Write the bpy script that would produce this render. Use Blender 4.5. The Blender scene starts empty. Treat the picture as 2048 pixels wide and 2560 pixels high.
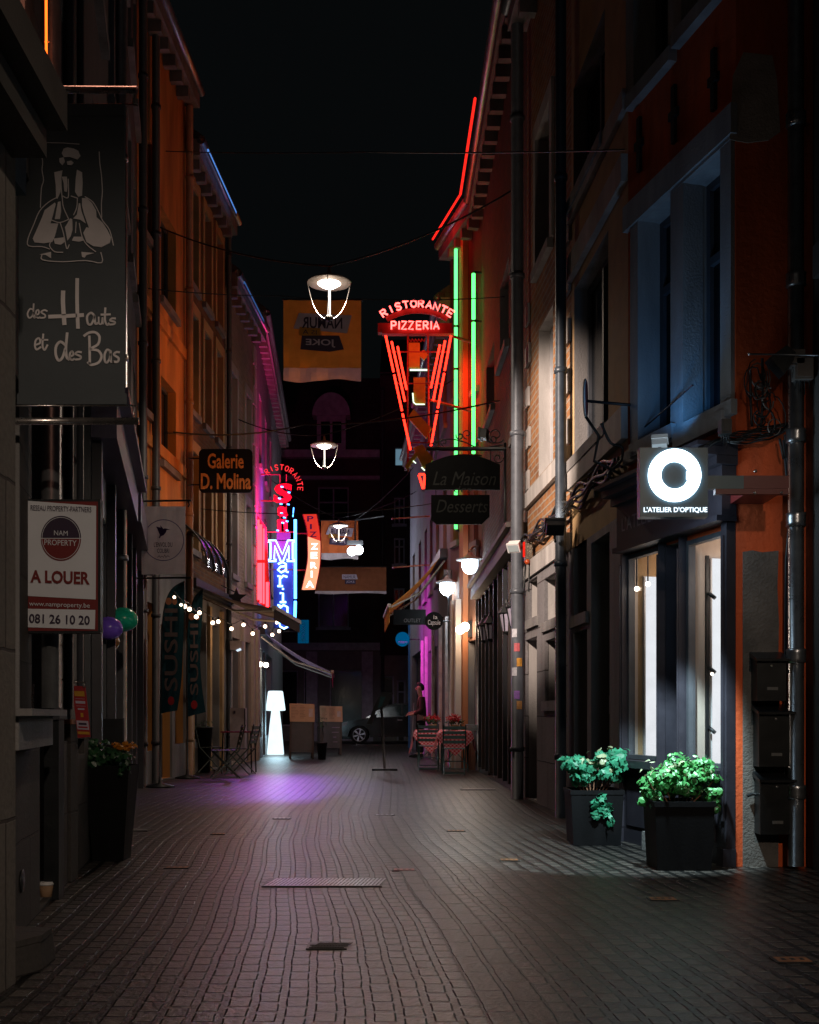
import bpy, bmesh, math, random
from mathutils import Vector, Matrix
random.seed(7)
R = math.radians
F = 2900.0            # focal length in photo pixels (2048 x 2560)
HY, CX = 1790.0, 1024.0
sc = bpy.context.scene
col = sc.collection
# ---------------------------------------------------------------- camera
cd = bpy.data.cameras.new('camera'); cam = bpy.data.objects.new('camera', cd); col.objects.link(cam)
cam.location = (0, 0, 1.0); cam.rotation_euler = (R(90), 0, 0)
cd.sensor_fit = 'VERTICAL'; cd.sensor_height = 36.0; cd.lens = 36.0 * F / 2560.0
cd.shift_y = (HY - 1280.0) / 2560.0
cd.clip_end = 500; cd.clip_start = 0.05
sc.camera = cam
# ---------------------------------------------------------------- night sky
w = bpy.data.worlds.new('World'); sc.world = w; w.use_nodes = True
bg = w.node_tree.nodes['Background']
bg.inputs[0].default_value = (0.72, 0.9, 1.0, 1); bg.inputs[1].default_value = 0.0027
sc.view_settings.view_transform = 'Standard'; sc.view_settings.look = 'None'
sc.view_settings.exposure = 0.0; sc.view_settings.gamma = 1.0
sc.cycles.use_denoising = True
sc.cycles.sample_clamp_indirect = 3.0
sc.cycles.sample_clamp_direct = 0.0
sc.cycles.max_bounces = 5
sc.cycles.caustics_reflective = False; sc.cycles.caustics_refractive = False

def lamp(name, kind, loc, energy, color, parent=None, target=None, size=0.1, spot=None, blend=0.5):
    l = bpy.data.lights.new(name, kind); l.energy = energy; l.color = color
    if kind in ('POINT', 'SPOT'): l.shadow_soft_size = size
    if kind == 'AREA': l.size = size
    if kind == 'SPOT': l.spot_size = R(spot); l.spot_blend = blend
    o = bpy.data.objects.new(name, l); col.objects.link(o)
    loc = Vector(loc)
    if target is not None:
        o.rotation_euler = (Vector(target) - loc).to_track_quat('-Z', 'Y').to_euler()
    if parent is not None:
        o.parent = parent; loc = loc - ORG.get(parent.name, Vector((0, 0, 0)))
    o.location = loc
    return o

# ---------------------------------------------------------------- helpers
ORG = {}
def at(x, y, D):
    return Vector(((x - CX) / F * D, D, 1.0 + (HY - y) / F * D))
def V(*a): return Vector(a)

class MB:
    def __init__(s): s.v = []; s.f = []; s.mi = []; s.sm = []; s.m = 0; s.smooth = False
    def add(s, vs, fs):
        b = len(s.v); s.v += [Vector(v) for v in vs]
        for f in fs: s.f.append([b + i for i in f]); s.mi.append(s.m); s.sm.append(s.smooth)
        return s
    def quad(s, a, b, c, d): return s.add([a, b, c, d], [(0, 1, 2, 3)])
    def boxa(s, o, ex, ey, ez):
        """box from corner o spanned by three vectors"""
        o, ex, ey, ez = map(Vector, (o, ex, ey, ez))
        if ex.cross(ey).dot(ez) < 0: ex, ey = ey, ex
        vs = [o, o + ex, o + ex + ey, o + ey, o + ez, o + ex + ez, o + ex + ey + ez, o + ey + ez]
        return s.add(vs, [(0, 3, 2, 1), (4, 5, 6, 7), (0, 1, 5, 4), (1, 2, 6, 5), (2, 3, 7, 6), (3, 0, 4, 7)])
    def box(s, x0, x1, y0, y1, z0, z1):
        return s.boxa((x0, y0, z0), (x1 - x0, 0, 0), (0, y1 - y0, 0), (0, 0, z1 - z0))
    def prism(s, pts, off):
        off = Vector(off); n = len(pts); pts = [Vector(p) for p in pts]
        vs = pts + [p + off for p in pts]
        fs = [tuple(range(n - 1, -1, -1)), tuple(range(n, 2 * n))]
        for i in range(n): fs.append((i, (i + 1) % n, n + (i + 1) % n, n + i))
        return s.add(vs, fs)
    def tube(s, pts, r, n=8, cap=True):
        pts = [Vector(p) for p in pts]; vs = []; fs = []
        up = None
        for i, p in enumerate(pts):
            t = (pts[min(i + 1, len(pts) - 1)] - pts[max(i - 1, 0)]).normalized()
            if up is None:
                up = Vector((0, 0, 1)) if abs(t.z) < .9 else Vector((1, 0, 0))
            a = t.cross(up).normalized() if t.cross(up).length > 1e-6 else t.orthogonal().normalized()
            b = a.cross(t).normalized(); up = b
            rr = r[i] if isinstance(r, (list, tuple)) else r
            for k in range(n):
                an = 2 * math.pi * k / n
                vs.append(p + a * math.cos(an) * rr + b * math.sin(an) * rr)
        for i in range(len(pts) - 1):
            for k in range(n):
                fs.append((i * n + k, i * n + (k + 1) % n, (i + 1) * n + (k + 1) % n, (i + 1) * n + k))
        if cap:
            fs.append(tuple(range(n))); fs.append(tuple(range((len(pts) - 1) * n + n - 1, (len(pts) - 1) * n - 1, -1)))
        o = s.smooth; s.smooth = True; s.add(vs, fs); s.smooth = o
        return s
    def lathe(s, c, prof, n=16, ax=(0, 0, 1), smooth=True):
        c = Vector(c); ax = Vector(ax).normalized(); a = ax.orthogonal().normalized(); b = ax.cross(a)
        vs = []; fs = []
        for (r, h) in prof:
            for k in range(n):
                an = 2 * math.pi * k / n
                vs.append(c + ax * h + (a * math.cos(an) + b * math.sin(an)) * r)
        for i in range(len(prof) - 1):
            for k in range(n):
                fs.append((i * n + k, i * n + (k + 1) % n, (i + 1) * n + (k + 1) % n, (i + 1) * n + k))
        fs.append(tuple(range(n - 1, -1, -1))); fs.append(tuple(range((len(prof) - 1) * n, len(prof) * n)))
        o = s.smooth; s.smooth = smooth; s.add(vs, fs); s.smooth = o
        return s
    def ball(s, c, r, n=12, sc_=(1, 1, 1)):
        c = Vector(c); prof = []
        vs = []; fs = []; m = n // 2
        for i in range(m + 1):
            th = math.pi * i / m
            for k in range(n):
                an = 2 * math.pi * k / n
                vs.append(c + Vector((r * sc_[0] * math.sin(th) * math.cos(an), r * sc_[1] * math.sin(th) * math.sin(an), r * sc_[2] * math.cos(th))))
        for i in range(m):
            for k in range(n):
                fs.append((i * n + k, (i + 1) * n + k, (i + 1) * n + (k + 1) % n, i * n + (k + 1) % n))
        o = s.smooth; s.smooth = True; s.add(vs, fs); s.smooth = o
        return s
    def build(s, name, mats, parent=None, W=None, top=False):
        me = bpy.data.meshes.new(name)
        org = ORG[parent.name] if parent is not None else None
        if org is None:
            if top and s.v:
                xs = [v.x for v in s.v]; ys = [v.y for v in s.v]; zs = [v.z for v in s.v]
                org = Vector(((min(xs) + max(xs)) / 2, (min(ys) + max(ys)) / 2, min(zs)))
            else: org = Vector((0, 0, 0))
        vs = [v - org for v in s.v]
        me.from_pydata([tuple(v) for v in vs], [], s.f)
        if not isinstance(mats, (list, tuple)): mats = [mats]
        for m_ in mats: me.materials.append(m_)
        ux = Vector((1, 0, 0)); un = Vector((0, -1, 0))
        if W is not None: ux = W.d3; un = W.n3
        uvl = me.uv_layers.new(name='UVMap')
        for p in me.polygons:
            p.material_index = min(s.mi[p.index], len(mats) - 1); p.use_smooth = s.sm[p.index]
            nn = p.normal
            a, b, c = abs(nn.dot(un)), abs(nn.dot(ux)), abs(nn.z)
            for li in p.loop_indices:
                v = vs[me.loops[li].vertex_index] + org
                if W is not None: v = v - W.o3
                if a >= b and a >= c: uv = (v.dot(ux), v.z)
                elif b >= c: uv = (v.dot(un), v.z)
                else: uv = (v.dot(ux), v.dot(un))
                uvl.data[li].uv = uv
        me.validate()
        o = bpy.data.objects.new(name, me); col.objects.link(o)
        if parent is not None:
            o.parent = parent
            ORG[o.name] = ORG[parent.name]
        else:
            o.location = org; ORG[o.name] = org
        return o

def thing(name, label, cat, loc=(0, 0, 0), group=None):
    o = bpy.data.objects.new(name, None); col.objects.link(o); o.location = loc
    o.empty_display_size = .1
    ORG[o.name] = Vector(loc); o['label'] = label; o['category'] = cat
    if group: o['group'] = group
    return o
def tag(o, label=None, cat=None, group=None, kind=None):
    if label: o['label'] = label
    if cat: o['category'] = cat
    if group: o['group'] = group
    if kind: o['kind'] = kind
    return o
def dup(root, loc, rotz=0, label=None, scale=None):
    r = root.copy(); col.objects.link(r); r.location = loc; r.rotation_euler = (0, 0, rotz)
    if scale: r.scale = (scale, scale, scale)
    if label: r['label'] = label
    ORG[r.name] = Vector(loc)
    for ch in list(root.children):
        c = ch.copy(); col.objects.link(c); c.parent = r
        for g in list(ch.children):
            d = g.copy(); col.objects.link(d); d.parent = c
    return r

# ---------------------------------------------------------------- materials
MATS = {}
def new_mat(name):
    m = bpy.data.materials.new(name); m.use_nodes = True; nt = m.node_tree; nt.nodes.clear()
    out = nt.nodes.new('ShaderNodeOutputMaterial')
    return m, nt, out
def rgb(c, k=1): return (min(1, c[0] * k), min(1, c[1] * k), min(1, c[2] * k), 1)
def ramp(nt, fac, c0, c1, p0=.3, p1=.7):
    r = nt.nodes.new('ShaderNodeValToRGB'); e = r.color_ramp.elements
    e[0].position = p0; e[0].color = c0; e[1].position = p1; e[1].color = c1
    nt.links.new(fac, r.inputs[0]); return r.outputs[0]
def noise(nt, vec, scale, detail=4, rough=.6):
    n = nt.nodes.new('ShaderNodeTexNoise'); n.inputs['Scale'].default_value = scale
    n.inputs['Detail'].default_value = detail; n.inputs['Roughness'].default_value = rough
    if vec is not None: nt.links.new(vec, n.inputs['Vector'])
    return n.outputs['Fac']
def mapping(nt, vec, scale):
    m = nt.nodes.new('ShaderNodeMapping'); m.inputs['Scale'].default_value = scale
    nt.links.new(vec, m.inputs['Vector']); return m.outputs[0]
def mix(nt, a, b, fac, mode='MIX'):
    m = nt.nodes.new('ShaderNodeMix'); m.data_type = 'RGBA'; m.blend_type = mode
    for s_, v_ in ((m.inputs[0], fac), (m.inputs[6], a), (m.inputs[7], b)):
        if isinstance(v_, (int, float)): s_.default_value = v_
        elif isinstance(v_, tuple): s_.default_value = v_
        else: nt.links.new(v_, s_)
    return m.outputs[2]
def bumped(nt, bs, h, strength=.3, dist=.02):
    b = nt.nodes.new('ShaderNodeBump'); b.inputs['Strength'].default_value = strength; b.inputs['Distance'].default_value = dist
    nt.links.new(h, b.inputs['Height']); nt.links.new(b.outputs[0], bs.inputs['Normal'])
def solid(name, c, rough=.6, metal=0.0, var=.25, scale=5.0, bump=.15, streak=False, spec=.5, fine=60.0):
    if name in MATS: return MATS[name]
    m, nt, out = new_mat(name)
    tc = nt.nodes.new('ShaderNodeTexCoord').outputs['Object']
    bs = nt.nodes.new('ShaderNodeBsdfPrincipled')
    v = mapping(nt, tc, (1, 1, .22)) if streak else tc
    n1 = noise(nt, v, scale, 6)
    c1 = ramp(nt, n1, rgb(c, 1 - var), rgb(c, 1 + var))
    nt.links.new(c1, bs.inputs['Base Color'])
    n2 = noise(nt, tc, fine, 3)
    r_ = nt.nodes.new('ShaderNodeMapRange'); r_.inputs[3].default_value = max(.02, rough - .12); r_.inputs[4].default_value = min(1, rough + .12)
    nt.links.new(n1, r_.inputs[0]); nt.links.new(r_.outputs[0], bs.inputs['Roughness'])
    bs.inputs['Metallic'].default_value = metal; bs.inputs['Specular IOR Level'].default_value = spec
    if bump: bumped(nt, bs, n2, bump, .01)
    nt.links.new(bs.outputs[0], out.inputs[0]); MATS[name] = m; return m
def brick(name, c1, c2, mortar, bw=.22, bh=.07, mw=.012, rough=.85, offset=.5, spec=.3, warp=0.0, bump=.6, big=.35, rot=False):
    if name in MATS: return MATS[name]
    m, nt, out = new_mat(name)
    uv = nt.nodes.new('ShaderNodeTexCoord').outputs['UV']
    bs = nt.nodes.new('ShaderNodeBsdfPrincipled')
    v = uv
    if rot:
        mp = nt.nodes.new('ShaderNodeMapping'); mp.inputs['Rotation'].default_value = (0, 0, R(90)); nt.links.new(v, mp.inputs[0]); v = mp.outputs[0]
    if warp:
        n = nt.nodes.new('ShaderNodeTexNoise'); n.inputs['Scale'].default_value = .45; n.inputs['Detail'].default_value = 3
        nt.links.new(uv, n.inputs['Vector'])
        sub = nt.nodes.new('ShaderNodeVectorMath'); sub.operation = 'SUBTRACT'; sub.inputs[1].default_value = (.5, .5, .5); nt.links.new(n.outputs['Color'], sub.inputs[0])
        s_ = nt.nodes.new('ShaderNodeVectorMath'); s_.operation = 'SCALE'; s_.inputs['Scale'].default_value = warp; nt.links.new(sub.outputs[0], s_.inputs[0])
        n3 = nt.nodes.new('ShaderNodeTexNoise'); n3.inputs['Scale'].default_value = 7; n3.inputs['Detail'].default_value = 2; nt.links.new(uv, n3.inputs['Vector'])
        sub3 = nt.nodes.new('ShaderNodeVectorMath'); sub3.operation = 'SUBTRACT'; sub3.inputs[1].default_value = (.5, .5, .5); nt.links.new(n3.outputs['Color'], sub3.inputs[0])
        s3 = nt.nodes.new('ShaderNodeVectorMath'); s3.operation = 'SCALE'; s3.inputs['Scale'].default_value = .017; nt.links.new(sub3.outputs[0], s3.inputs[0])
        a_ = nt.nodes.new('ShaderNodeVectorMath'); nt.links.new(v, a_.inputs[0]); nt.links.new(s_.outputs[0], a_.inputs[1])
        a2 = nt.nodes.new('ShaderNodeVectorMath'); nt.links.new(a_.outputs[0], a2.inputs[0]); nt.links.new(s3.outputs[0], a2.inputs[1]); v = a2.outputs[0]
    else:
        n3 = nt.nodes.new('ShaderNodeTexNoise'); n3.inputs['Scale'].default_value = 9; n3.inputs['Detail'].default_value = 2; nt.links.new(uv, n3.inputs['Vector'])
        sub3 = nt.nodes.new('ShaderNodeVectorMath'); sub3.operation = 'SUBTRACT'; sub3.inputs[1].default_value = (.5, .5, .5); nt.links.new(n3.outputs['Color'], sub3.inputs[0])
        s3 = nt.nodes.new('ShaderNodeVectorMath'); s3.operation = 'SCALE'; s3.inputs['Scale'].default_value = min(bh, .1) * .18; nt.links.new(sub3.outputs[0], s3.inputs[0])
        a_ = nt.nodes.new('ShaderNodeVectorMath'); nt.links.new(v, a_.inputs[0]); nt.links.new(s3.outputs[0], a_.inputs[1]); v = a_.outputs[0]
    b = nt.nodes.new('ShaderNodeTexBrick'); nt.links.new(v, b.inputs['Vector'])
    b.inputs['Scale'].default_value = 1; b.inputs['Brick Width'].default_value = bw; b.inputs['Row Height'].default_value = bh
    b.inputs['Mortar Size'].default_value = mw; b.inputs['Mortar Smooth'].default_value = .35; b.offset = offset
    b.inputs['Color1'].default_value = rgb(c1); b.inputs['Color2'].default_value = rgb(c2); b.inputs['Mortar'].default_value = rgb(mortar)
    b.inputs['Bias'].default_value = 0
    n = noise(nt, uv, 1.1, 6); n2 = noise(nt, uv, 38, 4)
    c = mix(nt, b.outputs['Color'], ramp(nt, n, (1 - big, 1 - big, 1 - big, 1), (1, 1, 1, 1)), 1.0, 'MULTIPLY')
    c = mix(nt, c, ramp(nt, n2, (.6, .6, .6, 1), (1.0, 1.0, 1.0, 1)), .8, 'MULTIPLY')
    nt.links.new(c, bs.inputs['Base Color'])
    r_ = nt.nodes.new('ShaderNodeMapRange'); r_.inputs[3].default_value = rough - .12; r_.inputs[4].default_value = min(1, rough + .12)
    nt.links.new(n2, r_.inputs[0]); nt.links.new(r_.outputs[0], bs.inputs['Roughness'])
    bs.inputs['Specular IOR Level'].default_value = spec
    inv = nt.nodes.new('ShaderNodeMath'); inv.operation = 'MULTIPLY_ADD'; inv.inputs[1].default_value = -1; inv.inputs[2].default_value = 1
    nt.links.new(b.outputs['Fac'], inv.inputs[0])
    ad = nt.nodes.new('ShaderNodeMath'); ad.operation = 'MULTIPLY_ADD'; ad.inputs[1].default_value = .35
    nt.links.new(n2, ad.inputs[0]); nt.links.new(inv.outputs[0], ad.inputs[2])
    bumped(nt, bs, ad.outputs[0], bump, .015)
    nt.links.new(bs.outputs[0], out.inputs[0]); MATS[name] = m; return m
def glow(name, c, s_):
    if name in MATS: return MATS[name]
    m, nt, out = new_mat(name)
    e = nt.nodes.new('ShaderNodeEmission'); e.inputs[0].default_value = rgb(c); e.inputs[1].default_value = s_
    tc = nt.nodes.new('ShaderNodeTexCoord').outputs['Object']
    n = noise(nt, tc, 4, 3); k = ramp(nt, n, rgb(c, .8), rgb(c, 1.0), .2, .8); nt.links.new(k, e.inputs[0])
    nt.links.new(e.outputs[0], out.inputs[0]); MATS[name] = m; return m
def glass(name, tint=(1, 1, 1)):
    if name in MATS: return MATS[name]
    m, nt, out = new_mat(name)
    g = nt.nodes.new('ShaderNodeBsdfGlossy'); g.inputs['Roughness'].default_value = .03
    t = nt.nodes.new('ShaderNodeBsdfTransparent'); t.inputs[0].default_value = rgb(tint)
    tc = nt.nodes.new('ShaderNodeTexCoord').outputs['Object']
    fr = nt.nodes.new('ShaderNodeFresnel'); ge = nt.nodes.new('ShaderNodeNewGeometry')
    mr = nt.nodes.new('ShaderNodeMapRange'); mr.inputs[3].default_value = 1.45; mr.inputs[4].default_value = 1 / 1.45
    nt.links.new(ge.outputs['Backfacing'], mr.inputs[0]); nt.links.new(mr.outputs[0], fr.inputs[0])
    b = nt.nodes.new('ShaderNodeBump'); b.inputs['Strength'].default_value = .02; nt.links.new(noise(nt, tc, 3, 1), b.inputs['Height'])
    nt.links.new(b.outputs[0], g.inputs['Normal'])
    mx = nt.nodes.new('ShaderNodeMixShader'); nt.links.new(fr.outputs[0], mx.inputs[0]); nt.links.new(t.outputs[0], mx.inputs[1]); nt.links.new(g.outputs[0], mx.inputs[2])
    nt.links.new(mx.outputs[0], out.inputs[0]); MATS[name] = m; return m
def cloth(name, c, trans=.35, rough=.9, var=.12):
    """woven fabric: part of the light behind it shines through"""
    if name in MATS: return MATS[name]
    m, nt, out = new_mat(name)
    tc = nt.nodes.new('ShaderNodeTexCoord').outputs['Object']
    k = ramp(nt, noise(nt, tc, 6, 4), rgb(c, 1 - var), rgb(c, 1 + var))
    d = nt.nodes.new('ShaderNodeBsdfDiffuse'); t = nt.nodes.new('ShaderNodeBsdfTranslucent')
    nt.links.new(k, d.inputs[0]); nt.links.new(k, t.inputs[0])
    mx = nt.nodes.new('ShaderNodeMixShader'); mx.inputs[0].default_value = trans
    nt.links.new(d.outputs[0], mx.inputs[1]); nt.links.new(t.outputs[0], mx.inputs[2]); nt.links.new(mx.outputs[0], out.inputs[0])
    MATS[name] = m; return m
def check(name, c1, c2, size):
    if name in MATS: return MATS[name]
    m, nt, out = new_mat(name)
    tc = nt.nodes.new('ShaderNodeTexCoord').outputs['UV']
    bs = nt.nodes.new('ShaderNodeBsdfPrincipled'); bs.inputs['Roughness'].default_value = .9
    def stripes(ax):
        w_ = nt.nodes.new('ShaderNodeSeparateXYZ'); nt.links.new(tc, w_.inputs[0])
        mm = nt.nodes.new('ShaderNodeMath'); mm.operation = 'MULTIPLY'; mm.inputs[1].default_value = 1 / size; nt.links.new(w_.outputs[ax], mm.inputs[0])
        f = nt.nodes.new('ShaderNodeMath'); f.operation = 'FRACT'; nt.links.new(mm.outputs[0], f.inputs[0])
        g = nt.nodes.new('ShaderNodeMath'); g.operation = 'GREATER_THAN'; g.inputs[1].default_value = .5; nt.links.new(f.outputs[0], g.inputs[0]); return g.outputs[0]
    a = nt.nodes.new('ShaderNodeMath'); nt.links.new(stripes(0), a.inputs[0]); nt.links.new(stripes(1), a.inputs[1])
    h = nt.nodes.new('ShaderNodeMath'); h.operation = 'MULTIPLY'; h.inputs[1].default_value = .5; nt.links.new(a.outputs[0], h.inputs[0])
    nt.links.new(mix(nt, rgb(c1), rgb(c2), h.outputs[0]), bs.inputs['Base Color']); nt.links.new(bs.outputs[0], out.inputs[0]); MATS[name] = m; return m

M_black = solid('black_metal', (.02, .022, .025), .45, .3, .2, 8)
M_grey = solid('zinc_pipe', (.34, .35, .37), .38, .85, .2, 9, .08)
M_chrome = solid('brushed_steel', (.55, .5, .48), .28, .9, .1, 12, .05)
M_dark = solid('dark_paint', (.035, .037, .045), .5, 0, .25, 6)
M_darkw = solid('dark_wood', (.05, .035, .03), .6, 0, .3, 7, .3, True)
M_winframe = solid('grey_painted_frame', (.06, .065, .078), .5, 0, .2, 6)
M_whiteframe = solid('white_painted_frame', (.5, .5, .52), .5, 0, .15, 6)
M_pane = solid('dark_window_glass', (.006, .008, .011), .16, 0, .1, 2, .02, spec=.35)
M_stone = solid('blue_stone', (.34, .32, .31), .75, 0, .35, 3.5, .5, True)
M_stoned = solid('dark_blue_stone', (.2, .19, .19), .75, 0, .35, 3.5, .5, True)
M_glass = glass('clear_glass')
M_roof = brick('slate_roof', (.05, .05, .055), (.07, .07, .075), (.02, .02, .02), .25, .2, .01, .6)
M_white = solid('white_print', (.62, .6, .6), .6, 0, .05, 6, .02)

# ---------------------------------------------------------------- walls in perspective
def pieces(W, name, mt, parent, boxes):
    for b in boxes:
        q = MB(); W.box(q, *b); q.build(name, mt, parent, W)

class Wall:
    def __init__(s, p0, p1, side):
        s.p0 = Vector(p0); s.p1 = Vector(p1); d = s.p1 - s.p0; s.L = d.length; d.normalize()
        n = Vector((-d.y, d.x)) if side == 'R' else Vector((d.y, -d.x))
        s.d = d; s.n = n; s.d3 = Vector((d.x, d.y, 0)); s.n3 = Vector((n.x, n.y, 0)); s.o3 = Vector((s.p0.x, s.p0.y, 0)); s.side = side
    def pt(s, u, z, out=0.0): return s.o3 + s.d3 * u + s.n3 * out + Vector((0, 0, z))
    def u(s, px, out=0.0):
        k = (px - CX) / F; P = s.o3 + s.n3 * out
        return (k * P.y - P.x) / (s.d.x - k * s.d.y)
    def z(s, px, py, out=0.0):
        return 1.0 + (HY - py) / F * s.pt(s.u(px, out), 0, out).y
    def box(s, mb, u0, u1, z0, z1, o0, o1):
        if u1 < u0: u0, u1 = u1, u0
        mb.boxa(s.pt(u0, z0, o0), s.d3 * (u1 - u0), s.n3 * (o1 - o0), V(0, 0, z1 - z0))
    def px(s, a, b, yt, yb, out=0.0):
        ua, ub = s.u(a, out), s.u(b, out)
        near = a if ua < ub else b
        return (min(ua, ub), max(ua, ub), s.z(near, yb, out), s.z(near, yt, out))

def gridwall(mb, W, u0, u1, z0, z1, holes, out, depth, backing=True):
    hs = []
    for h in holes:
        a, b, c, d = max(h[0], u0), min(h[1], u1), max(h[2], z0), min(h[3], z1)
        if b - a > .01 and d - c > .01: hs.append((a, b, c, d, h[4] if len(h) > 4 else 'w'))
    us = sorted(set([u0, u1] + [x for h in hs for x in h[:2]])); zs = sorted(set([z0, z1] + [x for h in hs for x in h[2:4]]))
    for i in range(len(us) - 1):
        for j in range(len(zs) - 1):
            cu, cz = (us[i] + us[i + 1]) / 2, (zs[j] + zs[j + 1]) / 2
            if any(h[0] < cu < h[1] and h[2] < cz < h[3] for h in hs): continue
            mb.quad(W.pt(us[i], zs[j], out), W.pt(us[i + 1], zs[j], out), W.pt(us[i + 1], zs[j + 1], out), W.pt(us[i], zs[j + 1], out))
    for (a, b, c, d, k) in hs:
        i_ = out - (min(depth, .04) if k == 'open' else depth)
        mb.m = 1
        mb.quad(W.pt(a, c, out), W.pt(a, d, out), W.pt(a, d, i_), W.pt(a, c, i_))
        mb.quad(W.pt(b, c, out), W.pt(b, c, i_), W.pt(b, d, i_), W.pt(b, d, out))
        mb.quad(W.pt(a, d, out), W.pt(b, d, out), W.pt(b, d, i_), W.pt(a, d, i_))
        mb.quad(W.pt(a, c, out), W.pt(a, c, i_), W.pt(b, c, i_), W.pt(b, c, out))
        if backing and k != 'open': mb.quad(W.pt(a, c, i_), W.pt(a, d, i_), W.pt(b, d, i_), W.pt(b, c, i_))
        mb.m = 0

def window(W, h, parent, fm, kind='w', sill=None, surround=None, rec=.14):
    a, b, c, d = h[:4]; t = .055
    f = MB(); o0, o1 = -rec - .05, -rec + .01
    e = .002
    W.box(f, a + e, a + t, c + e, d - e, o0, o1); W.box(f, b - t, b - e, c + e, d - e, o0, o1)
    W.box(f, a + t, b - t, c + e, c + t, o0, o1); W.box(f, a + t, b - t, d - t, d - e, o0, o1)
    mid = (a + b) / 2
    if kind in ('w', 'w2'): W.box(f, mid - .03, mid + .03, c + t, d - t, o0 + .005, o1 + .012)
    if kind == 'w':
        zb = c + (d - c) * .68; W.box(f, a + t, b - t, zb - .03, zb + .03, o0 + .008, o1 + .006)
    if kind == 'm':
        for k in range(1, 4):
            uu = a + (b - a) * k / 4; W.box(f, uu - .012, uu + .012, c + t, d - t, o0 + .005, o1 + .003)
        for k in range(1, 6):
            zz = c + (d - c) * k / 6; W.box(f, a + t, b - t, zz - .01, zz + .01, o0 + .008, o1 + .002)
    fo = f.build('window', fm, parent, W)
    p = MB(); W.box(p, a + t - .01, b - t + .01, c + t - .01, d - t + .01, o0 + .015, o0 + .03)
    p.build('pane', M_pane, fo, W)
    if sill is not None:
        s_ = MB(); W.box(s_, a - .08, b + .08, c - .11, c - .004, -.10, .07); s_.build('sill', sill, fo, W)
    if surround is not None:
        s_ = MB(); q = .13
        W.box(s_, a - q, a + .008, c, d, -.13, .03); W.box(s_, b - .008, b + q, c, d, -.13, .032)
        W.box(s_, a - q, b + q, d + .001, d + q + .06, -.02, .034)
        s_.build('surround', surround, fo, W)
    return fo
def door(W, h, parent, fm, dm, transom=True):
    a, b, c, d = h[:4]; t = .07
    f = MB(); rec = .14; e = .002
    W.box(f, a + e, a + t, c + e, d - e, -rec - .05, -rec + .02); W.box(f, b - t, b - e, c + e, d - e, -rec - .05, -rec + .02)
    W.box(f, a + t, b - t, d - t, d - e, -rec - .05, -rec + .02)
    zt = d - .5 if transom and d - c > 2.3 else d - t
    if zt < d - .2:
        W.box(f, a + t, b - t, zt, zt + .07, -rec - .05, -rec + .015)
    o = f.build('door', fm, parent, W)
    l = MB(); W.box(l, a + t, b - t, c + .01, zt, -rec - .04, -rec - .01)
    for k in range(3):
        zz0 = c + .15 + k * (zt - c - .2) / 3; zz1 = zz0 + (zt - c - .2) / 3 - .12
        W.box(l, a + t + .1, b - t - .1, zz0, zz1, -rec - .012, -rec + .004)
    l.build('door_leaf', dm, o, W)
    if zt < d - .2:
        p = MB(); W.box(p, a + t, b - t, zt + .07, d - t, -rec - .03, -rec - .02); p.build('pane', M_pane, o, W)
    hd = MB(); W.box(hd, b - t - .1, b - t - .06, c + 1.0, c + 1.16, -rec + .004, -rec + .05); hd.build('handle', M_chrome, o, W)
    return o

def pipe(W, u, z0, z1, parent, r=.05, m=None, out=.09):
    p = MB(); p.tube([W.pt(u, z0, out), W.pt(u, z1, out)], r, 12)
    z = z0 + .6
    while z < z1:
        p.lathe(W.pt(u, z, out), [(r * 1.02, -.03), (r * 1.22, -.025), (r * 1.22, .025), (r * 1.02, .03)], 12); z += 1.9
    o = p.build('drainpipe', m or M_grey, parent)
    return o

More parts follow.
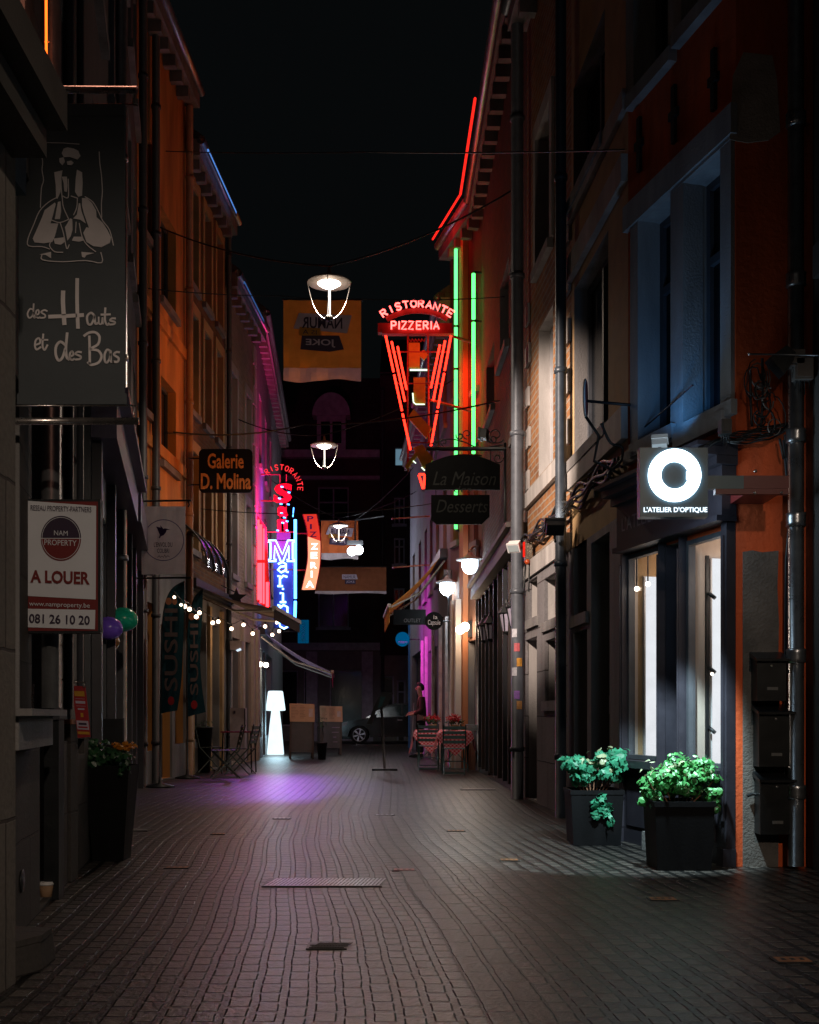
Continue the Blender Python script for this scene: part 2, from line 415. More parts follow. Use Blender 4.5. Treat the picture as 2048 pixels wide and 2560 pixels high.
def building(name, label, cat, p0, p1, side, zt, ops, wm, fm=None, depth=6.0, roof=True, sill=M_stoned, surround=None, z_low=None, low_mat=None, dm=None, gutter=True, group=None, rev=None):
    W = Wall(p0, p1, side)
    o = thing(name, label, cat, (p0[0], p0[1], 0), group)
    fm = fm or M_winframe
    hs = []
    for q in ops:
        if q[0] == 'px': h = W.px(*q[2:6]); hs.append((max(h[0], .05), min(h[1], W.L - .05), max(h[2], .02), min(h[3], zt - .2), q[1]))
        else: hs.append((q[2], q[3], q[4], q[5], q[1]))
    mb = MB()
    gridwall(mb, W, 0, W.L, 0, zt, hs, 0, .22)
    D = -depth
    mb.quad(W.pt(0, 0, 0), W.pt(0, zt, 0), W.pt(0, zt, D), W.pt(0, 0, D)); mb.quad(W.pt(W.L, 0, 0), W.pt(W.L, 0, D), W.pt(W.L, zt, D), W.pt(W.L, zt, 0))
    mb.quad(W.pt(0, 0, D), W.pt(0, zt, D), W.pt(W.L, zt, D), W.pt(W.L, 0, D)); mb.quad(W.pt(0, zt, 0), W.pt(W.L, zt, 0), W.pt(W.L, zt, D), W.pt(0, zt, D))
    mb.build('wall', [wm, rev or M_stoned], o, W)
    if z_low:
        lb = MB(); gridwall(lb, W, 0.0, W.L, 0, z_low, [(h[0], h[1], h[2], h[3], 'open') for h in hs], .04, .04, False)
        lb.quad(W.pt(0, z_low, 0), W.pt(W.L, z_low, 0), W.pt(W.L, z_low, .04), W.pt(0, z_low, .04))
        lb.quad(W.pt(0, 0, 0), W.pt(0, 0, .04), W.pt(0, z_low, .04), W.pt(0, z_low, 0))
        lb.build('ground_floor_facing', low_mat, o, W)
    for h in hs:
        if h[4] in ('w', 'w2', 'm', 's'): window(W, h, o, fm, h[4], sill if h[4] != 's' and h[2] > .3 else None, surround if h[2] > 2.9 else None)
        elif h[4] == 'd': door(W, h, o, fm, dm or M_darkw)
    if roof:
        rb = MB(); pr = [(.28, zt + .005), (.30, zt + .05), (-depth / 2, zt + 2.4), (-depth - .2, zt + .05), (-depth - .2, zt + .005)]
        rb.prism([W.pt(0, z, q) for q, z in pr], W.d3 * W.L); rb.build('roof', M_roof, o, W)
    if gutter:
        g = MB(); W.box(g, 0, W.L, zt - .28, zt, .003, .24)
        n = int(W.L / .45)
        for k in range(n): W.box(g, .15 + k * .45, .27 + k * .45, zt - .45, zt - .281, .003, .2)
        g.build('cornice', M_stoned, o, W)
        g = MB(); g.tube([W.pt(0, zt - .02, .26), W.pt(W.L, zt - .02, .26)], .075, 10); g.build('gutter', M_grey, o, W)
    return o, W

# lettering ------------------------------------------------------
def text_geo(body, bold=0.0, thick=0.0):
    c = bpy.data.curves.new('t', 'FONT'); c.body = body; c.offset = bold; c.resolution_u = 3; c.size = 1; c.extrude = thick
    o = bpy.data.objects.new('t', c); col.objects.link(o)
    dg = bpy.context.evaluated_depsgraph_get(); dg.update()
    me = bpy.data.meshes.new_from_object(o.evaluated_get(dg))
    vs = [v.co.copy() for v in me.vertices]; fs = [tuple(p.vertices) for p in me.polygons]
    bpy.data.objects.remove(o); bpy.data.curves.remove(c); bpy.data.meshes.remove(me)
    x0, x1 = min(v.x for v in vs), max(v.x for v in vs); y0, y1 = min(v.y for v in vs), max(v.y for v in vs)
    return [((v.x - x0) / (x1 - x0), (v.y - y0) / (y1 - y0)) for v in vs], fs
def put_text(mb, body, o, ex, ey, bold=0.0, mirror=False, shear=0.0):
    """lettering filling the parallelogram o, ex, ey (vectors)"""
    vs, fs = text_geo(body, bold)
    o, ex, ey = Vector(o), Vector(ex), Vector(ey)
    pts = [o + ex * ((1 - x) if mirror else x) + ex * shear * y + ey * y for x, y in vs]
    mb.add(pts, fs)

class Sheet:
    """a flat sign panel facing down the street, laid out in photo pixels at its own distance"""
    def __init__(s, D): s.D = D; s.s = F / D
    def p(s, x, y, off=0.0): q = at(x, y, s.D); q.y -= off; return q
    def rect(s, mb, x0, x1, y0, y1, o0=0.0, o1=.02):
        a = s.p(x0, y1); b = s.p(x1, y0); mb.box(a.x, b.x, s.D - o1, s.D - o0, a.z, b.z)
    def text(s, mb, body, x0, x1, y0, y1, off=.025, bold=0.0, mirror=False, skew=0, shear=0):
        a = s.p(x0, y1, off); b = s.p(x1, y1 + skew, off); c = s.p(x0, y0, off); put_text(mb, body, a, b - a, c - a, bold, mirror, shear)
    def poly(s, mb, pts, o0=.02, o1=.025):
        mb.prism([s.p(x, y, o0) for x, y in pts], (0, -(o1 - o0), 0))
    def line(s, mb, pts, wpx, off=.022):
        """a flat painted brush line"""
        for i in range(len(pts) - 1):
            (x0, y0), (x1, y1) = pts[i], pts[i + 1]; L = math.hypot(x1 - x0, y1 - y0) or 1
            w_ = wpx[i] if isinstance(wpx, list) else wpx; w2 = wpx[i + 1] if isinstance(wpx, list) else wpx
            nx, ny = -(y1 - y0) / L / 2, (x1 - x0) / L / 2; ex, ey = (x1 - x0) / L * w_ * .25, (y1 - y0) / L * w_ * .25
            z_ = off + .0002 * (i % 2)
            mb.quad(s.p(x0 - nx * w_ - ex, y0 - ny * w_ - ey, z_), s.p(x0 + nx * w_ - ex, y0 + ny * w_ - ey, z_), s.p(x1 + nx * w2 + ex, y1 + ny * w2 + ey, z_), s.p(x1 - nx * w2 + ex, y1 - ny * w2 + ey, z_))
def ring_pts(cx, cy, rx, ry=None, n=32, a0=0, a1=360):
    ry = ry or rx
    return [(cx + rx * math.cos(R(a0 + (a1 - a0) * k / n)), cy + ry * math.sin(R(a0 + (a1 - a0) * k / n))) for k in range(n + (0 if a1 - a0 == 360 else 1))]
def spline(pts, n=6):
    out = []
    P = [pts[0]] + list(pts) + [pts[-1]]
    for i in range(1, len(P) - 2):
        for k in range(n):
            t = k / n; a, b, c, d = P[i - 1], P[i], P[i + 1], P[i + 2]
            out.append(tuple(.5 * ((2 * b[j]) + (-a[j] + c[j]) * t + (2 * a[j] - 5 * b[j] + 4 * c[j] - d[j]) * t * t + (-a[j] + 3 * b[j] - 3 * c[j] + d[j]) * t ** 3) for j in range(len(b))))
    out.append(tuple(pts[-1])); return out

# ================================================================ ground
g = MB(); g.box(-70, 70, -30, 120, -.5, -.012); tag(g.build('ground', solid('asphalt', (.05, .05, .05), .9)), kind='structure')
M_sett = brick('granite_setts', (.125, .108, .095), (.042, .037, .034), (.004, .004, .004), .135, .1, .019, .36, .5, .6, .03, 1.0, .5, True)
cl = None
def bend(y):
    P = [(-6, 1.6), (2.2, .62), (3.8, .50), (5.2, .36), (7.2, .10), (9.5, -.22), (12, -.42), (15, -.46), (19, -.55), (24, -.72), (30, -.95), (39, -1.2)]
    for (a, xa), (b, xb) in zip(P, P[1:]):
        if y <= b: t = (y - a) / (b - a); t = t * t * (3 - 2 * t) * .3 + t * .7; return .75 * (xa + (xb - xa) * t)
    return .75 * P[-1][1]
g = MB(); ny = 180
rows = [-6 + 45 * k / ny for k in range(ny + 1)]; cols = [-6, -3, -1.5, 0, 1.5, 3, 6]
vs = [(x, y, 0) for y in rows for x in cols]; nc = len(cols)
g.add(vs, [(r * nc + c, r * nc + c + 1, (r + 1) * nc + c + 1, (r + 1) * nc + c) for r in range(ny) for c in range(nc - 1)])
st = g.build('paved_street', M_sett); tag(st, kind='structure')
uvl = st.data.uv_layers[0]
for p in st.data.polygons:
    for li in p.loop_indices:
        v = st.data.vertices[st.data.loops[li].vertex_index].co; uvl.data[li].uv = (v.x - bend(v.y), v.y)
M_cross = brick('cross_street_setts', (.09, .08, .075), (.12, .1, .09), (.02, .02, .02), .2, .1, .012, .5, .5, .5, .3, .6)
g = MB(); g.quad((-30, 39, -.004), (30, 39, -.004), (30, 46, -.004), (-30, 46, -.004)); tag(g.build('cross_street', M_cross), kind='structure')
# the long smooth channel stones that wind down the middle of the street
M_chan = brick('channel_stones', (.075, .064, .057), (.05, .042, .037), (.004, .004, .004), .30, .12, .014, .4, .5, .5, .0, .9, .5, True)
g = MB(); ys = [2.2 + 36.6 * k / 110 for k in range(111)]
for y0_, y1_ in zip(ys, ys[1:]):
    g.quad((bend(y0_) - .12, y0_, .004), (bend(y0_) + .12, y0_, .004), (bend(y1_) + .12, y1_, .004), (bend(y1_) - .12, y1_, .004))
ch_ = g.build('channel_path', M_chan); tag(ch_, kind='structure')
uvl = ch_.data.uv_layers[0]
for p in ch_.data.polygons:
    for li in p.loop_indices:
        v = ch_.data.vertices[ch_.data.loops[li].vertex_index].co; uvl.data[li].uv = (v.x - bend(v.y), v.y)

# ================================================================ buildings
M_orange = solid('orange_render', (.56, .085, .018), .85, 0, .38, 3.0, .5, True, fine=25)
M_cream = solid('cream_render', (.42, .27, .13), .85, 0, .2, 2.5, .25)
M_brick_o = brick('orange_brick', (.45, .2, .07), (.3, .13, .06), (.4, .32, .25), .24, .085, .014)
M_brick_d = brick('dark_red_brick', (.16, .06, .04), (.1, .045, .035), (.14, .12, .1), .23, .075, .012)
M_brick_y = brick('amber_brick', (.26, .12, .05), (.17, .08, .04), (.2, .14, .1), .23, .075, .012)
M_brick_p = brick('pale_brick', (.42, .33, .26), (.3, .24, .19), (.42, .36, .3), .23, .075, .012)
M_brick_v = brick('lilac_brick', (.34, .28, .33), (.28, .23, .28), (.22, .18, .2), .23, .075, .012)  # pale brick with a lilac cast in both tones
M_block = brick('stone_blocks', (.09, .08, .075), (.07, .062, .06), (.06, .05, .05), .8, .42, .008, .8)
M_blockd = brick('grey_stone_blocks', (.3, .28, .29), (.22, .21, .22), (.08, .07, .07), .7, .5, .008, .8)
M_dull = solid('sooty_render', (.075, .068, .066), .85, 0, .3, 2.0, .3, True)
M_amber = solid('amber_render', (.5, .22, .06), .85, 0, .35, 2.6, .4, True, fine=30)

# ---- right side
RA, RB, RC, RD, RE, RF, RG, RH = (2.167, 7.7), (1.75, 9.28), (1.605, 11.49), (1.43, 14.11), (1.30, 20.9), (.81, 23.0), (.36, 31.0), (.02, 36.0)
# orange corner building with the optician's shop
W = Wall(RA, RB, 'R')
holes = [W.px(1603, 1687, 477, 1064) + ('u',), W.px(1716, 1812, 372, 1032) + ('u',),
         W.px(1592, 1680, -420, 130) + ('w',), W.px(1712, 1806, -560, -40) + ('w',)]
holes = [tuple(h) for h in holes]
shopz = W.px(1573, 1664, 1362, 1904); shop2 = W.px(1722, 1822, 1323, 1924)
ob = thing('orange_corner_house', 'burnt orange rendered corner house with the lit shop window at its foot', 'house', (RA[0], RA[1], 0))
m_ = MB()
allh = holes + [tuple(shopz) + ('open',), tuple(shop2) + ('open',)]
dh = W.px(1669, 1716, 1345, 2200); dh = (dh[0], dh[1], 0.14, 2.27)
allh.append(dh + ('d',))
gridwall(m_, W, 0, W.L, 0, 10.5, allh, 0, .24)
fx1 = 4.6
WF = Wall((fx1, 7.7), RA, 'R')       # the blank wall that faces up the street
m_.quad(V(RA[0], 7.7, 0), V(fx1, 7.7, 0), V(fx1, 7.7, 10.5), V(RA[0], 7.7, 10.5))
m_.quad(V(RA[0], 7.7, 10.5), V(fx1, 7.7, 10.5), V(fx1 + 1, 9.9, 10.5), V(RB[0], RB[1], 10.5))
m_.build('wall', [M_orange, solid('weathered_limestone', (.30, .30, .31), .8, 0, .3, 4, .5, True)], ob, W)
M_lintel = solid('weathered_limestone', (.30, .30, .31), .8, 0, .3, 4, .5, True)
for h in holes:
    window(W, h, ob, M_winframe, 'w', M_lintel, M_lintel, .17)
pieces(W, 'string_course', M_lintel, ob, [(-.02, W.L, 4.86, 5.06, .002, .05), (-.02, W.L, 3.0, 3.1, .002, .05), (-.012, W.L, 6.72, 6.84, .002, .06)])
for uu, z0 in ((W.u(1603), 5.25), (W.u(1690), 5.2), (W.u(1790), 5.15)):
    a_ = MB(); W.box(a_, uu - .025, uu + .025, z0, z0 + .42, .004, .03); W.box(a_, uu - .06, uu + .06, z0 + .18, z0 + .24, .006, .034)
    a_.build('wall_anchor', M_black, ob, W)
# shopfront: pilasters, fascia, cornice, stall riser
M_shop = solid('charcoal_shopfront', (.028, .026, .036), .42, 0, .2, 7, .08)
sf = MB()
W.box(sf, -.01, W.L - .02, 2.33, 2.66, .003, .11)
fas = sf.build('shop_fascia', M_shop, ob, W)
t_ = MB(); put_text(t_, "L'ATELIER D'OPTIQUE", W.pt(W.L - .12, 2.43, .113), -W.d3 * 1.35, V(0, 0, .13)); t_.build('lettering', solid('faint_lettering', (.16, .15, .18), .5), fas)
sf = MB()
for z0, z1, o_ in ((2.662, 2.72, .16), (2.722, 2.78, .24), (2.782, 2.81, .3)): W.box(sf, -.03, W.L - .01, z0, z1, .003, o_)
W.box(sf, -.015, W.L - .02, 2.29, 2.328, .003, .15)
sf.build('shop_cornice', M_shop, ob, W)
for (a, b) in ((0.0, shop2[0] - .02), (shop2[1] + .015, dh[0] - .01), (dh[1] + .01, shopz[0] - .015), (shopz[1] + .015, W.L - .03)):
    sf = MB(); W.box(sf, a, b, .12, 2.288, .003, .07)
    n = max(1, int((b - a) / .05))
    for k in range(n): W.box(sf, a + (k + .3) * (b - a) / n, a + (k + .7) * (b - a) / n, .3, 2.2, .071, .085)
    W.box(sf, a - .008, b + .008, 0, .118, .003, .1)
    sf.build('pilaster', M_shop, ob, W)
for h in (shopz, shop2):
    a, b, c, d = h
    f = MB(); t = .05
    t = .035
    W.box(f, a + .002, a + t, c, d, -.035, .02); W.box(f, b - t, b - .002, c, d, -.035, .02)
    W.box(f, a + t, b - t, d - t, d - .002, -.035, .02); W.box(f, a + t, b - t, c + .002, c + t, -.035, .02)
    fo = f.build('shop_window', M_winframe, ob, W)
    p_ = MB(); W.box(p_, a + t - .005, b - t + .005, c + t - .005, d - t + .005, -.02, -.014); p_.build('pane', M_glass, fo, W)
    s_ = MB(); W.box(s_, a - .01, b + .01, c - .06, c - .003, -.1, .13); s_.build('sill', M_shop, fo, W)
    s_ = MB(); W.box(s_, a, b, .0, c - .065, .003, .05); W.box(s_, a + .08, b - .08, .14, c - .14, .051, .06); s_.build('stall_riser', M_shop, fo, W)
door(W, (dh[0], dh[1], .14, 2.27), ob, M_shop, M_dark)
q = MB(); W.box(q, dh[0] + .0005, dh[0] + .01, .14, 2.27, -.2, .02); q.build('door_lining', M_shop, ob, W)
q = MB(); W.box(q, dh[1] - .01, dh[1] - .0005, .14, 2.27, -.2, .02); q.build('door_lining', M_shop, ob, W)
st_ = MB(); W.box(st_, dh[0] - .1, dh[1] + .1, 0, .137, -.1, .16); st_.build('doorstep', M_stoned, ob, W)
# the lit room behind the glass
M_beige = solid('warm_shop_wall', (.5, .42, .36), .9, 0, .05, 2, .02)
u0, u1 = .04, W.L - .015
um = dh[0] - .012; um2 = dh[1] + .012; dpt = -.75; zr0, zr1 = .55, 2.31
def room(ua, ub, name):
    rm = MB(); o_ = -.041
    rm.quad(W.pt(ua, zr0, o_), W.pt(ub, zr0, o_), W.pt(ub, zr0, dpt), W.pt(ua, zr0, dpt))
    rm.quad(W.pt(ua, zr1, o_), W.pt(ua, zr1, dpt), W.pt(ub, zr1, dpt), W.pt(ub, zr1, o_))
    rm.quad(W.pt(ua, zr0, dpt), W.pt(ub, zr0, dpt), W.pt(ub, zr1, dpt), W.pt(ua, zr1, dpt))
    rm.quad(W.pt(ua, zr0, o_), W.pt(ua, zr0, dpt), W.pt(ua, zr1, dpt), W.pt(ua, zr1, o_))
    rm.quad(W.pt(ub, zr0, o_), W.pt(ub, zr1, o_), W.pt(ub, zr1, dpt), W.pt(ub, zr0, dpt))
    rm.build(name, M_beige, ob, W)
room(u0, um, 'shop_interior'); room(um2, u1, 'shop_interior')
M_lightbox = glow('display_light_panel', (.92, .95, 1.0), 1.15)
def on_end(px_, u_):      # how far into the room a ray meets the end wall at u_
    k = (px_ - CX) / F; P = W.o3 + W.d3 * u_
    return (k * P.y - P.x) / (W.n3.x - k * W.n3.y)
def lit_panel(xa, xb, yt, yb, u_, label):
    oa, ob_ = on_end(xa, u_), on_end(xb, u_); oa, ob_ = max(oa, dpt + .02), max(min(ob_, -.06), dpt + .02)
    lo, hi = min(oa, ob_), max(oa, ob_)
    P = W.pt(u_, 0, lo); zt_ = min(1 + (HY - yt) / F * P.y, 2.28); zb_ = max(1 + (HY - yb) / F * P.y, zr0 + .02)
    t = thing('display_panel', label, 'light panel', W.pt(u_, zb_, (lo + hi) / 2))
    q = MB(); q.boxa(W.pt(u_ - .02, zb_, lo), W.d3 * .018, W.n3 * (hi - lo), V(0, 0, zt_ - zb_)); q.build('light_panel', M_lightbox, t, W)
    for o_ in (lo, hi):
        q = MB(); q.boxa(W.pt(u_ - .028, zb_, o_ - .006), W.d3 * .03, W.n3 * .012, V(0, 0, zt_ - zb_)); q.build('frame', M_whiteframe, t, W)
    return t
lit_panel(1609, 1700, 1445, 1915, u1 - .01, 'tall glowing white display panel behind the left, farther optician window')
lit_panel(1774, 1860, 1400, 1925, um - .01, 'glowing white display panel behind the nearer optician window beside the pilaster')
t = thing('track_light', 'thin black vertical track of spotlights in the nearer optician window', 'track light', W.pt(um - .06, .6, on_end(1768, um - .06)))
o_ = on_end(1768, um - .06); q = MB(); q.boxa(W.pt(um - .07, .7, o_ - .012), W.d3 * .02, W.n3 * .024, V(0, 0, 1.45)); q.build('rail', M_black, t, W)
for z_ in (.92, 1.35, 1.88):
    q = MB(); p0 = W.pt(um - .08, z_, o_); q.tube([p0, p0 + W.d3 * -.04 - W.n3 * .03 + V(0, 0, -.04)], .014, 8); q.build('spot', M_black, t)
q = MB(); q.ball(W.pt(um - .13, 1.30, o_), .012, 8); q.build('bulb', glow('warm_spot', (1, .85, .7), 6), t)
for x_, y_, lb in ((1592, 1472, 'left of the two small round spots glowing in the farther optician window'), (1620, 1460, 'right of the two small round spots glowing in the farther optician window')):
    u_ = u1 - .12; o_ = on_end(x_, u_); P = W.pt(u_, 0, o_); c = W.pt(u_, 1 + (HY - y_) / F * P.y, o_)
    t = thing('ceiling_spot', lb, 'lamp', c, 'ceiling spots in the optician window')
    q = MB(); q.ball(c, .02, 10); q.build('bulb', MATS['warm_spot'], t); q = MB(); q.tube([c + V(0, 0, .018), V(c.x, c.y, 2.3)], .006, 6); q.build('stem', M_black, t)
lamp('shop_lamp', 'POINT', W.pt(um * .55, 2.0, -.4), 6, (1, .84, .7), None, None, .15)
lamp('shop_lamp', 'POINT', W.pt(um2 + (u1 - um2) * .5, 2.0, -.4), 6, (1, .84, .7), None, None, .15)
# bare plaster patches and the corner trim on the blank wall
def frontal(mb, x0, x1, y0, y1, o0, o1, D=7.7):
    a = at(x0, y1, D); b = at(x1, y0, D); mb.box(a.x, b.x, D - o1, D - o0, a.z, b.z)
M_plast = solid('bare_cement_patch', (.12, .108, .1), .9, 0, .35, 5, .6)
q = MB(); pts = [(1857, 2167), (1857, 1380), (1880, 1376), (1905, 1381), (1946, 1377), (1943, 1470), (1947, 1560), (1944, 1700), (1948, 1900), (1945, 2167)]
q.prism([at(x, y, 7.697) for x, y in pts], (0, -.008, 0)); q.build('cement_patch', M_plast, ob)
q = MB(); pts = [(1824, 350), (1832, 190), (1858, 132), (1930, 140), (1942, 200), (1950, 330), (1920, 352), (1870, 358)]
q.prism([at(x, y, 7.697) for x, y in pts], (0, -.008, 0)); q.build('cement_patch', solid('pale_cement_patch', (.34, .27, .22), .9, 0, .25, 5, .6), ob)
# drainpipe in the corner
dp = MB(); px_ = at(1990, 2167, 7.58); dp.tube([V(px_.x, 7.58, .02), V(px_.x, 7.58, 10.4)], .052, 14)
for yy in (1980, 1640, 1300, 1090, 700, 300): 
    z_ = at(0, yy, 7.58).z; dp.lathe(V(px_.x, 7.58, z_), [(.053, -.05), (.066, -.04), (.062, -.02), (.066, 0), (.062, .02), (.066, .04), (.053, .05)], 14)
dp.build('drainpipe', solid('zinc_downpipe', (.3, .31, .33), .3, .9, .2, 9, .08), ob)
sg = MB(); sg.tube([at(1868, 1990, 7.66), at(1880, 1985, 7.66), at(1962, 1990, 7.66), at(1966, 1400, 7.66), at(1976, 1290, 7.66), at(1960, 1100, 7.66)], .012, 6); sg.build('cable', M_black, ob)

# cream house
W2 = Wall(RB, RC, 'R')
ops = [('px', 'w2', 1434, 1512, 20, 339), ('px', 'w2', 1436, 1521, 575, 1061), ('px', 'w2', 1445, 1478, 1345, 1528), ('px', 'w2', 1446, 1479, 1572, 1900), ('px', 'd', 1489, 1536, 1328, 2200)]
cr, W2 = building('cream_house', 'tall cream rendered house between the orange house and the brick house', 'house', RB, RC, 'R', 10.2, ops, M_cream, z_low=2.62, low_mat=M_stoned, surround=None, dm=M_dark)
pieces(W2, 'string_course', M_stone, cr, [(0, W2.L, 5.28, 5.5, .003, .06), (0, W2.L, 5.86, 6.02, .003, .05), (0, W2.L, 3.22, 3.48, .003, .06)])
q = MB(); W2.box(q, W2.u(1492) , W2.u(1502) + .1, 2.95, 3.15, .003, .03); q.build('vent_cover', M_stoned, cr, W2)
pipe(W2, W2.L - .06, 0, 10, cr, .055, solid('dark_downpipe', (.03, .04, .055), .4, .2, .2, 9, .08), .12)
# brick house
ops = [('px', 'w2', 1344, 1380, 250, 600), ('px', 'u', 1347, 1383, 760, 1150), ('px', 'd', 1322, 1351, 1590, 2200), ('px', 'w2', 1330, 1352, 1440, 1540), ('px', 'w2', 1370, 1408, 1425, 1540), ('px', 'w2', 1372, 1408, 1590, 1750)]
br, W3 = building('brick_house', 'old orange brick house with a pale stone ground floor beside the grey sticker covered drainpipe', 'house', RC, RD, 'R', 9.6, ops, M_brick_o, z_low=2.62, low_mat=M_blockd, surround=M_stone, rev=M_stone, dm=solid('grey_panel_door', (.3, .28, .33), .6, 0, .15, 6, .1, True))
pieces(W3, 'string_course', M_stone, br, [(0, W3.L, 2.625, 2.82, .003, .07), (0, W3.L, 3.5, 3.68, .003, .05)])
for k in range(5):
    q = MB(); W3.box(q, .01 + 0.0, .2 + .08 * (k % 2), 3.72 + k * .5, 3.95 + k * .5, .003, .03); q.build('quoin', M_stone, br, W3)
    q = MB(); W3.box(q, W3.L - .22 - .08 * (k % 2), W3.L - .01, 3.72 + k * .5, 3.95 + k * .5, .003, .03); q.build('quoin', M_stone, br, W3)
wh = W3.px(1347, 1383, 760, 1150)
window(W3, wh, br, M_whiteframe, 'w2')
gp = pipe(W3, W3.L - .12, 0, 9.5, br, .075, solid('pale_grey_downpipe', (.085, .095, .115), .45, .2, .2, 9, .08), .14)
# stickers on the pipe
for k, (py, c) in enumerate(((1580, (.5, .5, .55)), (1618, (.5, .1, .12)), (1658, (.6, .28, .04)), (1683, (.45, .45, .5)), (1745, (.3, .14, .5)), (1772, (.6, .3, .1)))):
    u_ = W3.L - .12; z_ = W3.z(1312, py, .2); q = MB(); c3 = W3.pt(u_, z_, .14)
    vs = []
    for i in range(3):
        an = R(-150 + 25 * (k % 3) + i * 26); p_ = c3 + V(math.cos(an) * .0775, math.sin(an) * .0775, 0); vs.append(p_)
    for i in range(2): q.quad(vs[i], vs[i + 1], vs[i + 1] + V(0, 0, .1), vs[i] + V(0, 0, .1))
    q.build('sticker', solid('sticker_%d' % k, c, .6, 0, .3, 30, .05), br)
# old dark house
ops = [('px', 'm', 1286, 1304, 330, 600), ('px', 'm', 1250, 1272, 640, 850), ('px', 'm', 1216, 1236, 850, 1010),
       ('px', 'm', 1286, 1303, 820, 1060), ('px', 'd', 1286, 1304, 1560, 2100), ('px', 's', 1248, 1278, 1600, 1850), ('px', 'd', 1226, 1243, 1600, 2100), ('px', 's', 1209, 1222, 1640, 1860), ('px', 's', 1248, 1300, 1420, 1530)]
dk, W4 = building('old_dark_house', 'soot dark old house with panelled wooden front behind the row of wall lanterns', 'house', RD, RE, 'R', 10.3, ops, M_brick_d, z_low=3.1, low_mat=solid('dark_panelled_front', (.055, .04, .045), .45, 0, .3, 5, .15, True))
for k in range(9):
    q = MB(); uu = .5 + k * .72; W4.box(q, uu, uu + .09, .1, 3.05, .043, .1); q.build('pilaster', M_darkw if k % 2 else M_dark, dk, W4)
q = MB(); W4.box(q, 0, W4.L, 3.1, 3.3, .003, .2); W4.box(q, 0, W4.L, 3.3, 3.36, .003, .26); q.build('shop_cornice', M_darkw, dk, W4)
# pizzeria house
ops = [('w', 'w2', .2, .5, 4.2, 6.0), ('w', 'w2', 1.55, 1.95, 4.4, 6.2), ('w', 'w2', .2, .5, 7.0, 8.8), ('w', 'w2', 1.55, 1.95, 7.2, 9.0), ('w', 's', .25, .9, .5, 2.4), ('w', 'd', 1.2, 1.95, .02, 2.5)]
M_redr = solid('terracotta_render', (.13, .06, .035), .8, 0, .25, 3, .3, True)
pz, W5 = building('pizzeria_house', 'narrow terracotta house carrying the green tubes and the red neon pizza slice', 'house', RE, RF, 'R', 10.3, ops, M_redr)
q = MB(); ur = W5.u(1166); W5.box(q, ur - .13, ur + .13, 0, 10.0, .003, .1); q.build('pilaster', solid('terracotta_pier', (.42, .16, .07), .8, 0, .2, 3, .3, True), pz, W5)
for k, (a, b) in enumerate(((1112, 1119), (1126, 1132))):
    q = MB(); uu = W5.u(1129 if k else 1140, .2); W5.box(q, uu - .05, uu + .05, 0, 3.2, .11, .22); q.build('column', solid('ivory_column', (.5, .45, .4), .5, 0, .1, 5), pz, W5)
# far right terrace
ops = [('w', 'w2', .8 + k * 1.9, 1.7 + k * 1.9, z, z + 1.8, ) for k in range(4) for z in (4.0, 7.0)] + [('w', 's', .3, 1.6, .5, 2.6), ('w', 'd', 2.0, 2.9, .02, 2.6), ('w', 's', 3.3, 4.8, .6, 2.6), ('w', 'd', 5.2, 6.1, .02, 2.6), ('w', 's', 6.4, 7.7, .6, 2.6)]
fr, W6 = building('rose_render_house', 'smooth rendered house washed magenta by neon behind the waiter', 'house', RF, RG, 'R', 9.3, ops, solid('rose_render', (.13, .10, .12), .8, 0, .15, 3, .2, True), fm=M_darkw)
for k in range(5):
    q = MB(); uu = (.35, 1.9, 4.0, 6.2, 7.75)[k]; W6.box(q, uu, uu + .12, 0, 3.0, .003, .07); q.build('pilaster', solid('pale_pilaster', (.7, .62, .6)), fr, W6)
ops = [('w', 'w2', .6, 1.5, 4.0, 5.8), ('w', 'w2', 3.0, 3.9, 4.0, 5.8), ('w', 's', .5, 4.2, .4, 2.8)]
f2, W7 = building('end_house', 'last house on the right with a blue painted corner post', 'house', RG, RH, 'R', 9.0, ops, solid('lilac_grey_render', (.16, .15, .2), .85, 0, .2, 3, .3, True), depth=5)
q = MB(); q.box(RH[0] - .06, RH[0] + .2, RH[1] + .002, RH[1] + .15, 0, 4.2); q.build('corner_post', solid('blue_post', (.02, .12, .3), .5), f2)
# near right house (mostly beyond the frame)
ops = [('w', 'w', 1.1, 2.0, 3.1, 5.2), ('w', 's', .9, 2.2, .6, 2.4)]
nr, W8 = building('near_dark_house', 'unlit dark house at the right edge of the view in front of the drainpipe', 'house', (2.80, 3.2), (2.625, 7.55), 'R', 10.0, ops, M_dull, surround=M_dull, roof=True, gutter=False)
q = MB(); W8.box(q, W8.L - 1.1, W8.L - .25, 3.75, 3.95, .003, .1); q.build('canopy', solid('dark_ledge', (.08, .08, .085), .8), nr, W8)

# ---- left side
LA, LB, LC, LD, LE, LG, LH = (-1.68, 4.4), (-2.27, 8.1), (-3.9, 16.6), (-3.8, 19.7), (-3.65, 23.0), (-3.5, 26.4), (-4.25, 38.5)
# near stone corner
M_corner = brick('corner_stone', (.24, .21, .185), (.19, .17, .15), (.1, .08, .075), 1.2, .62, .008, .85)
ns, W10 = building('stone_corner_house', 'pale cut stone pier at the left edge of the view, closest to the camera', 'house', (-1.40, 1.2), (-1.464, 4.31), 'L', 8, [('w', 's', .5, 2.2, .7, 2.5)], M_corner, roof=False, gutter=False)
q = MB(); W10.box(q, 1.0, W10.L - .05, 3.05, 3.15, .003, .13); W10.box(q, .8, W10.L - .03, 3.16, 3.3, .003, .2)
q.build('canopy', solid('dark_canopy', (.05, .045, .04), .7), ns, W10)
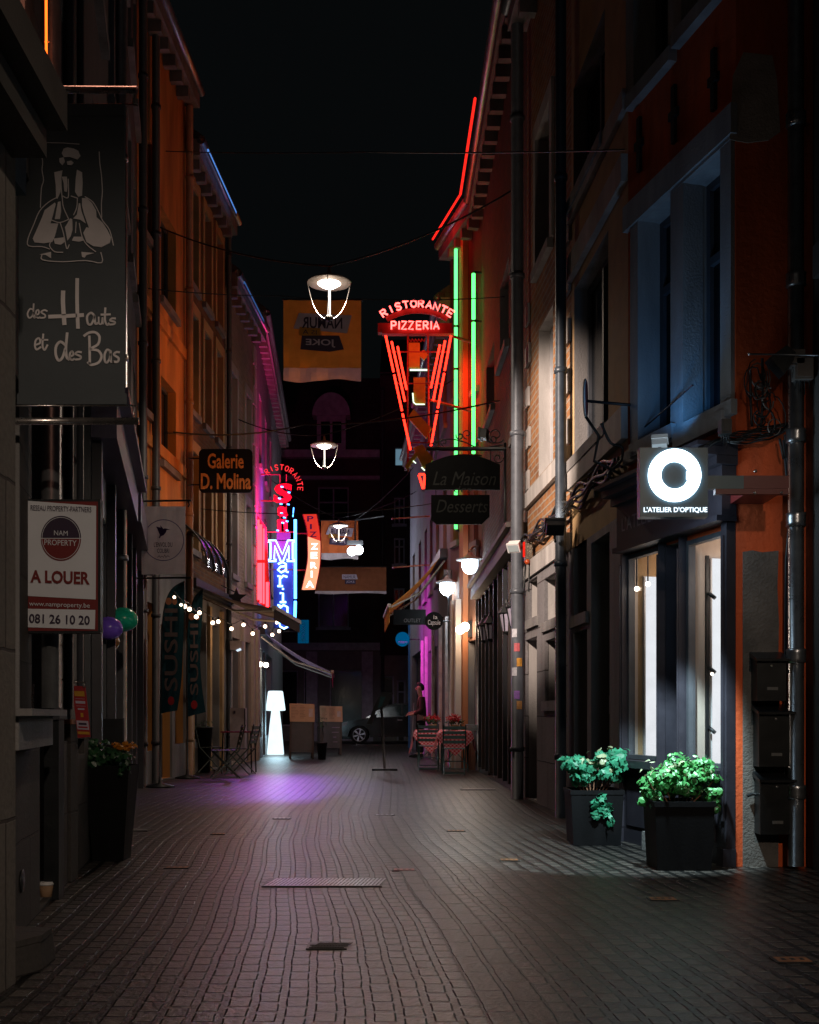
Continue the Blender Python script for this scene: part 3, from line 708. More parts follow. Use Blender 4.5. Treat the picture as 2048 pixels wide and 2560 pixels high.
# dark shop with pipes
ops = [('w', 's', .35, 1.15, 1.0, 2.6), ('w', 'd', 1.5, 2.3, .02, 2.7), ('w', 's', 2.55, 3.4, .75, 2.7), ('w', 'w', .5, 1.3, 3.6, 5.4), ('w', 'w', 2.2, 3.0, 3.6, 5.4)]
ds, W11 = building('dark_shop_house', 'unlit grey shop house behind the hanging banner with two thick drainpipes', 'house', LA, LB, 'L', 9.5, ops, M_block, z_low=.85, low_mat=M_block, fm=M_dark)
for px_, r_ in ((134, .05), (176, .03), (205, .022)):
    pipe(W11, W11.u(px_, .1), 1.04, 9, ds, r_, M_grey if r_ > .04 else M_dark)
q = MB(); W11.box(q, .3, 1.25, .86, 1.0, .045, .14); W11.box(q, .25, 1.3, 1.001, 1.03, .045, .2); q.build('window_ledge', M_stoned, ds, W11)
for u_ in (.62, .95):
    q = MB(); q.lathe(W11.pt(u_, .24, .041), [(.05, 0), (.055, .006), (.05, .01)], 16, W11.n3); q.build('vent_hole', M_black, ds)
# long dark house
ops = [('w', 's', .4, 1.6, .55, 2.6), ('w', 'd', 1.9, 2.8, .02, 2.8), ('w', 's', 3.1, 4.6, .5, 2.7), ('w', 'd', 4.9, 5.7, .02, 2.8), ('w', 's', 6.0, 7.9, .5, 2.8)]
for z in (3.9, 6.6, 9.2):
    for u_ in (.7, 2.5, 4.3, 6.1, 7.5): ops.append(('w', 'w', u_, u_ + .85, z, z + 1.8))
dl, W12 = building('long_dark_house', 'tall dark house behind the balloons and the bird sign', 'house', LB, LC, 'L', 12.4, ops, M_dull, fm=M_dark, z_low=3.2, low_mat=solid('black_timber_front', (.05, .055, .065), .4, 0, .2, 6, .1, True))
for u_ in (.15, 1.75, 2.95, 4.75, 5.85, 8.1):
    q = MB(); W12.box(q, u_ - .06, u_ + .06, 0, 3.15, .043, .11); q.build('pilaster', M_shop, dl, W12)
q = MB(); W12.box(q, 0, 3.6, 2.95, 3.25, .043, .22); W12.box(q, 3.8, W12.L - .1, 3.0, 3.3, .043, .24); W12.box(q, 0, 3.62, 3.252, 3.31, .003, .3); q.build('shop_cornice', solid('violet_grey_fascia', (.16, .13, .2), .4), dl, W12)
pipe(W12, W12.u(306, .1), 0, 12, dl, .055, M_grey); pipe(W12, W12.L - .12, 0, 12, dl, .06, M_dark)
# orange lit house
ops = [('px', 'w2', 402, 440, 512, 741), ('px', 'w2', 403, 440, 938, 1150), ('px', 'w2', 348, 380, 300, 560), ('px', 'w2', 348, 380, 760, 1010), ('px', 's', 352, 385, 1500, 1880), ('px', 'd', 396, 425, 1560, 2100), ('px', 's', 432, 458, 1520, 1860)]
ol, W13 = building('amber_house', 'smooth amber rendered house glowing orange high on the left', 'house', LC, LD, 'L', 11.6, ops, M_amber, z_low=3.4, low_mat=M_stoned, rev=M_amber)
pieces(W13, 'string_course', M_amber, ol, [(0, W13.L, z_, z_ + .18, .003, .05) for z_ in (7.0, 5.0)])
pipe(W13, W13.u(392, .1), 0, 11.3, ol, .06, M_dark); pipe(W13, W13.L - .1, 0, 11.3, ol, .06, solid('amber_downpipe', (.3, .18, .1), .5))
# amber brick house
ops = [('w', 'w2', .3, .85, z, z + 1.7) for z in (3.9, 6.3, 8.5)] + [('w', 'w2', 1.35, 1.9, z, z + 1.7) for z in (3.9, 6.3, 8.5)] + [('w', 'w2', 2.4, 2.95, z, z + 1.7) for z in (3.9, 6.3, 8.5)] + [('w', 's', .3, 1.4, .6, 2.7), ('w', 'd', 1.7, 2.5, .02, 2.7)]
ab, W14 = building('amber_brick_house', 'amber brick house behind the gallery sign', 'house', LD, LE, 'L', 10.8, ops, M_brick_y, z_low=3.1, low_mat=M_stoned, surround=M_cream)
for u_ in (.15, 1.55, 2.62): 
    q = MB(); W14.box(q, u_ - .08, u_ + .08, 0, 3.0, .043, .1); q.build('pilaster', M_cream, ab, W14)
pipe(W14, W14.L - .08, 0, 10.5, ab, .05, M_dark)
# pale brick house
ops = [('w', 'w2', .5, 1.1, z, z + 1.7) for z in (3.9, 6.3)] + [('w', 'w2', 2.1, 2.7, z, z + 1.7) for z in (3.9, 6.3)] + [('w', 's', .35, 1.3, .6, 2.6), ('w', 'd', 1.75, 2.5, .02, 2.6)]
pb, W15 = building('pale_brick_house', 'pale brick house with cream quoins next to the red neon tubes', 'house', LE, LG, 'L', 9.8, ops, M_brick_p, z_low=3.0, low_mat=solid('cream_stone_front', (.42, .34, .27), .8, 0, .2, 3, .3, True), surround=M_stone)
for u_ in (.1, 1.5, 2.7, W15.L - .12):
    q = MB(); W15.box(q, u_ - .1, u_ + .1, 0, 2.95, .043, .1); q.build('pilaster', solid('cream_pilaster', (.5, .42, .34), .8, 0, .15, 4, .3), pb, W15)
q = MB()
for k in range(14): W15.box(q, W15.L - .3 - .12 * (k % 2), W15.L - .003, 3.05 + k * .45, 3.46 + k * .45, .003, .03)
q.build('quoin_strip', M_stone, pb, W15)
# neon restaurant house
ops = [('w', 'm', 1.2 + k * 2.1, 2.0 + k * 2.1, z, z + 1.7) for k in range(3) for z in (4.4, 7.0)] + [('w', 's', .5, 1.5, .5, 2.6), ('w', 'd', 1.9, 2.8, .02, 2.6), ('w', 's', 3.2, 6.0, .5, 2.6)]
nh, W16 = building('restaurant_house', 'dark brick restaurant house washed violet and red by its neon sign', 'house', LG, LH, 'L', 10.2, ops, M_brick_v, z_low=3.0, low_mat=solid('teal_grey_front', (.16, .2, .22), .6, 0, .2, 3, .2, True))

# ---- houses across the end of the street
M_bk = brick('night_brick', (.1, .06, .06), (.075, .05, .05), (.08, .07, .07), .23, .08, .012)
M_vtrim = solid('pale_trim', (.34, .33, .42), .7)
ops = [('px', 'w', 795, 872, 1217, 1335), ('px', 'w2', 795, 872, 1440, 1568), ('px', 'w', 560, 660, 1217, 1335), ('px', 's', 759, 796, 1676, 1815), ('px', 's', 824, 910, 1676, 1858), ('px', 's', 690, 745, 1676, 1815)]
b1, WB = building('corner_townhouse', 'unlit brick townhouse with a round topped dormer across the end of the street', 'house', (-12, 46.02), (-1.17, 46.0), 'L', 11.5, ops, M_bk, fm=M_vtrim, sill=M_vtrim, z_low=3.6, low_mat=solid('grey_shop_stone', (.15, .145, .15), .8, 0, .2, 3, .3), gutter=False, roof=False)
# dormer and roof
pieces(WB, 'cornice', M_vtrim, b1, [(0, WB.L, 11.2, 11.5, .003, .3), (0, WB.L, 10.35, 10.5, .003, .15), (0, WB.L, 3.605, 3.9, .003, .16)])
q = MB(); q.prism([WB.pt(0, 11.5, .1), WB.pt(0, 11.52, .2), WB.pt(0, 14.8, -1.4), WB.pt(0, 14.8, -6), WB.pt(0, 11.5, -6)], WB.d3 * WB.L); q.build('roof', M_roof, b1, WB)
a = at(793, 1128, 45.9); b = at(865, 1035, 45.9)
dm_ = MB(); dm_.box(a.x, b.x, 45.75, 47.4, 11.5, b.z - .1); c_ = (a.x + b.x) / 2; rx = (b.x - a.x) / 2 + .18
dm_.prism([V(c_ + rx * math.cos(R(180 * k / 16)), 45.68, b.z - .1 + .9 * math.sin(R(180 * k / 16))) for k in range(17)], (0, 1.7, 0))
dmo = dm_.build('dormer', M_vtrim, b1)
q = MB(); q.box(a.x + .17, c_ - .05, 45.71, 45.74, 11.75, b.z - .35); q.box(c_ + .05, b.x - .17, 45.71, 45.74, 11.75, b.z - .35); q.build('pane', M_pane, dmo)
for k in range(5):
    q = MB(); uu = WB.L - 9.3 + k * 2.2; WB.box(q, uu - .22, uu + .22, 0, 3.55, .043, .14); q.build('pilaster', M_vtrim, b1, WB)
ops = [('px', 'w', 985, 1012, 1243, 1310), ('px', 'w', 985, 1012, 1345, 1410), ('px', 'w2', 984, 1012, 1470, 1530), ('px', 's', 958, 985, 1690, 1840), ('px', 'd', 992, 1014, 1700, 1858), ('px', 'u', 988, 1011, 1120, 1163)]
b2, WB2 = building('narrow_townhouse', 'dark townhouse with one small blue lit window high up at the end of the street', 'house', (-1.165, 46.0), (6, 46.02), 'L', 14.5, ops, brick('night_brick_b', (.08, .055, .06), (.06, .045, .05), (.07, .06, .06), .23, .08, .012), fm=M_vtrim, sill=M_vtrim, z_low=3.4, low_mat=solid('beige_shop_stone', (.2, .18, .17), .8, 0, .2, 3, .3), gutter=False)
wq = WB2.px(988, 1011, 1120, 1163); q = MB(); WB2.box(q, wq[0] + .02, wq[1] - .02, wq[2] + .02, wq[3] - .02, -.15, -.12)
f_ = q.build('lit_window', glow('blue_window', (.25, .45, .6), .45), b2, WB2)
pipe(WB2, .1, 0, 14, b2, .07, M_dark)

# ================================================================ street lanterns on wires
def lantern(px_, pyt, D, capw, label, power, loc=None, spread=152):
    """pyt = photo y of the rim of the cap"""
    c = at(px_, pyt, D) if loc is None else Vector(loc)
    r = capw / 2
    t = thing('street_lantern', label, 'street lantern', c - V(0, 0, r * 1.75), 'lanterns hung over the street')
    m = MB(); m.lathe(c, [(r * 1.02, -.012), (r * 1.05, 0), (r * .75, r * .16), (r * .3, r * .30), (r * .1, r * .38), (r * .06, r * .7), (.001, r * .72)], 24); m.build('hood', solid('lantern_hood', (.25, .22, .2), .5, .2), t)
    m = MB(); m.lathe(c - V(0, 0, .016), [(r * .55, 0), (r * .4, -.03), (r * .2, -.06), (.001, -.07)], 20); m.build('lens', glow('lantern_lens', (1, .86, .72), 14), t)
    m = MB()
    for k in range(4):
        an = R(45 + 90 * k) if False else R(90 * k)
        pts = [(1.0, 0), (1.0, -.12), (.92, -.5), (.78, -1.0), (.56, -1.42), (.3, -1.66), (.08, -1.72)]
        m.tube([c + V(math.cos(an) * a_ * r, math.sin(an) * a_ * r, h_ * r) for a_, h_ in spline(pts, 3)], .0065, 6)
    m.build('frame', solid('lantern_frame', (.3, .27, .25), .3, .8, .1, 9, .03), t)
    m = MB(); m.lathe(c - V(0, 0, r * 1.75), [(.001, -.02), (.05, 0), (.055, .03), (.02, .06)], 12); m.build('finial', M_black, t)
    lamp('lantern_light', 'POINT', c - V(0, 0, r * 1.2), power * .07 if power < 300 else 3, (1, .80, .62), t, None, .12)
    m = MB(); m.tube([c - V(0, 0, .1), c - V(0, 0, r * 1.68)], .02, 8); m.build('stem', glow('lantern_stem', (1, .9, .8), 2.2), t)
    lamp('lantern_light', 'SPOT', c - V(0, 0, .2), power, (1, .80, .62), t, c - V(0, 0, 3), .1, spread, .35 if spread < 155 else .15)
    return t, c + V(0, 0, r * .7)
tops = []
for a_ in ((823, 706, 15.0, .55, 'white hot street lantern nearest the camera, in front of the big yellow banner', 225),
           (811, 1113, 23.8, .55, 'middle street lantern hanging below the dormer of the house across the end', 170),
           (847, 1314, 34.0, .55, 'farthest glowing street lantern, in front of the orange banner beside the floodlight', 130)):
    tops.append(lantern(*a_)[1])

# wires ------------------------------------------------------
def wire(label, pts, r=.012, sag=.25, name='overhead_wire', m=None, cat='wire'):
    mb = MB(); P = [Vector(p) for p in pts]
    for i in range(len(P) - 1):
        n = 14; seg = []
        for k in range(n + 1):
            t = k / n; p = P[i].lerp(P[i + 1], t); p.z -= sag * 4 * t * (1 - t); seg.append(p)
        mb.tube(seg, r, 5)
    return tag(mb.build(name, m or M_black, None, None, True), label, cat)
M_wire = solid('wire_grey', (.12, .12, .13), .5, .5)
wire('thin straight wire crossing high over the street below the roofs', [at(415, 378, 18), at(915, 380, 14), at(1650, 372, 9.0)], .008, .02, m=M_wire)
wire('cable carrying the nearest street lantern', [at(395, 566, 18), tops[0] + V(0, 0, .02), at(1290, 470, 14.6)], .012, .12, m=M_black)
wire('cable carrying the middle street lantern', [W15.pt(1.2, 7.2, 0), tops[1] + V(0, 0, .02), W5.pt(1.9, 7.6, 0)], .012, .12, m=M_black)
wire('cable carrying the farthest street lantern', [W16.pt(6.0, 7.6, 0), tops[2] + V(0, 0, .02), W7.pt(2.0, 7.4, 0)], .012, .1, m=M_black)
wire('straight wire stretched behind the nearest lantern at banner height', [at(355, 720, 17.2), at(709, 740, 18), at(903, 748, 18), at(1262, 742, 17)], .008, .03)
wire('chain like cable sagging in front of the dormer window', [W13.pt(2.2, 5.6, 0), at(760, 1062, 20), at(1255, 1000, 17.5)], .014, .1)
wire('dark service cable running low past the middle lantern', [W14.pt(1.0, 4.7, 0), W5.pt(.1, 5.0, 0)], .008, .2)

# ================================================================ banners
M_byel = cloth('yellow_banner_cloth', (.5, .27, .05), .3)
M_bwht = cloth('pale_banner_hem', (.5, .42, .44), .3)
M_bdark = solid('dark_print', (.035, .02, .045), .8, 0, .1, 5, .02)
M_bwh2 = cloth('lilac_print', (.5, .42, .5), .3)
def wavy(mb, P, x0, x1, y0, y1, nx=14, ny=12, amp=.025, lower=0.0):
    for j in range(ny):
        for i in range(nx):
            q_ = []
            for (a, b) in ((i, j), (i + 1, j), (i + 1, j + 1), (i, j + 1)):
                x = x0 + (x1 - x0) * a / nx; y = y0 + (y1 - y0) * b / ny
                q_.append(P(x, y + lower * math.sin(a / nx * math.pi * 2.2) * b / ny, amp * math.sin(a * 1.3 + b * .35) + amp * .5 * math.sin(b * .9)))
            mb.smooth = True; mb.quad(*q_); mb.smooth = False
def namur(D, x0, x1, y0, y1, label, big=True, skew=0):
    S = Sheet(D); t = thing('festival_banner', label, 'banner', S.p((x0 + x1) / 2, y1), 'yellow festival banners across the street')
    yb = y0 + (y1 - y0) * (.84 if big else .9)
    m = MB(); wavy(m, S.p, x0, x1, y0, yb, amp=.012); m.build('cloth', M_byel if D < 20 else cloth('banner_cloth_lit_orange', (.62, .15, .05), .3) if big else cloth('banner_cloth_dim_orange', (.24, .085, .04), .3), t)  # farther banners: light put into cloth colour, orange-red on one, dim on the other
    m = MB(); wavy(m, S.p, x0, x1, yb + .2, y1, ny=3, amp=.012, lower=(y1 - y0) * .02); m.build('hem', M_bwht, t)
    w_, h_ = x1 - x0, y1 - y0
    X = lambda a: x0 + w_ * a
    Y = lambda a: y0 + h_ * a
    if big:
        lp, i_, j_ = [(.20, .17), (.88, .2), (.82, .42), (.13, .36)], [(.21, .34), (.48, .36), (.48, .45), (.20, .45)], [(.24, .45), (.72, .45), (.78, .62), (.60, .65), (.22, .62)]
        tx = [('NAMUR', .24, .76, .22, .36, M_bdark, .02), ('IS A', .25, .43, .375, .43, M_bdark, 0), ('JOKE', .29, .67, .49, .59, M_bwh2, .02)]
    else:
        lp, i_, j_ = [(.38, .28), (.58, .28), (.60, .46), (.38, .46)], None, [(.42, .48), (.57, .48), (.57, .64), (.42, .64)]
        tx = [('NAMUR', .40, .57, .31, .43, M_bdark, 0), ('JOKE', .44, .555, .51, .61, M_bwh2, 0)]
    m = MB(); S.poly(m, [(X(a), Y(b)) for a, b in lp], .03, .034); m.build('emblem', M_bwh2, t)
    if i_: m = MB(); S.poly(m, [(X(a), Y(b)) for a, b in i_], .036, .039); m.build('emblem', cloth('deep_yellow_print', (.45, .22, .04)), t)
    m = MB(); S.poly(m, [(X(a), Y(b)) for a, b in j_], .036, .040); m.build('emblem', M_bdark, t)
    for body, a, b, c, d, mt, bo in tx:
        m = MB(); S.text(m, body, X(a), X(b), Y(c), Y(d), .045, bo, big, skew=h_ * .01); m.build('lettering', mt, t)
    m = MB(); a, b = S.p(x0 - 3, y0 - 1), S.p(x1 + 3, y0 - 1); m.tube([a, b], .014, 6); m.build('rod', M_black, t)
    return t
namur(18.0, 709, 903, 750, 952, 'large yellow banner with mirrored writing and a white hem behind the nearest lantern')
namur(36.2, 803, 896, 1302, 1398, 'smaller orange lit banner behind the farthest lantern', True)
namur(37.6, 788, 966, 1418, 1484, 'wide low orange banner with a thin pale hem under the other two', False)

# ================================================================ big dark hanging banner (left)
D = 5.4; S = Sheet(D)
t = thing('hanging_banner', 'tall dark grey shop banner with a line drawing and white handwriting, upper left', 'banner', S.p(180, 1012))
M_bgrey = solid('charcoal_banner', (.075, .085, .095), .85, 0, .12, 3, .05)
m = MB(); S.rect(m, 48, 313, 262, 1012, 0, .006)
S.rect(m, 48, 313, 262, 292, .006, .009); S.rect(m, 44, 318, 985, 1012, .006, .009); m.build('cloth', M_bgrey, t)
M_ink = solid('pinkish_white_print', (.72, .66, .67), .8, 0, .12, 5, .02)
B0 = (60, 340)  # drawing in crop coordinates, 6.343 to 1
def bp(pts): return [(B0[0] + x / 6.343, B0[1] + y / 6.343) for x, y in pts]
m = MB()
S.line(m, bp([(380, 125), (620, 130), (890, 150)]), 2, .012)
S.line(m, bp(spline([(270, 220), (310, 420), (300, 560), (325, 720), (290, 850), (275, 1150)], 3)), 2.2, .012)
S.line(m, bp(spline([(1205, 270), (1215, 450), (1240, 640), (1255, 900), (1240, 1090), (1245, 1310)], 3)), 2.2, .012)
# generic dancer in a very wide skirt, drawn with brush shapes
shapes = [
 [(640, 215), (700, 195), (800, 215), (870, 250), (905, 330), (860, 390), (740, 350), (640, 350), (610, 290)],
 [(570, 370), (640, 350), (660, 420), (620, 480), (575, 430)],
 [(690, 420), (760, 405), (800, 440), (760, 480), (700, 470)],
 [(490, 590), (620, 560), (600, 700), (590, 900), (540, 1010), (520, 1000), (515, 800)],
 [(850, 550), (930, 590), (940, 760), (930, 960), (870, 980), (820, 900), (830, 700)],
 [(610, 660), (690, 660), (700, 800), (690, 900), (650, 890), (640, 760)],
 [(500, 1070), (515, 1090), (470, 1270), (430, 1400), (555, 1400), (500, 1600), (460, 1690), (330, 1715), (180, 1700), (150, 1640), (240, 1440), (300, 1300), (340, 1190)],
 [(930, 1000), (1010, 1000), (1090, 1080), (1150, 1190), (1160, 1300), (1260, 1390), (1330, 1500), (1390, 1620), (1370, 1710), (1240, 1775), (1110, 1760), (1000, 1690), (950, 1550), (1000, 1460), (1040, 1470), (960, 1240), (930, 1120)],
 [(550, 1060), (590, 1050), (600, 1200), (580, 1330), (500, 1330)],
 [(880, 1080), (900, 1080), (920, 1200), (990, 1400), (900, 1340), (790, 1320), (850, 1260)],
 [(740, 1320), (775, 1330), (780, 1500), (750, 1600), (700, 1670), (660, 1460), (700, 1400)],
 [(480, 1640), (640, 1620), (660, 1690), (590, 1740), (500, 1720)],
 [(800, 1610), (930, 1610), (950, 1670), (880, 1690), (770, 1670)],
 [(260, 1890), (440, 1850), (440, 1950), (360, 1900)], [(920, 1850), (1130, 1870), (1000, 1900), (970, 1940), (930, 1930)]]
for s_ in shapes: S.poly(m, bp(s_), .007, .010)
for l in ([(520, 1000), (400, 1070), (260, 1210), (170, 1420), (80, 1640), (90, 1760), (300, 1770), (420, 1810)],
          [(980, 980), (1100, 1060), (1180, 1190), (1260, 1360), (1370, 1510), (1430, 1750)],
          [(600, 680), (605, 850), (620, 1000), (640, 1150), (720, 1330)], [(860, 1000), (850, 1150), (800, 1270)],
          [(630, 970), (690, 1000), (720, 960), (715, 700)], [(760, 970), (850, 1000)],
          [(450, 1350), (580, 1390), (720, 1340)], [(590, 1400), (640, 1560), (690, 1800), (730, 1740)], [(840, 1380), (830, 1550)], [(890, 1400), (930, 1600), (1010, 1740), (1150, 1850)],
          [(300, 1900), (310, 1980), (620, 2010), (990, 1990), (1245, 2025), (1230, 1860)], [(440, 1690), (420, 1760), (500, 1850), (630, 1860)]):
    S.line(m, bp(spline(l, 3)), 2.4, .012)
m.build('drawing', M_ink, t)
T0 = (40, 680)
def tp(pts): return [(T0[0] + x / 5.75, T0[1] + y / 5.75) for x, y in pts]
m = MB()
def hand(pts, w_, sm=True): S.line(m, tp(spline(pts, 4) if sm else pts), w_ / 5.75 * 1.05, .012)
hand([(690, 295), (688, 460), (708, 760)], 58); hand([(892, 115), (890, 450), (903, 815)], 50); hand([(490, 655), (740, 645), (975, 632)], 52)
hand([(262, 555), (215, 545), (180, 610), (200, 670), (245, 650), (265, 590)], 22); hand([(268, 470), (262, 600), (275, 668), (300, 650)], 22)
hand([(285, 640), (340, 610), (335, 560), (305, 575), (300, 640), (330, 672), (360, 660)], 22); hand([(460, 575), (420, 560), (375, 590), (430, 630), (425, 665), (365, 672)], 22); m.build('lettering', M_ink, t); m = MB()
hand([(1140, 640), (1090, 600), (1035, 650), (1045, 750), (1090, 765), (1130, 690), (1140, 640), (1150, 750), (1190, 745)], 30)
hand([(1200, 660), (1205, 750), (1240, 755), (1255, 670), (1262, 760)], 20); hand([(1295, 530), (1290, 700), (1320, 770), (1350, 750)], 28); hand([(1235, 625), (1365, 622)], 28)
hand([(1440, 680), (1390, 680), (1365, 710), (1430, 730), (1420, 760), (1360, 768)], 26); m.build('lettering', M_ink, t); m = MB()
hand([(290, 1060), (360, 1030), (345, 965), (300, 990), (285, 1070), (310, 1125), (370, 1090)], 26); hand([(405, 905), (395, 1070), (425, 1130), (465, 1060)], 26); hand([(370, 985), (470, 988)], 24); m.build('lettering', M_ink, t); m = MB()
hand([(720, 1060), (650, 1015), (590, 1080), (585, 1200), (625, 1280), (680, 1240), (720, 1120)], 36); hand([(748, 890), (730, 1100), (740, 1230), (775, 1270)], 36)
hand([(785, 1230), (835, 1200), (820, 1155), (790, 1180), (785, 1240), (815, 1275), (850, 1260)], 28); hand([(950, 1165), (900, 1160), (870, 1190), (940, 1225), (930, 1260), (870, 1270)], 28); m.build('lettering', M_ink, t); m = MB()
hand([(1065, 935), (1070, 1100), (1072, 1330)], 34); hand([(990, 930), (1060, 885), (1150, 880), (1210, 940), (1190, 1050), (1080, 1120), (1190, 1140), (1240, 1220), (1200, 1310), (1100, 1345), (1045, 1310)], 34)
hand([(1370, 1150), (1320, 1130), (1285, 1200), (1290, 1290), (1320, 1310), (1360, 1250), (1370, 1150), (1375, 1290), (1410, 1300)], 30); hand([(1495, 1165), (1450, 1165), (1420, 1200), (1485, 1250), (1470, 1300), (1400, 1300)], 30)
m.build('lettering', M_ink, t)
m = MB(); m.tube([S.p(30, 224), S.p(343, 224)], .017, 12); m.tube([S.p(30, 1053), S.p(348, 1053)], .017, 12)
m.tube([S.p(40, 261), S.p(343, 261)], .004, 6); m.tube([S.p(332, 222), S.p(332, 262)], .004, 6); m.tube([S.p(36, 1014), S.p(343, 1014)], .004, 6); m.tube([S.p(334, 1012), S.p(334, 1052)], .005, 6)
m.build('bracket', M_chrome, t)
# orange tube glowing against the pipe, top left
t = thing('orange_tube_light', 'thin orange neon tube glowing beside the big pipe at the top left corner', 'neon tube', at(116, 172, 5.6))
m = MB(); m.tube([at(116, 150, 5.6), at(115, -160, 5.6)], .006, 8); m.build('tube', glow('orange_tube', (1, .12, .01), 4), t)
m = MB(); m.tube([at(112, 176, 5.6), at(113, 150, 5.6)], .01, 6); m.tube([at(124, 105, 5.6), at(112, 105, 5.6)], .004, 5); m.build('end_cap', M_chrome, t)
lamp('neon_spill_fill', 'POINT', at(118, -20, 5.45), 1.6, (1, .45, .3), t, None, .05)  # added point lamp, strengthens the orange tube's light on the pipe
# alarm box
S = Sheet(4.6)
t = thing('alarm_box', 'dark blue alarm box with a small amber lamp fixed to the stone pier', 'alarm box', S.p(40, 490))
m = MB(); a, b = S.p(14, 489), S.p(66, 320); m.box(a.x, b.x, 4.45, 4.6, a.z, b.z); m.build('housing', solid('navy_box', (.05, .09, .12), .5), t)
m = MB()
for k in range(12): yy = 330 + k * 6; q0 = S.p(62, yy, .155); m.box(q0.x, q0.x + .012, 4.44, 4.449, q0.z, q0.z + .004)
m.build('louvre', M_black, t)
m = MB(); m.ball(S.p(76, 386, .07), .02, 12, (.6, .8, 1.9)); m.build('amber_lamp', solid('amber_lens', (.35, .16, .01), .2), t)

# ================================================================ to-let sign
D = 5.8; S = Sheet(D)
t = thing('letting_sign', 'white and maroon board offering premises to let, below the dark hanging banner', 'sign', S.p(150, 1580))
M_mar = solid('maroon_print', (.16, .012, .012), .7, 0, .06, 4, .02); M_lg = solid('pale_grey_board', (.62, .63, .68), .7, 0, .06, 3, .02)
m = MB(); a, b = S.p(49, 1584), S.p(254, 1250); m.box(a.x, b.x, D - .02, D + .03, a.z, b.z); m.build('frame', M_black, t)
m = MB(); S.rect(m, 66, 248, 1256, 1578, .021, .023); m.build('border', M_mar, t)
def sk(y, x): return y + (x - 157) * .035
m = MB(); S.poly(m, [(70, sk(1257, 70)), (244, sk(1264, 244)), (243, sk(1497, 243)), (68, sk(1494, 68))], .024, .026); S.poly(m, [(67, sk(1526, 67)), (242, sk(1523, 242)), (241, sk(1571, 241)), (66, sk(1572, 66))], .024, .026)
m.build('board', M_lg, t)
def st(body, x0, x1, y0, y1, mt, bo=0):
    m = MB(); a = S.p(x0, sk(y1, x0), .031); b = S.p(x1, sk(y1, x1), .031); c = S.p(x0, sk(y0, x0), .031); put_text(m, body, a, b - a, c - a, bo); m.build('lettering', mt, t)
st('RESEAU PROPERTY-PARTNERS', 82, 233, 1268, 1281, M_bdark)
m = MB(); S.poly(m, ring_pts(157, 1347, 51, 56), .027, .028); m.build('emblem', M_lg, t)
m = MB(); S.poly(m, ring_pts(157, 1347, 50, 55, 32, 180, 360), .0285, .029); m.build('emblem', M_bdark, t)
m = MB(); S.poly(m, ring_pts(157, 1349, 50, 55, 32, 0, 180), .0285, .029); m.build('emblem', M_mar, t)
m = MB(); S.line(m, ring_pts(157, 1348, 47, 52, 48, 0, 359), 1.2, .0305); m.build('emblem', M_lg, t)
st('NAM', 140, 174, 1329, 1341, M_lg); st('PROPERTY', 116, 196, 1352, 1366, M_lg)
st('A LOUER', 81, 229, 1429, 1461, M_mar, .035); st('www.namproperty.be', 78, 229, 1507, 1522, M_lg)
st('081 26 10 20', 78, 229, 1538, 1561, M_bdark, .02)
m = MB(); m.tube([S.p(44, 1262), S.p(254, 1262)], .012, 8); m.tube([S.p(44, 1575), S.p(254, 1575)], .012, 8); m.build('bracket', M_black, t)

# ================================================================ bird shop sign
D = 14.0; S = Sheet(D)
t = thing('hanging_sign', 'pale cloth sign with a purple hummingbird in a ring', 'sign', S.p(410, 1440))
M_pale = cloth('pale_sign_cloth', (.72, .69, .68), .3)
m = MB(); wavy(m, S.p, 354, 464, 1266, 1436, amp=.006); m.build('cloth', M_pale, t)
m = MB(); S.line(m, ring_pts(410, 1351, 50, 51, 48, 0, 359), 2, .02); m.build('ring', solid('lilac_ring', (.14, .12, .28), .8), t)
M_purp = solid('deep_purple_print', (.06, .02, .1), .8)
m = MB(); C6 = lambda pts: [(340 + x / 4.3125, 1230 + y / 4.3125) for x, y in pts]
S.poly(m, C6([(220, 375), (262, 385), (300, 402), (312, 395), (330, 396), (375, 410), (335, 412), (325, 440), (300, 470), (272, 480), (262, 500), (250, 500), (262, 465), (250, 440), (235, 400)]), .018, .021)
S.poly(m, C6([(268, 362), (300, 400), (290, 440), (270, 410)]), .018, .022); m.build('emblem', M_purp, t)
m = MB(); S.text(m, "L'ENVOL DU", 386, 432, 1356, 1368, .02, .01); S.text(m, 'COLIBRI', 394, 424, 1372, 1383, .02, .01); S.line(m, spline([(395, 1394), (399, 1390), (402, 1394), (406, 1391), (410, 1394), (413, 1388), (416, 1394), (420, 1390), (425, 1393)], 3), 1.1, .02); m.build('lettering', M_bdark, t)
m = MB(); m.tube([S.p(335, 1253), S.p(478, 1251)], .012, 8); m.tube([S.p(312, 1446), S.p(478, 1444)], .012, 8); m.tube([S.p(470, 1251), S.p(474, 1262), S.p(470, 1268)], .01, 6); m.build('bracket', M_black, t)

# gallery sign
D = 19.2; S = Sheet(D)
t = thing('gallery_sign', 'navy hanging board with rounded corners and two lines of gold writing', 'sign', S.p(565, 1232))
pts = []
for cx_, cy_, a0 in ((620, 1219, 0), (510, 1219, 90), (510, 1136, 180), (620, 1136, 270)): pts += ring_pts(cx_, cy_, 12, 13, 5, a0, a0 + 90)
m = MB(); S.poly(m, pts, -.02, .02); m.build('board', solid('navy_board', (.004, .006, .014), .6, spec=.2), t)
M_gold = solid('worn_gold', (.62, .30, .10), .5, 0, .35, 20)
m = MB()
S.text(m, 'Galerie', 520, 610, 1134, 1172, .024, .02); S.text(m, 'D. Molina', 503, 628, 1184, 1224, .024, .025)
m.build('lettering', M_gold, t)
m = MB(); m.tube([S.p(470, 1146), S.p(500, 1146)], .015, 6); m.tube([S.p(470, 1212), S.p(500, 1212)], .015, 6); m.build('bracket', M_black, t)

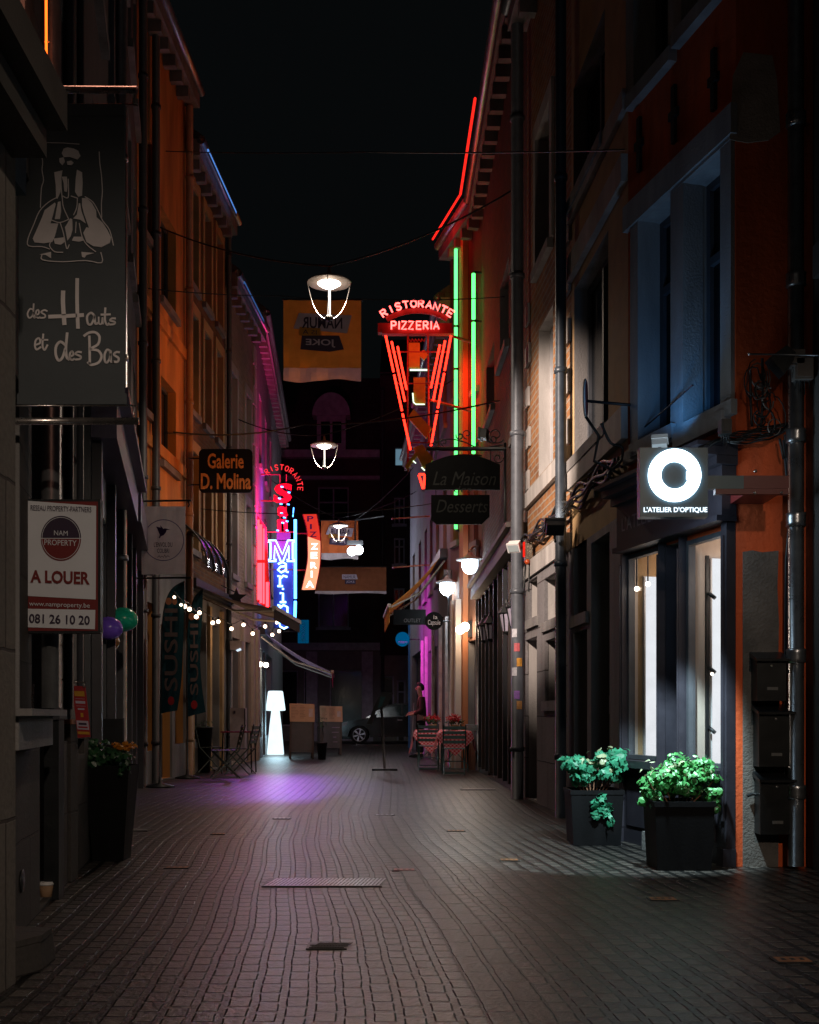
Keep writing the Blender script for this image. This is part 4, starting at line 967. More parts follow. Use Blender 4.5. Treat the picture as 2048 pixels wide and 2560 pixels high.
# ================================================================ neon
GL = {
 'R': [[(0, 0), (0, 1), (.6, 1), (.82, .85), (.82, .65), (.6, .5), (0, .5)], [(.4, .5), (.9, 0)]], 'I': [[(.5, 0), (.5, 1)]],
 'S': [[(.9, .85), (.6, 1), (.25, 1), (.05, .8), (.15, .6), (.8, .42), (.92, .2), (.7, 0), (.3, 0), (.05, .18)]], 'T': [[(0, 1), (1, 1)], [(.5, 1), (.5, 0)]],
 'O': [[(.5, 1), (.12, .85), (0, .5), (.12, .15), (.5, 0), (.88, .15), (1, .5), (.88, .85), (.5, 1)]], 'A': [[(0, 0), (.5, 1), (1, 0)], [(.2, .35), (.8, .35)]],
 'N': [[(0, 0), (0, 1), (.95, 0), (.95, 1)]], 'E': [[(.9, 1), (0, 1), (0, 0), (.9, 0)], [(0, .5), (.75, .5)]], 'P': [[(0, 0), (0, 1), (.6, 1), (.85, .85), (.85, .62), (.6, .48), (0, .48)]],
 'Z': [[(0, 1), (.95, 1), (0, 0), (.95, 0)]],
 'Mo': [[(0, 0), (.3, 0), (.3, .08), (.22, .1), (.24, .74), (.47, 0), (.56, 0), (.78, .74), (.78, .1), (.7, .08), (.7, 0), (1, 0), (1, .08), (.92, .1), (.92, .9), (1, .92), (1, 1), (.74, 1), (.53, .32), (.28, 1), (0, 1), (0, .92), (.08, .9), (.08, .1), (0, .08), (0, 0)]],
 'a': [[(.08, .8), (.45, 1), (.78, .82), (.78, .1), (1, .02)], [(.78, .62), (.3, .55), (.06, .25), (.35, 0), (.78, .22)]],
 'r': [[(0, 0), (.55, 0)], [(.25, 0), (.25, .96), (0, .96)], [(.25, .7), (.6, 1), (1, .88)]], 'i': [[(.05, 0), (.95, 0)], [(.5, 0), (.5, .62), (.05, .62)], [(.5, .86), (.5, .97)]],
 'n': [[(0, 0), (.36, 0)], [(.18, 0), (.18, .98), (0, .98)], [(.18, .72), (.5, 1), (.82, .8), (.82, 0)], [(.64, 0), (1, 0)]],
 'o': [[(.5, 1), (.1, .8), (0, .5), (.1, .2), (.5, 0), (.9, .2), (1, .5), (.9, .8), (.5, 1)]]}
def neon(mb, S, ch, x0, y1, w_, h_, r, off=.06, fn=None):
    for pl in GL[ch]:
        pts = []
        for a, b in pl:
            x, y = x0 + w_ * a, y1 - h_ * b
            if fn: x, y = fn(a, b)
            pts.append(S.p(x, y, off))
        mb.tube(pts, r, 6)
N_red = glow('red_neon_tube', (1, .02, .009), 7); N_redw = glow('hot_red_neon_letters', (1, .085, .075), 7); N_green = glow('green_neon_tube', (.09, 1, .17), 3.4)
N_blue = glow('blue_neon_tube', (.06, .28, 1), 9); N_bluew = glow('blue_white_neon_letters', (.18, .4, 1), 9); N_white = glow('pale_neon_tube', (.75, 1, .7), 2.2)
N_pink = glow('hot_pink_red_tube', (1, .018, .026), 13)
# --- pizza slice sign
D = 20.6; S = Sheet(D)
t = thing('neon_sign', 'red neon restaurant sign shaped like a tall pizza slice on the right', 'neon sign', S.p(1045, 1226))
M_hous = solid('red_sign_housing', (.2, .02, .015), .5, 0, .2, 8); M_oliv = solid('olive_sign_panel', (.32, .34, .03), .6, 0, .2, 8)
m = MB(); S.rect(m, 945, 1130, 809, 832, -.12, .03); S.rect(m, 955, 1135, 826, 836, -.1, .05)
S.poly(m, ring_pts(1043, 921, 150, None, 16, 238, 302) + ring_pts(1043, 921, 138, None, 16, 302, 238), -.02, .02)
m.build('sign_box', M_hous, t)
m = MB()
for k, ch in enumerate('RISTORANTE'):
    a0 = -34.0 + k * 7.05
    def fn(a, b, a0=a0):
        an = R(a0 + a * 5.2); rr = 149 + 17 * b; return 1043 + rr * math.sin(an), 921 - rr * math.cos(an)
    neon(m, S, ch, 0, 0, 1, 1, .0155, .09, fn)
x = 979
for k, ch in enumerate('PIZZERIA'):
    w_ = 5 if ch == 'I' else 14
    neon(m, S, ch, x, 827, w_ - 1, 19, .0155, .09); x += w_ + (6 if k == 3 else 3.2)
m.build('lettering', N_redw, t)
for (a, b) in (((964, 839), (1027, 1130)), ((979, 855), (1013, 1008)), ((994, 868), (1017, 978)), ((1128, 839), (1077, 1120)), ((1113, 853), (1083, 1006)), ((1100, 864), (1077, 974)), ((1047, 1189), (1058, 1224)), ((1062, 1189), (1059, 1224)), ((1047, 1188), (1062, 1188))):
    m = MB(); n = max(1, int(math.hypot(a[0] - b[0], a[1] - b[1]) / 80))
    for k in range(n):
        t0, t1 = k / n + .012, (k + 1) / n - .012
        m.tube([S.p(a[0] + (b[0] - a[0]) * t0, a[1] + (b[1] - a[1]) * t0, .07), S.p(a[0] + (b[0] - a[0]) * t1, a[1] + (b[1] - a[1]) * t1, .07)], .02, 8)
    m.build('neon_tube', N_red, t)
for i, pl in enumerate(([(1022, 858), (1050, 858), (1050, 920), (1022, 920)], [(1050, 880), (1062, 876), (1070, 888), (1060, 900), (1050, 892)], [(1034, 945), (1064, 945), (1064, 1012), (1034, 1012)],
           [(1020, 1045), (1034, 1024), (1079, 1072), (1066, 1097)], [(1033, 1121), (1056, 1112), (1084, 1149), (1059, 1172)], [(1012, 1168), (1040, 1130), (1046, 1136), (1018, 1175)])):
    m = MB(); S.poly(m, pl, -.05, .03 + .004 * i); m.build('panel', M_oliv, t)
m = MB(); m.tube([S.p(1025, 927, .05), S.p(1068, 927, .05)], .016, 8); m.build('neon_tube', N_white, t)
m = MB(); m.tube([S.p(1032, 985, .06), S.p(1034, 1008, .06), S.p(1040, 1013, .06), S.p(1062, 1013, .06)], .011, 8); m.build('neon_tube', N_white, t)
m = MB(); m.tube([S.p(1033, 1154, .06), S.p(1040, 1160, .06)], .01, 6); m.tube([S.p(1054, 1170, .06), S.p(1062, 1178, .06)], .012, 6); m.build('neon_tube', N_white, t)
m = MB()
for yy in (881, 960, 1108): 
    xa = 964 + (yy - 839) * .216; xb = 1128 - (yy - 839) * .18
    m.tube([S.p(xa, yy, .03), S.p(xb, yy, .03)], .012, 6)
m.tube([S.p(1020, 832, 0), S.p(1020, 1180, 0)], .02, 6); m.tube([S.p(1070, 832, 0), S.p(1072, 1110, 0)], .02, 6)
for k in range(5):
    m.tube([S.p(*q_, .04) for q_ in spline([(1024 + 8 * k, 850), (1028 + 8 * k, 856), (1031 + 8 * k, 848)], 3)], .008, 5)
for yy in (822, 1000): m.tube([S.p(1075, yy, 0), V(W5.pt(.5, 0, 0).x, W5.pt(.5, 0, 0).y, S.p(0, yy).z)], .025, 6)
m.build('frame', M_hous, t)
lamp('neon_spill_fill', 'POINT', S.p(1045, 880, .5), 22, (1, .04, .02), t, None, .4)  # added lamps, strengthen the red light of the sign
lamp('neon_spill_fill', 'POINT', S.p(1105, 980, .05), 30, (1, .05, .02), t, None, .2)
lamp('neon_spill_fill', 'SPOT', S.p(1120, 870, -.3), 130, (1, .05, .015), t, W5.pt(1.0, 6.6, 0), .2, 130, .8)  # added spot, throws red onto the pier and wall
# --- green tubes on the front of the pizzeria house
for px_, ya, yb, lb, brk in ((1140, 612, 1326, 'longer left bright green neon tube running down the pizzeria wall from the eaves', (815, 922)), (1184, 680, 1138, 'shorter right bright green neon tube, beside the red lit pier', (802,))):
    u_ = W5.u(px_, .16)
    za, zb = W5.z(px_, ya, .16), W5.z(px_, yb, .16)
    t = thing('green_neon_tube', lb, 'neon tube', W5.pt(u_, zb, .16), 'green neon tubes on the pizzeria')
    cuts = [za] + [W5.z(px_, y, .16) for y in brk] + [zb]
    for i in range(len(cuts) - 1):
        m = MB(); m.tube([W5.pt(u_, cuts[i] - .03, .16), W5.pt(u_, cuts[i + 1] + .03, .16)], .034, 10); m.build('tube', N_green, t)
    m = MB()
    for z_ in cuts: m.tube([W5.pt(u_, z_, .16), W5.pt(u_, z_, .0)], .02, 6)
    m.build('bracket', M_black, t)
# added glowing strip that stands for the red glow on the pizzeria eaves
t = thing('red_eaves_glow', 'thin added strip for the red glow along the gutter above the green tubes', 'neon tube', W5.pt(0, 10.4, .3))
m = MB(); m.tube([W5.pt(W5.L, 10.42, .36), W5.pt(.15, 10.42, .36)], .022, 6); m.tube([W5.pt(.13, 10.42, .36), W4.pt(W4.L - 3.2, 10.42, .36)], .022, 6); m.build('tube', glow('dim_red_eaves_glow', (1, .02, .012), 1.6), t)
m = MB()
for k in range(4): m.tube([W5.pt(.2 + k * .6, 10.42, .36), W5.pt(.2 + k * .6, 10.34, .27)], .012, 5)
m.build('bracket', M_black, t)
lamp('neon_spill_fill', 'POINT', W5.pt(1.0, 10.1, .7), 12, (1, .02, .012), t, None, .3)  # added lamp, deepens the red on the eaves
# --- san marino sign
D = 28.2; S = Sheet(D)
t = thing('neon_sign', 'tall blue and red neon sign spelling San Marino letter by letter on the left', 'neon sign', S.p(705, 1576))
M_rl = solid('red_letter_face', (.55, .02, .03), .4, 0, .1, 6); M_bbox = solid('deep_blue_sign_box', (.03, .06, .25), .4, 0, .1, 6)
m = MB(); S.rect(m, 692, 726, 1330, 1352, -.05, .0); S.rect(m, 684, 732, 1405, 1570, -.08, .0); S.rect(m, 674, 740, 1350, 1406, -.08, .0); m.build('sign_box', M_bbox, t)
m = MB(); S.text(m, 'S', 683, 729, 1209, 1259, .05, .05, shear=.1); S.text(m, 'a', 694, 720, 1267, 1292, .05, .04); S.text(m, 'n', 694, 720, 1299, 1328, .05, .04); m.build('lettering', M_rl, t)
m = MB()
for (ch, x0, x1, y0, y1) in (('Mo', 672, 738, 1352, 1404), ('a', 694, 722, 1406, 1432), ('r', 695, 719, 1440, 1466), ('i', 700, 717, 1470, 1506), ('n', 695, 725, 1513, 1540), ('o', 699, 723, 1546, 1572)):
    neon(m, S, ch, x0, y1, x1 - x0, y1 - y0, .026 if ch != 'Mo' else .021, .07)
m.build('lettering', N_bluew, t)
for (a, b, mm, r_) in (((739, 1300), (739, 1497), N_blue, .036), ((739, 1503), (738, 1547), N_blue, .036), ((733, 1293), (735, 1270), N_blue, .012)):
    m = MB(); m.tube([S.p(*a, .05), S.p(*b, .05)], r_, 10); m.build('neon_tube', mm, t)
m = MB()
for (x, y) in ((706, 1218), (724, 1232), (700, 1247), (704, 1261), (722, 1262), (705, 1284), (712, 1295), (708, 1308), (719, 1304), (695, 1327), (719, 1327)):
    m.tube([S.p(x - 3, y, .08), S.p(x + 3, y + 1, .08)], .016, 6)
m.build('tube_end', N_blue, t)
m = MB()
for k, ch in enumerate('RISTORANTE'):
    a0 = -42.0 + k * 14.5
    def fn(a, b, a0=a0):
        an = R(a0 + a * 9); rr = 45 + 13 * b; return 700 + rr * math.sin(an), 1221 - rr * math.cos(an)
    neon(m, S, ch, 0, 0, 1, 1, .011, .06, fn)
m.build('arch_lettering', glow('dim_red_letters', (1, .03, .04), 1.6), t)
m = MB()
for yy in (1186, 1252, 1330, 1424): m.tube([S.p(652, yy, 0), S.p(736 if yy > 1300 else 700, yy, 0)], .018, 6)
m.tube([S.p(700, 1186, -.02), S.p(700, 1350, -.02)], .015, 6); m.tube([S.p(716, 1186, -.02), S.p(716, 1350, -.02)], .015, 6)
m.build('frame', M_hous, t)
lamp('neon_spill_fill', 'POINT', S.p(702, 1420, .35), 24, (.12, .2, 1), t, None, .4)  # added lamps stand in for the blue and violet spill of the letters
lamp('neon_spill_fill', 'POINT', S.p(690, 1230, -.4), 30, (.35, .05, 1), t, None, .3)
# --- red tubes beside it
D = 26.9; S = Sheet(D)
t = thing('neon_tube_panel', 'panel of stepped red neon tubes standing out from the wall left of the blue sign', 'neon tubes', S.p(650, 1520))
for x, ya, yb, r_ in ((640, 1288, 1490, .03), (647, 1300, 1500, .026), (653, 1312, 1508, .03), (660, 1322, 1510, .022), (669, 1456, 1518, .035)):
    m = MB(); m.tube([S.p(x, ya, .04), S.p(x, 1400, .04)], r_, 8) if ya < 1380 else m.tube([S.p(x, ya, .04), S.p(x, yb, .04)], r_, 8)
    if ya < 1380: m.tube([S.p(x, 1408, .04), S.p(x, yb, .04)], r_, 8)
    m.build('neon_tube', N_pink, t)
m = MB(); S.poly(m, [(634, 1274), (666, 1320), (676, 1500), (676, 1524), (634, 1500)], -.05, .0); m.build('back_panel', M_hous, t)
lamp('neon_spill_fill', 'POINT', S.p(656, 1400, .35), 16, (1, .02, .06), t, None, .3)  # added lamp, strengthens the red tubes
lamp('neon_spill_fill', 'SPOT', V(-3.05, 26.5, 5.0), 1000, (1, .02, .2), t, (-3.56, 27.4, 6.0), .2, 120, .8)  # added spot for the magenta glow on the house wall
lamp('neon_spill_fill', 'SPOT', V(-3.0, 26.6, 3.6), 70, (1, .04, .35), t, (-2.35, 17.5, 0), .1, 20, 1)  # added spot for the pink spill on the paving
lamp('neon_spill_fill', 'SPOT', V(-2.9, 27.2, 4.2), 420, (.30, .12, 1), t, (-1.85, 17.0, 0), .1, 20, 1)  # added spot, stands for the violet reflection on the street
lamp('neon_spill_fill', 'SPOT', V(-3.0, 27.6, 4.2), 1500, (.85, .03, .75), t, (.40, 29.8, 2.9), .15, 64, .8)  # added spot for the magenta strip on the opposite wall
# --- curved pizzeria light box
D = 29.6; S = Sheet(D)
t = thing('curved_light_box', 'curved vertical pizzeria light box, red above and glowing peach below', 'sign', S.p(778, 1475))
Lf = spline([(758, 1285), (768, 1322), (770, 1362), (769, 1408), (755, 1474)], 6); Rt = spline([(791, 1285), (799, 1332), (801, 1373), (798, 1422), (788, 1473)], 6)
def strip(mb, i0, i1, o0, o1):
    for i in range(i0, i1): S.poly(mb, [Lf[i], Rt[i], Rt[i + 1], Lf[i + 1]], o0, o1)
m = MB(); strip(m, 0, 9, -.08, .0); m.build('upper_face', glow('red_light_box', (1, .05, .03), .85), t)
m = MB(); strip(m, 9, len(Lf) - 1, -.08, .0); m.build('lower_face', glow('peach_light_box', (1, .36, .2), 1.6), t)
m = MB()
for i in range(len(Lf) - 1): m.tube([S.p(*Lf[i], -.04), S.p(*Lf[i + 1], -.04)], .03, 5); m.tube([S.p(*Rt[i], -.04), S.p(*Rt[i + 1], -.04)], .03, 5)
m.build('frame', M_hous, t)
m = MB()
for ch, x0, x1, y0, y1 in (('P', 768, 784, 1290, 1304), ('I', 775, 780, 1310, 1323), ('Z', 774, 792, 1329, 1343)): S.text(m, ch, x0, x1, y0, y1, .006, .02)
m.build('lettering', M_bdark, t)
m = MB()
for ch, x0, x1, y0, y1 in (('Z', 777, 796, 1358, 1374), ('E', 777, 794, 1380, 1397), ('R', 776, 793, 1405, 1421), ('I', 777, 782, 1427, 1444), ('A', 764, 786, 1452, 1469)): S.text(m, ch, x0, x1, y0, y1, .006, .05)
m.build('lettering', glow('white_lit_letters', (1, .92, .9), 2.2), t)
m = MB()
for yy in (1333, 1425): m.tube([S.p(735, yy, -.05), S.p(770, yy, -.05)], .02, 6)
m.build('bracket', M_hous, t)
lamp('neon_spill_fill', 'POINT', S.p(790, 1400, .5), 30, (1, .12, .05), t, None, .3)  # added lamp, strengthens the light box
lamp('neon_spill_fill', 'SPOT', S.p(795, 1440, .3), 420, (1, .10, .12), t, (.2, 28.0, 1.5), .15, 24, .9)  # added spot that reddens the waiter

# ================================================================ white street lamps and wall lamps
def wall_lamp(px_, py, D, wcap, label, wx, c=(.75, .9, 1), s_=16, power=55):
    S = Sheet(D); p = S.p(px_, py); r = wcap / 2
    t = thing('wall_street_lamp', label, 'street lamp', p - V(0, 0, .22), 'white street lamps on the right wall')
    m = MB(); m.lathe(p, [(r, -.02), (r * 1.02, 0), (r * .5, .035), (r * .25, .07), (.04, .12), (.001, .13)], 20); m.build('shade', solid('enamel_shade', (.5, .55, .58), .35), t)
    m = MB(); m.ball(p - V(0, 0, .1), .15, 14, (1, 1, 1.15)); m.build('globe', glow('cold_white_globe', c, s_), t)
    m = MB(); wx -= .07; top = V(wx, D, p.z + .13); m.tube([p + V(0, 0, .15), p + V(.05, 0, .22), top + V(-.05, 0, .1), top], .022, 8); m.tube([top + V(0, 0, .1), V(wx, D, .02)], .045, 10); m.build('pole', M_grey, t)
    lamp('lamp_light', 'POINT', p - V(0, 0, .26), power, c, t, None, .12)
wall_lamp(1175, 1398, 20.9, .5, 'nearer and higher of the two cold white lamps on curved arms, right side', at(1205, 0, 20.9).x)
wall_lamp(1118, 1455, 22.7, .46, 'farther and lower of the two cold white lamps on curved arms, right side', at(1134, 0, 22.7).x, power=45)
# twin floodlight far down the street
S = Sheet(35.2); t = thing('twin_floodlight', 'very bright white twin floodlight hanging at the far end beside the orange banner', 'floodlight', S.p(888, 1400))
for dx, dy in ((-8, 2), (9, -1)):
    m = MB(); m.ball(S.p(888 + dx, 1376 + dy), .14, 14, (1, .8, 1)); m.build('lens', glow('floodlight_lens', (.85, .95, 1), 20), t)
m = MB(); S.rect(m, 868, 908, 1352, 1362, -.1, .1); m.tube([S.p(888, 1352), S.p(888, 1300), S.p(960, 1290)], .03, 6); m.build('housing', M_black, t)
lamp('lamp_light', 'POINT', S.p(888, 1382, .5), 90, (.85, .93, 1), t, None, .2)
wire('short cable holding the far twin floodlight', [WB.pt(WB.L - 5, 8.9, 0), S.p(888, 1300), W7.pt(3.5, 8.4, 0)], .012, .1)
# warm lamp over the restaurant front
S = Sheet(21.5); t = thing('warm_wall_lamp', 'glaring warm white lamp fixed low on the pizzeria wall above the flowers', 'wall lamp', S.p(1160, 1590))
for dx, dy in ((-7, 4), (5, -3)):
    m = MB(); m.ball(S.p(1158 + dx, 1570 + dy), .085, 12); m.build('bulb', glow('warm_lamp_bulb', (1, .75, .52), 22), t)
m = MB(); S.rect(m, 1170, 1186, 1552, 1592, -.1, .02); m.tube([S.p(1160, 1566), S.p(1180, 1566)], .02, 6); m.build('bracket', M_black, t)
lamp('lamp_light', 'POINT', S.p(1152, 1576, .12), 22, (1, .72, .5), t, None, .1)
# string of three warm spots by the door (left)
S = Sheet(27.5); t = thing('spot_bar', 'bar of three dazzling warm spots over the left restaurant door', 'spotlight', S.p(650, 1670))
for x, y in ((636, 1656), (651, 1661), (666, 1663)):
    m = MB(); m.ball(S.p(x, y, .05), .06, 10); m.build('bulb', glow('warm_spot_bulb', (1, .78, .6), 18), t)
m = MB(); m.tube([S.p(630, 1652), S.p(672, 1657)], .025, 6); m.tube([S.p(632, 1650), S.p(632, 1560)], .02, 6); m.build('bar', M_black, t)
lamp('lamp_light', 'POINT', S.p(655, 1668, .2), 14, (1, .8, .62), t, None, .1)
# lantern shaped lamp tower
D = 30.0; S = Sheet(D); c = S.p(689, 1885); c.z = 0
t = thing('glowing_floor_lamp', 'man high glowing white plastic lamp with a tapered foot and a bucket shade', 'lamp', c)
M_lampw = glow('lamp_plastic', (.74, .93, 1.0), 1.5)
m = MB(); m.lathe(c, [(.215, .004), (.22, .03), (.155, .75), (.11, 1.12), (.11, 1.13)], 24); m.build('foot', M_lampw, t)
m = MB(); m.lathe(c, [(.11, 1.131), (.25, 1.14), (.258, 1.16), (.195, 1.62), (.18, 1.645), (.14, 1.65)], 24); m.build('lamp_shade', M_lampw, t)
lamp('lamp_light', 'POINT', c + V(.1, -.5, .7), 26, (.55, .85, 1), t, None, .3)

# floodlights on the walls --------------------------------------
def flood(name, label, p, target, m_body, size, light=None, lens=None):
    p = Vector(p); t = thing(name, label, 'floodlight', p)
    d = (Vector(target) - p).normalized(); a = d.cross(V(0, 0, 1)).normalized(); b = a.cross(d)
    m = MB(); m.boxa(p - a * size / 2 - b * size * .35 - d * size * .5, a * size, b * size * .7, d * size * .5); m.boxa(p - a * size * .56 - b * size * .42 - d * .002, a * size * 1.12, b * size * .84, d * .03); m.build('housing', m_body, t)
    m = MB(); m.boxa(p - a * size * .45 - b * size * .3 + d * .03, a * size * .9, b * size * .6, d * .006); m.build('lens', lens or M_pane, t)
    m = MB(); m.tube([p - d * size * .5, p - d * size * .5 - b * size * .5, p - d * size * .9 - b * size * .5], .012, 6); m.build('bracket', M_black, t)
    if light: lamp('flood_light', 'SPOT', p + d * .06, light[0], light[1], t, target, .06, light[2], .6)
    return t
flood('floodlight', 'black floodlight on the dark downpipe lighting the brick house', at(1386, 1314, 11.2), (1.3, 13.4, 4.8), M_black, .17, (40, (1, .78, .6), 90), glow('flood_lens_warm', (1, .8, .62), 6))
flood('floodlight', 'small white floodlight fixed to the pale grey sticker covered pipe', at(1285, 1368, 13.6), (.4, 12, 1.6), M_white, .14, None, glow('flood_lens_dim', (.9, .85, .75), .5))
flood('floodlight', 'small grey floodlight on top of the shop cornice, lighting the upper windows', W.pt(.42, 2.9, .34), (1.95, 8.75, 4.6), M_white, .1, (9, (.09, .42, 1), 120), glow('flood_lens_blue', (.5, .8, 1), 2))
flood('floodlight', 'added warm floodlight hidden behind the big banner, aimed at the brick house', (-2.28, 8.7, 5.2), (1.5, 12.9, 3.5), M_black, .16, (3400, (1, .8, .66), 38), glow('flood_lens_dim', (.9, .85, .75), .5))  # unseen lamp, added to brighten the brick house
flood('floodlight', 'added hidden amber floodlight high on the dark house opposite the orange lit facade', W4.pt(3.2, 5.2, .3), (-3.85, 18.8, 5.7), M_black, .2, (270, (1, .26, .015), 46), glow('flood_lens_amber', (1, .4, .05), .4))  # unseen lamp, added for the orange wash across the street
# off-frame hanging lantern behind the viewer lights the nearest setts and the wall fronts
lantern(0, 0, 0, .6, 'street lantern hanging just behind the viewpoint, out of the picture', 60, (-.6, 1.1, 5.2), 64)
lantern(0, 0, 0, .6, 'added street lantern farther back behind the viewpoint, out of the picture', 900, (2.3, -3.0, 5.8), 158)  # unseen lantern, added to light the left signs from the front

# ================================================================ small things on the right wall
t = thing('alarm_siren', 'clear and red alarm siren on the wall next to the small white floodlight', 'alarm', at(1318, 1415, 13.5))
S = Sheet(13.5)
m = MB(); S.rect(m, 1312, 1330, 1352, 1402, -.06, .04); m.build('housing', solid('chrome_housing', (.3, .25, .2), .25, .8), t)
m = MB(); S.rect(m, 1308, 1312, 1356, 1392, -.03, .05); m.build('lamp', glow('siren_red', (1, .02, .01), 1.2), t)
m = MB(); m.ball(S.p(1318, 1405, .02), .035, 10); m.build('beacon', solid('orange_beacon', (.35, .05, .01), .3), t)
m = MB(); m.tube([S.p(1314, 1410), S.p(1310, 1470)], .012, 6); m.tube([S.p(1324, 1408), S.p(1322, 1480)], .01, 6); m.build('cable', M_black, t)
# wall lanterns on the old dark house
def coach(px_, py, D, label):
    S = Sheet(D); p = S.p(px_, py)
    t = thing('wall_lantern', label, 'wall lantern', p - V(0, 0, .24), 'carriage lanterns on the old dark house')
    m = MB(); m.lathe(p, [(.11, 0), (.12, .012), (.05, .12), (.02, .14), (.02, .19), (.001, .2)], 6, smooth=False); m.lathe(p - V(0, 0, .24), [(.03, -.03), (.06, 0), (.06, .012)], 6, smooth=False)
    for k in range(6):
        a_ = 2 * math.pi * k / 6; m.tube([p + V(math.cos(a_) * .1, math.sin(a_) * .1, 0), p + V(math.cos(a_) * .055, math.sin(a_) * .055, -.23)], .008, 5)
    m.tube([p + V(0, 0, -.26), p + V(.1, .02, -.32), p + V(.28, .03, -.24)], .012, 6)
    m.build('cage', M_black, t)
    m = MB(); m.lathe(p - V(0, 0, .23), [(.048, 0), (.09, .225)], 6, smooth=False); m.build('glass', solid('frosted_lilac_glass', (.5, .46, .6), .3, 0, .1, 8, .02), t)
for a_ in ((1286, 1520, 14.6, 'right and highest of the unlit carriage lanterns'), (1266, 1535, 15.4, 'second carriage lantern from the right, just lower'), (1226, 1560, 18.0, 'carriage lantern third from the right with pale glass'), (1211, 1566, 19.0, 'leftmost and lowest of the unlit carriage lanterns')):
    coach(*a_)
# la maison des desserts hanging board
D = 16.6; S = Sheet(D)
t = thing('dessert_shop_sign', 'large black arched hanging board for La Maison des Desserts in a scrolled iron bracket', 'sign', S.p(1160, 1312))
M_bb = solid('black_board', (.0035, .004, .0045), .6, 0, .2, 5, spec=.1)
pts = [(1064, 1225), (1064, 1162)] + [(1064 + 186 * k / 12, 1162 - 26 * math.sin(math.pi * k / 12)) for k in range(1, 12)] + [(1250, 1162), (1250, 1225)]
m = MB(); S.poly(m, pts, -.02, .02); S.poly(m, [(1078, 1238), (1224, 1238), (1224, 1292), (1204, 1311), (1092, 1311), (1078, 1300)], -.02, .02); m.build('board', M_bb, t)
M_bl = solid('dull_bronze_writing', (.014, .017, .016), .5)
m = MB(); S.text(m, 'La Maison', 1082, 1236, 1180, 1214, .024, 0, shear=.06); S.text(m, 'des', 1134, 1176, 1216, 1232, .024, 0, shear=.1); S.text(m, 'Desserts', 1090, 1216, 1250, 1282, .024, 0, shear=.06); m.build('lettering', M_bl, t)
m = MB(); m.tube([S.p(1066, 1122), S.p(1268, 1122)], .03, 8); m.tube([S.p(1264, 1108), S.p(1264, 1310)], .028, 8)
def scroll(cx_, cy_, r_, a0, turns, k_=.75):
    n = 26; return [S.p(cx_ + r_ * (1 - k_ * i / n) * math.cos(R(a0 + 360 * turns * i / n)), cy_ + r_ * (1 - k_ * i / n) * math.sin(R(a0 + 360 * turns * i / n))) for i in range(n + 1)]
for cx_, cy_, r_, a0, tr in ((1240, 1088, 22, 30, 1.2), (1168, 1085, 13, 90, 1.1), (1150, 1090, 10, 200, -1.1), (1110, 1105, 10, 90, 1.1), (1088, 1108, 8, 90, -1.1), (1245, 1145, 14, 0, 1.1), (1232, 1098, 12, 180, -1.2)): m.tube(scroll(cx_, cy_, r_, a0, tr), .009, 5)
m.tube([S.p(*q_) for q_ in spline([(1070, 1112), (1120, 1098), (1160, 1105), (1200, 1120), (1258, 1112)], 5)], .01, 5)
for x in (1090, 1226): m.tube([S.p(x, 1122), S.p(x, 1152)], .008, 5)
m.tube([S.p(1090, 1226), S.p(1090, 1240)], .008, 5); m.tube([S.p(1215, 1226), S.p(1215, 1240)], .008, 5)
for yy in (1130, 1300): m.tube([S.p(1264, yy), V(1.45, D, S.p(0, yy).z)], .02, 6)
m.build('bracket', M_black, t)
# ================================================================ optician's ring sign
D = 7.2; S = Sheet(D)
t = thing('ring_sign', 'square grey sign with a dazzling white ring and small shining letters, over the optician window', 'sign', S.p(1686, 1292))
M_sbox = solid('sign_box_grey', (.05, .11, .15), .35, 0, .08, 4, .02)
m = MB(); a, b = S.p(1600, 1292), S.p(1770, 1119); m.box(a.x, b.x, D, D + .09, a.z, b.z); m.build('housing', M_sbox, t)
M_ring = glow('white_ring_light', (.70, .88, 1), 6)
def ringmesh(S, cx, cy, ro, ri, off, flip=1):
    m = MB(); n = 48; A = []; 
    for k in range(n):
        an = 2 * math.pi * k / n; rr = ri
        x_ = ri * math.cos(an)
        xi, yi = cx + ri * math.cos(an), cy + ri * math.sin(an)
        if math.cos(an) > .9: xi = cx + ri * .88 + (3 if abs(math.sin(an)) > .36 else 0)
        A.append(((cx + ro * math.cos(an), cy + ro * math.sin(an)), (xi, yi)))
    for k in range(n):
        (o0, i0), (o1, i1) = A[k], A[(k + 1) % n]
        m.prism([S.p(*o0, off), S.p(*o1, off), S.p(*i1, off), S.p(*i0, off)], (0, -.012 * flip, 0))
    return m
ringmesh(S, 1686, 1189, 66, 34, .002).build('ring', M_ring, t)
ringmesh(S, 1686, 1189, 66, 34, -.092, -1).build('ring', M_ring, t)
m = MB(); S.text(m, "L'ATELIER D'OPTIQUE", 1609, 1768, 1268, 1283, .006, .022); m.build('lettering', glow('white_lit_lettering', (.75, .9, 1), 2.2), t)
m = MB(); a, b = S.p(1770, 1221), S.p(1861, 1188); m.box(a.x, b.x, D + .01, D + .06, a.z, b.z); m.build('arm', M_sbox, t)
m = MB(); a, b = S.p(1861, 1220), S.p(1974, 1188); m.box(a.x, b.x, D + .01, D + .06, a.z, b.z); m.box(at(1790, 0, 7.2).x, b.x, D + .012, D + .058, a.z - .035, a.z - .001)
a2 = at(1880, 1232, 7.2); m.box(a2.x, a2.x + .22, D + .06, 7.69, a.z - .01, a.z + .05); m.build('arm', solid('dark_red_arm', (.14, .015, .015), .4, 0, .08, 4, .02), t)
m = MB(); m.ball(S.p(1889, 1178), .011, 10); m.ball(S.p(1888, 1232), .009, 8); m.ball(S.p(1955, 1231), .009, 8); m.build('bolt', M_chrome, t)
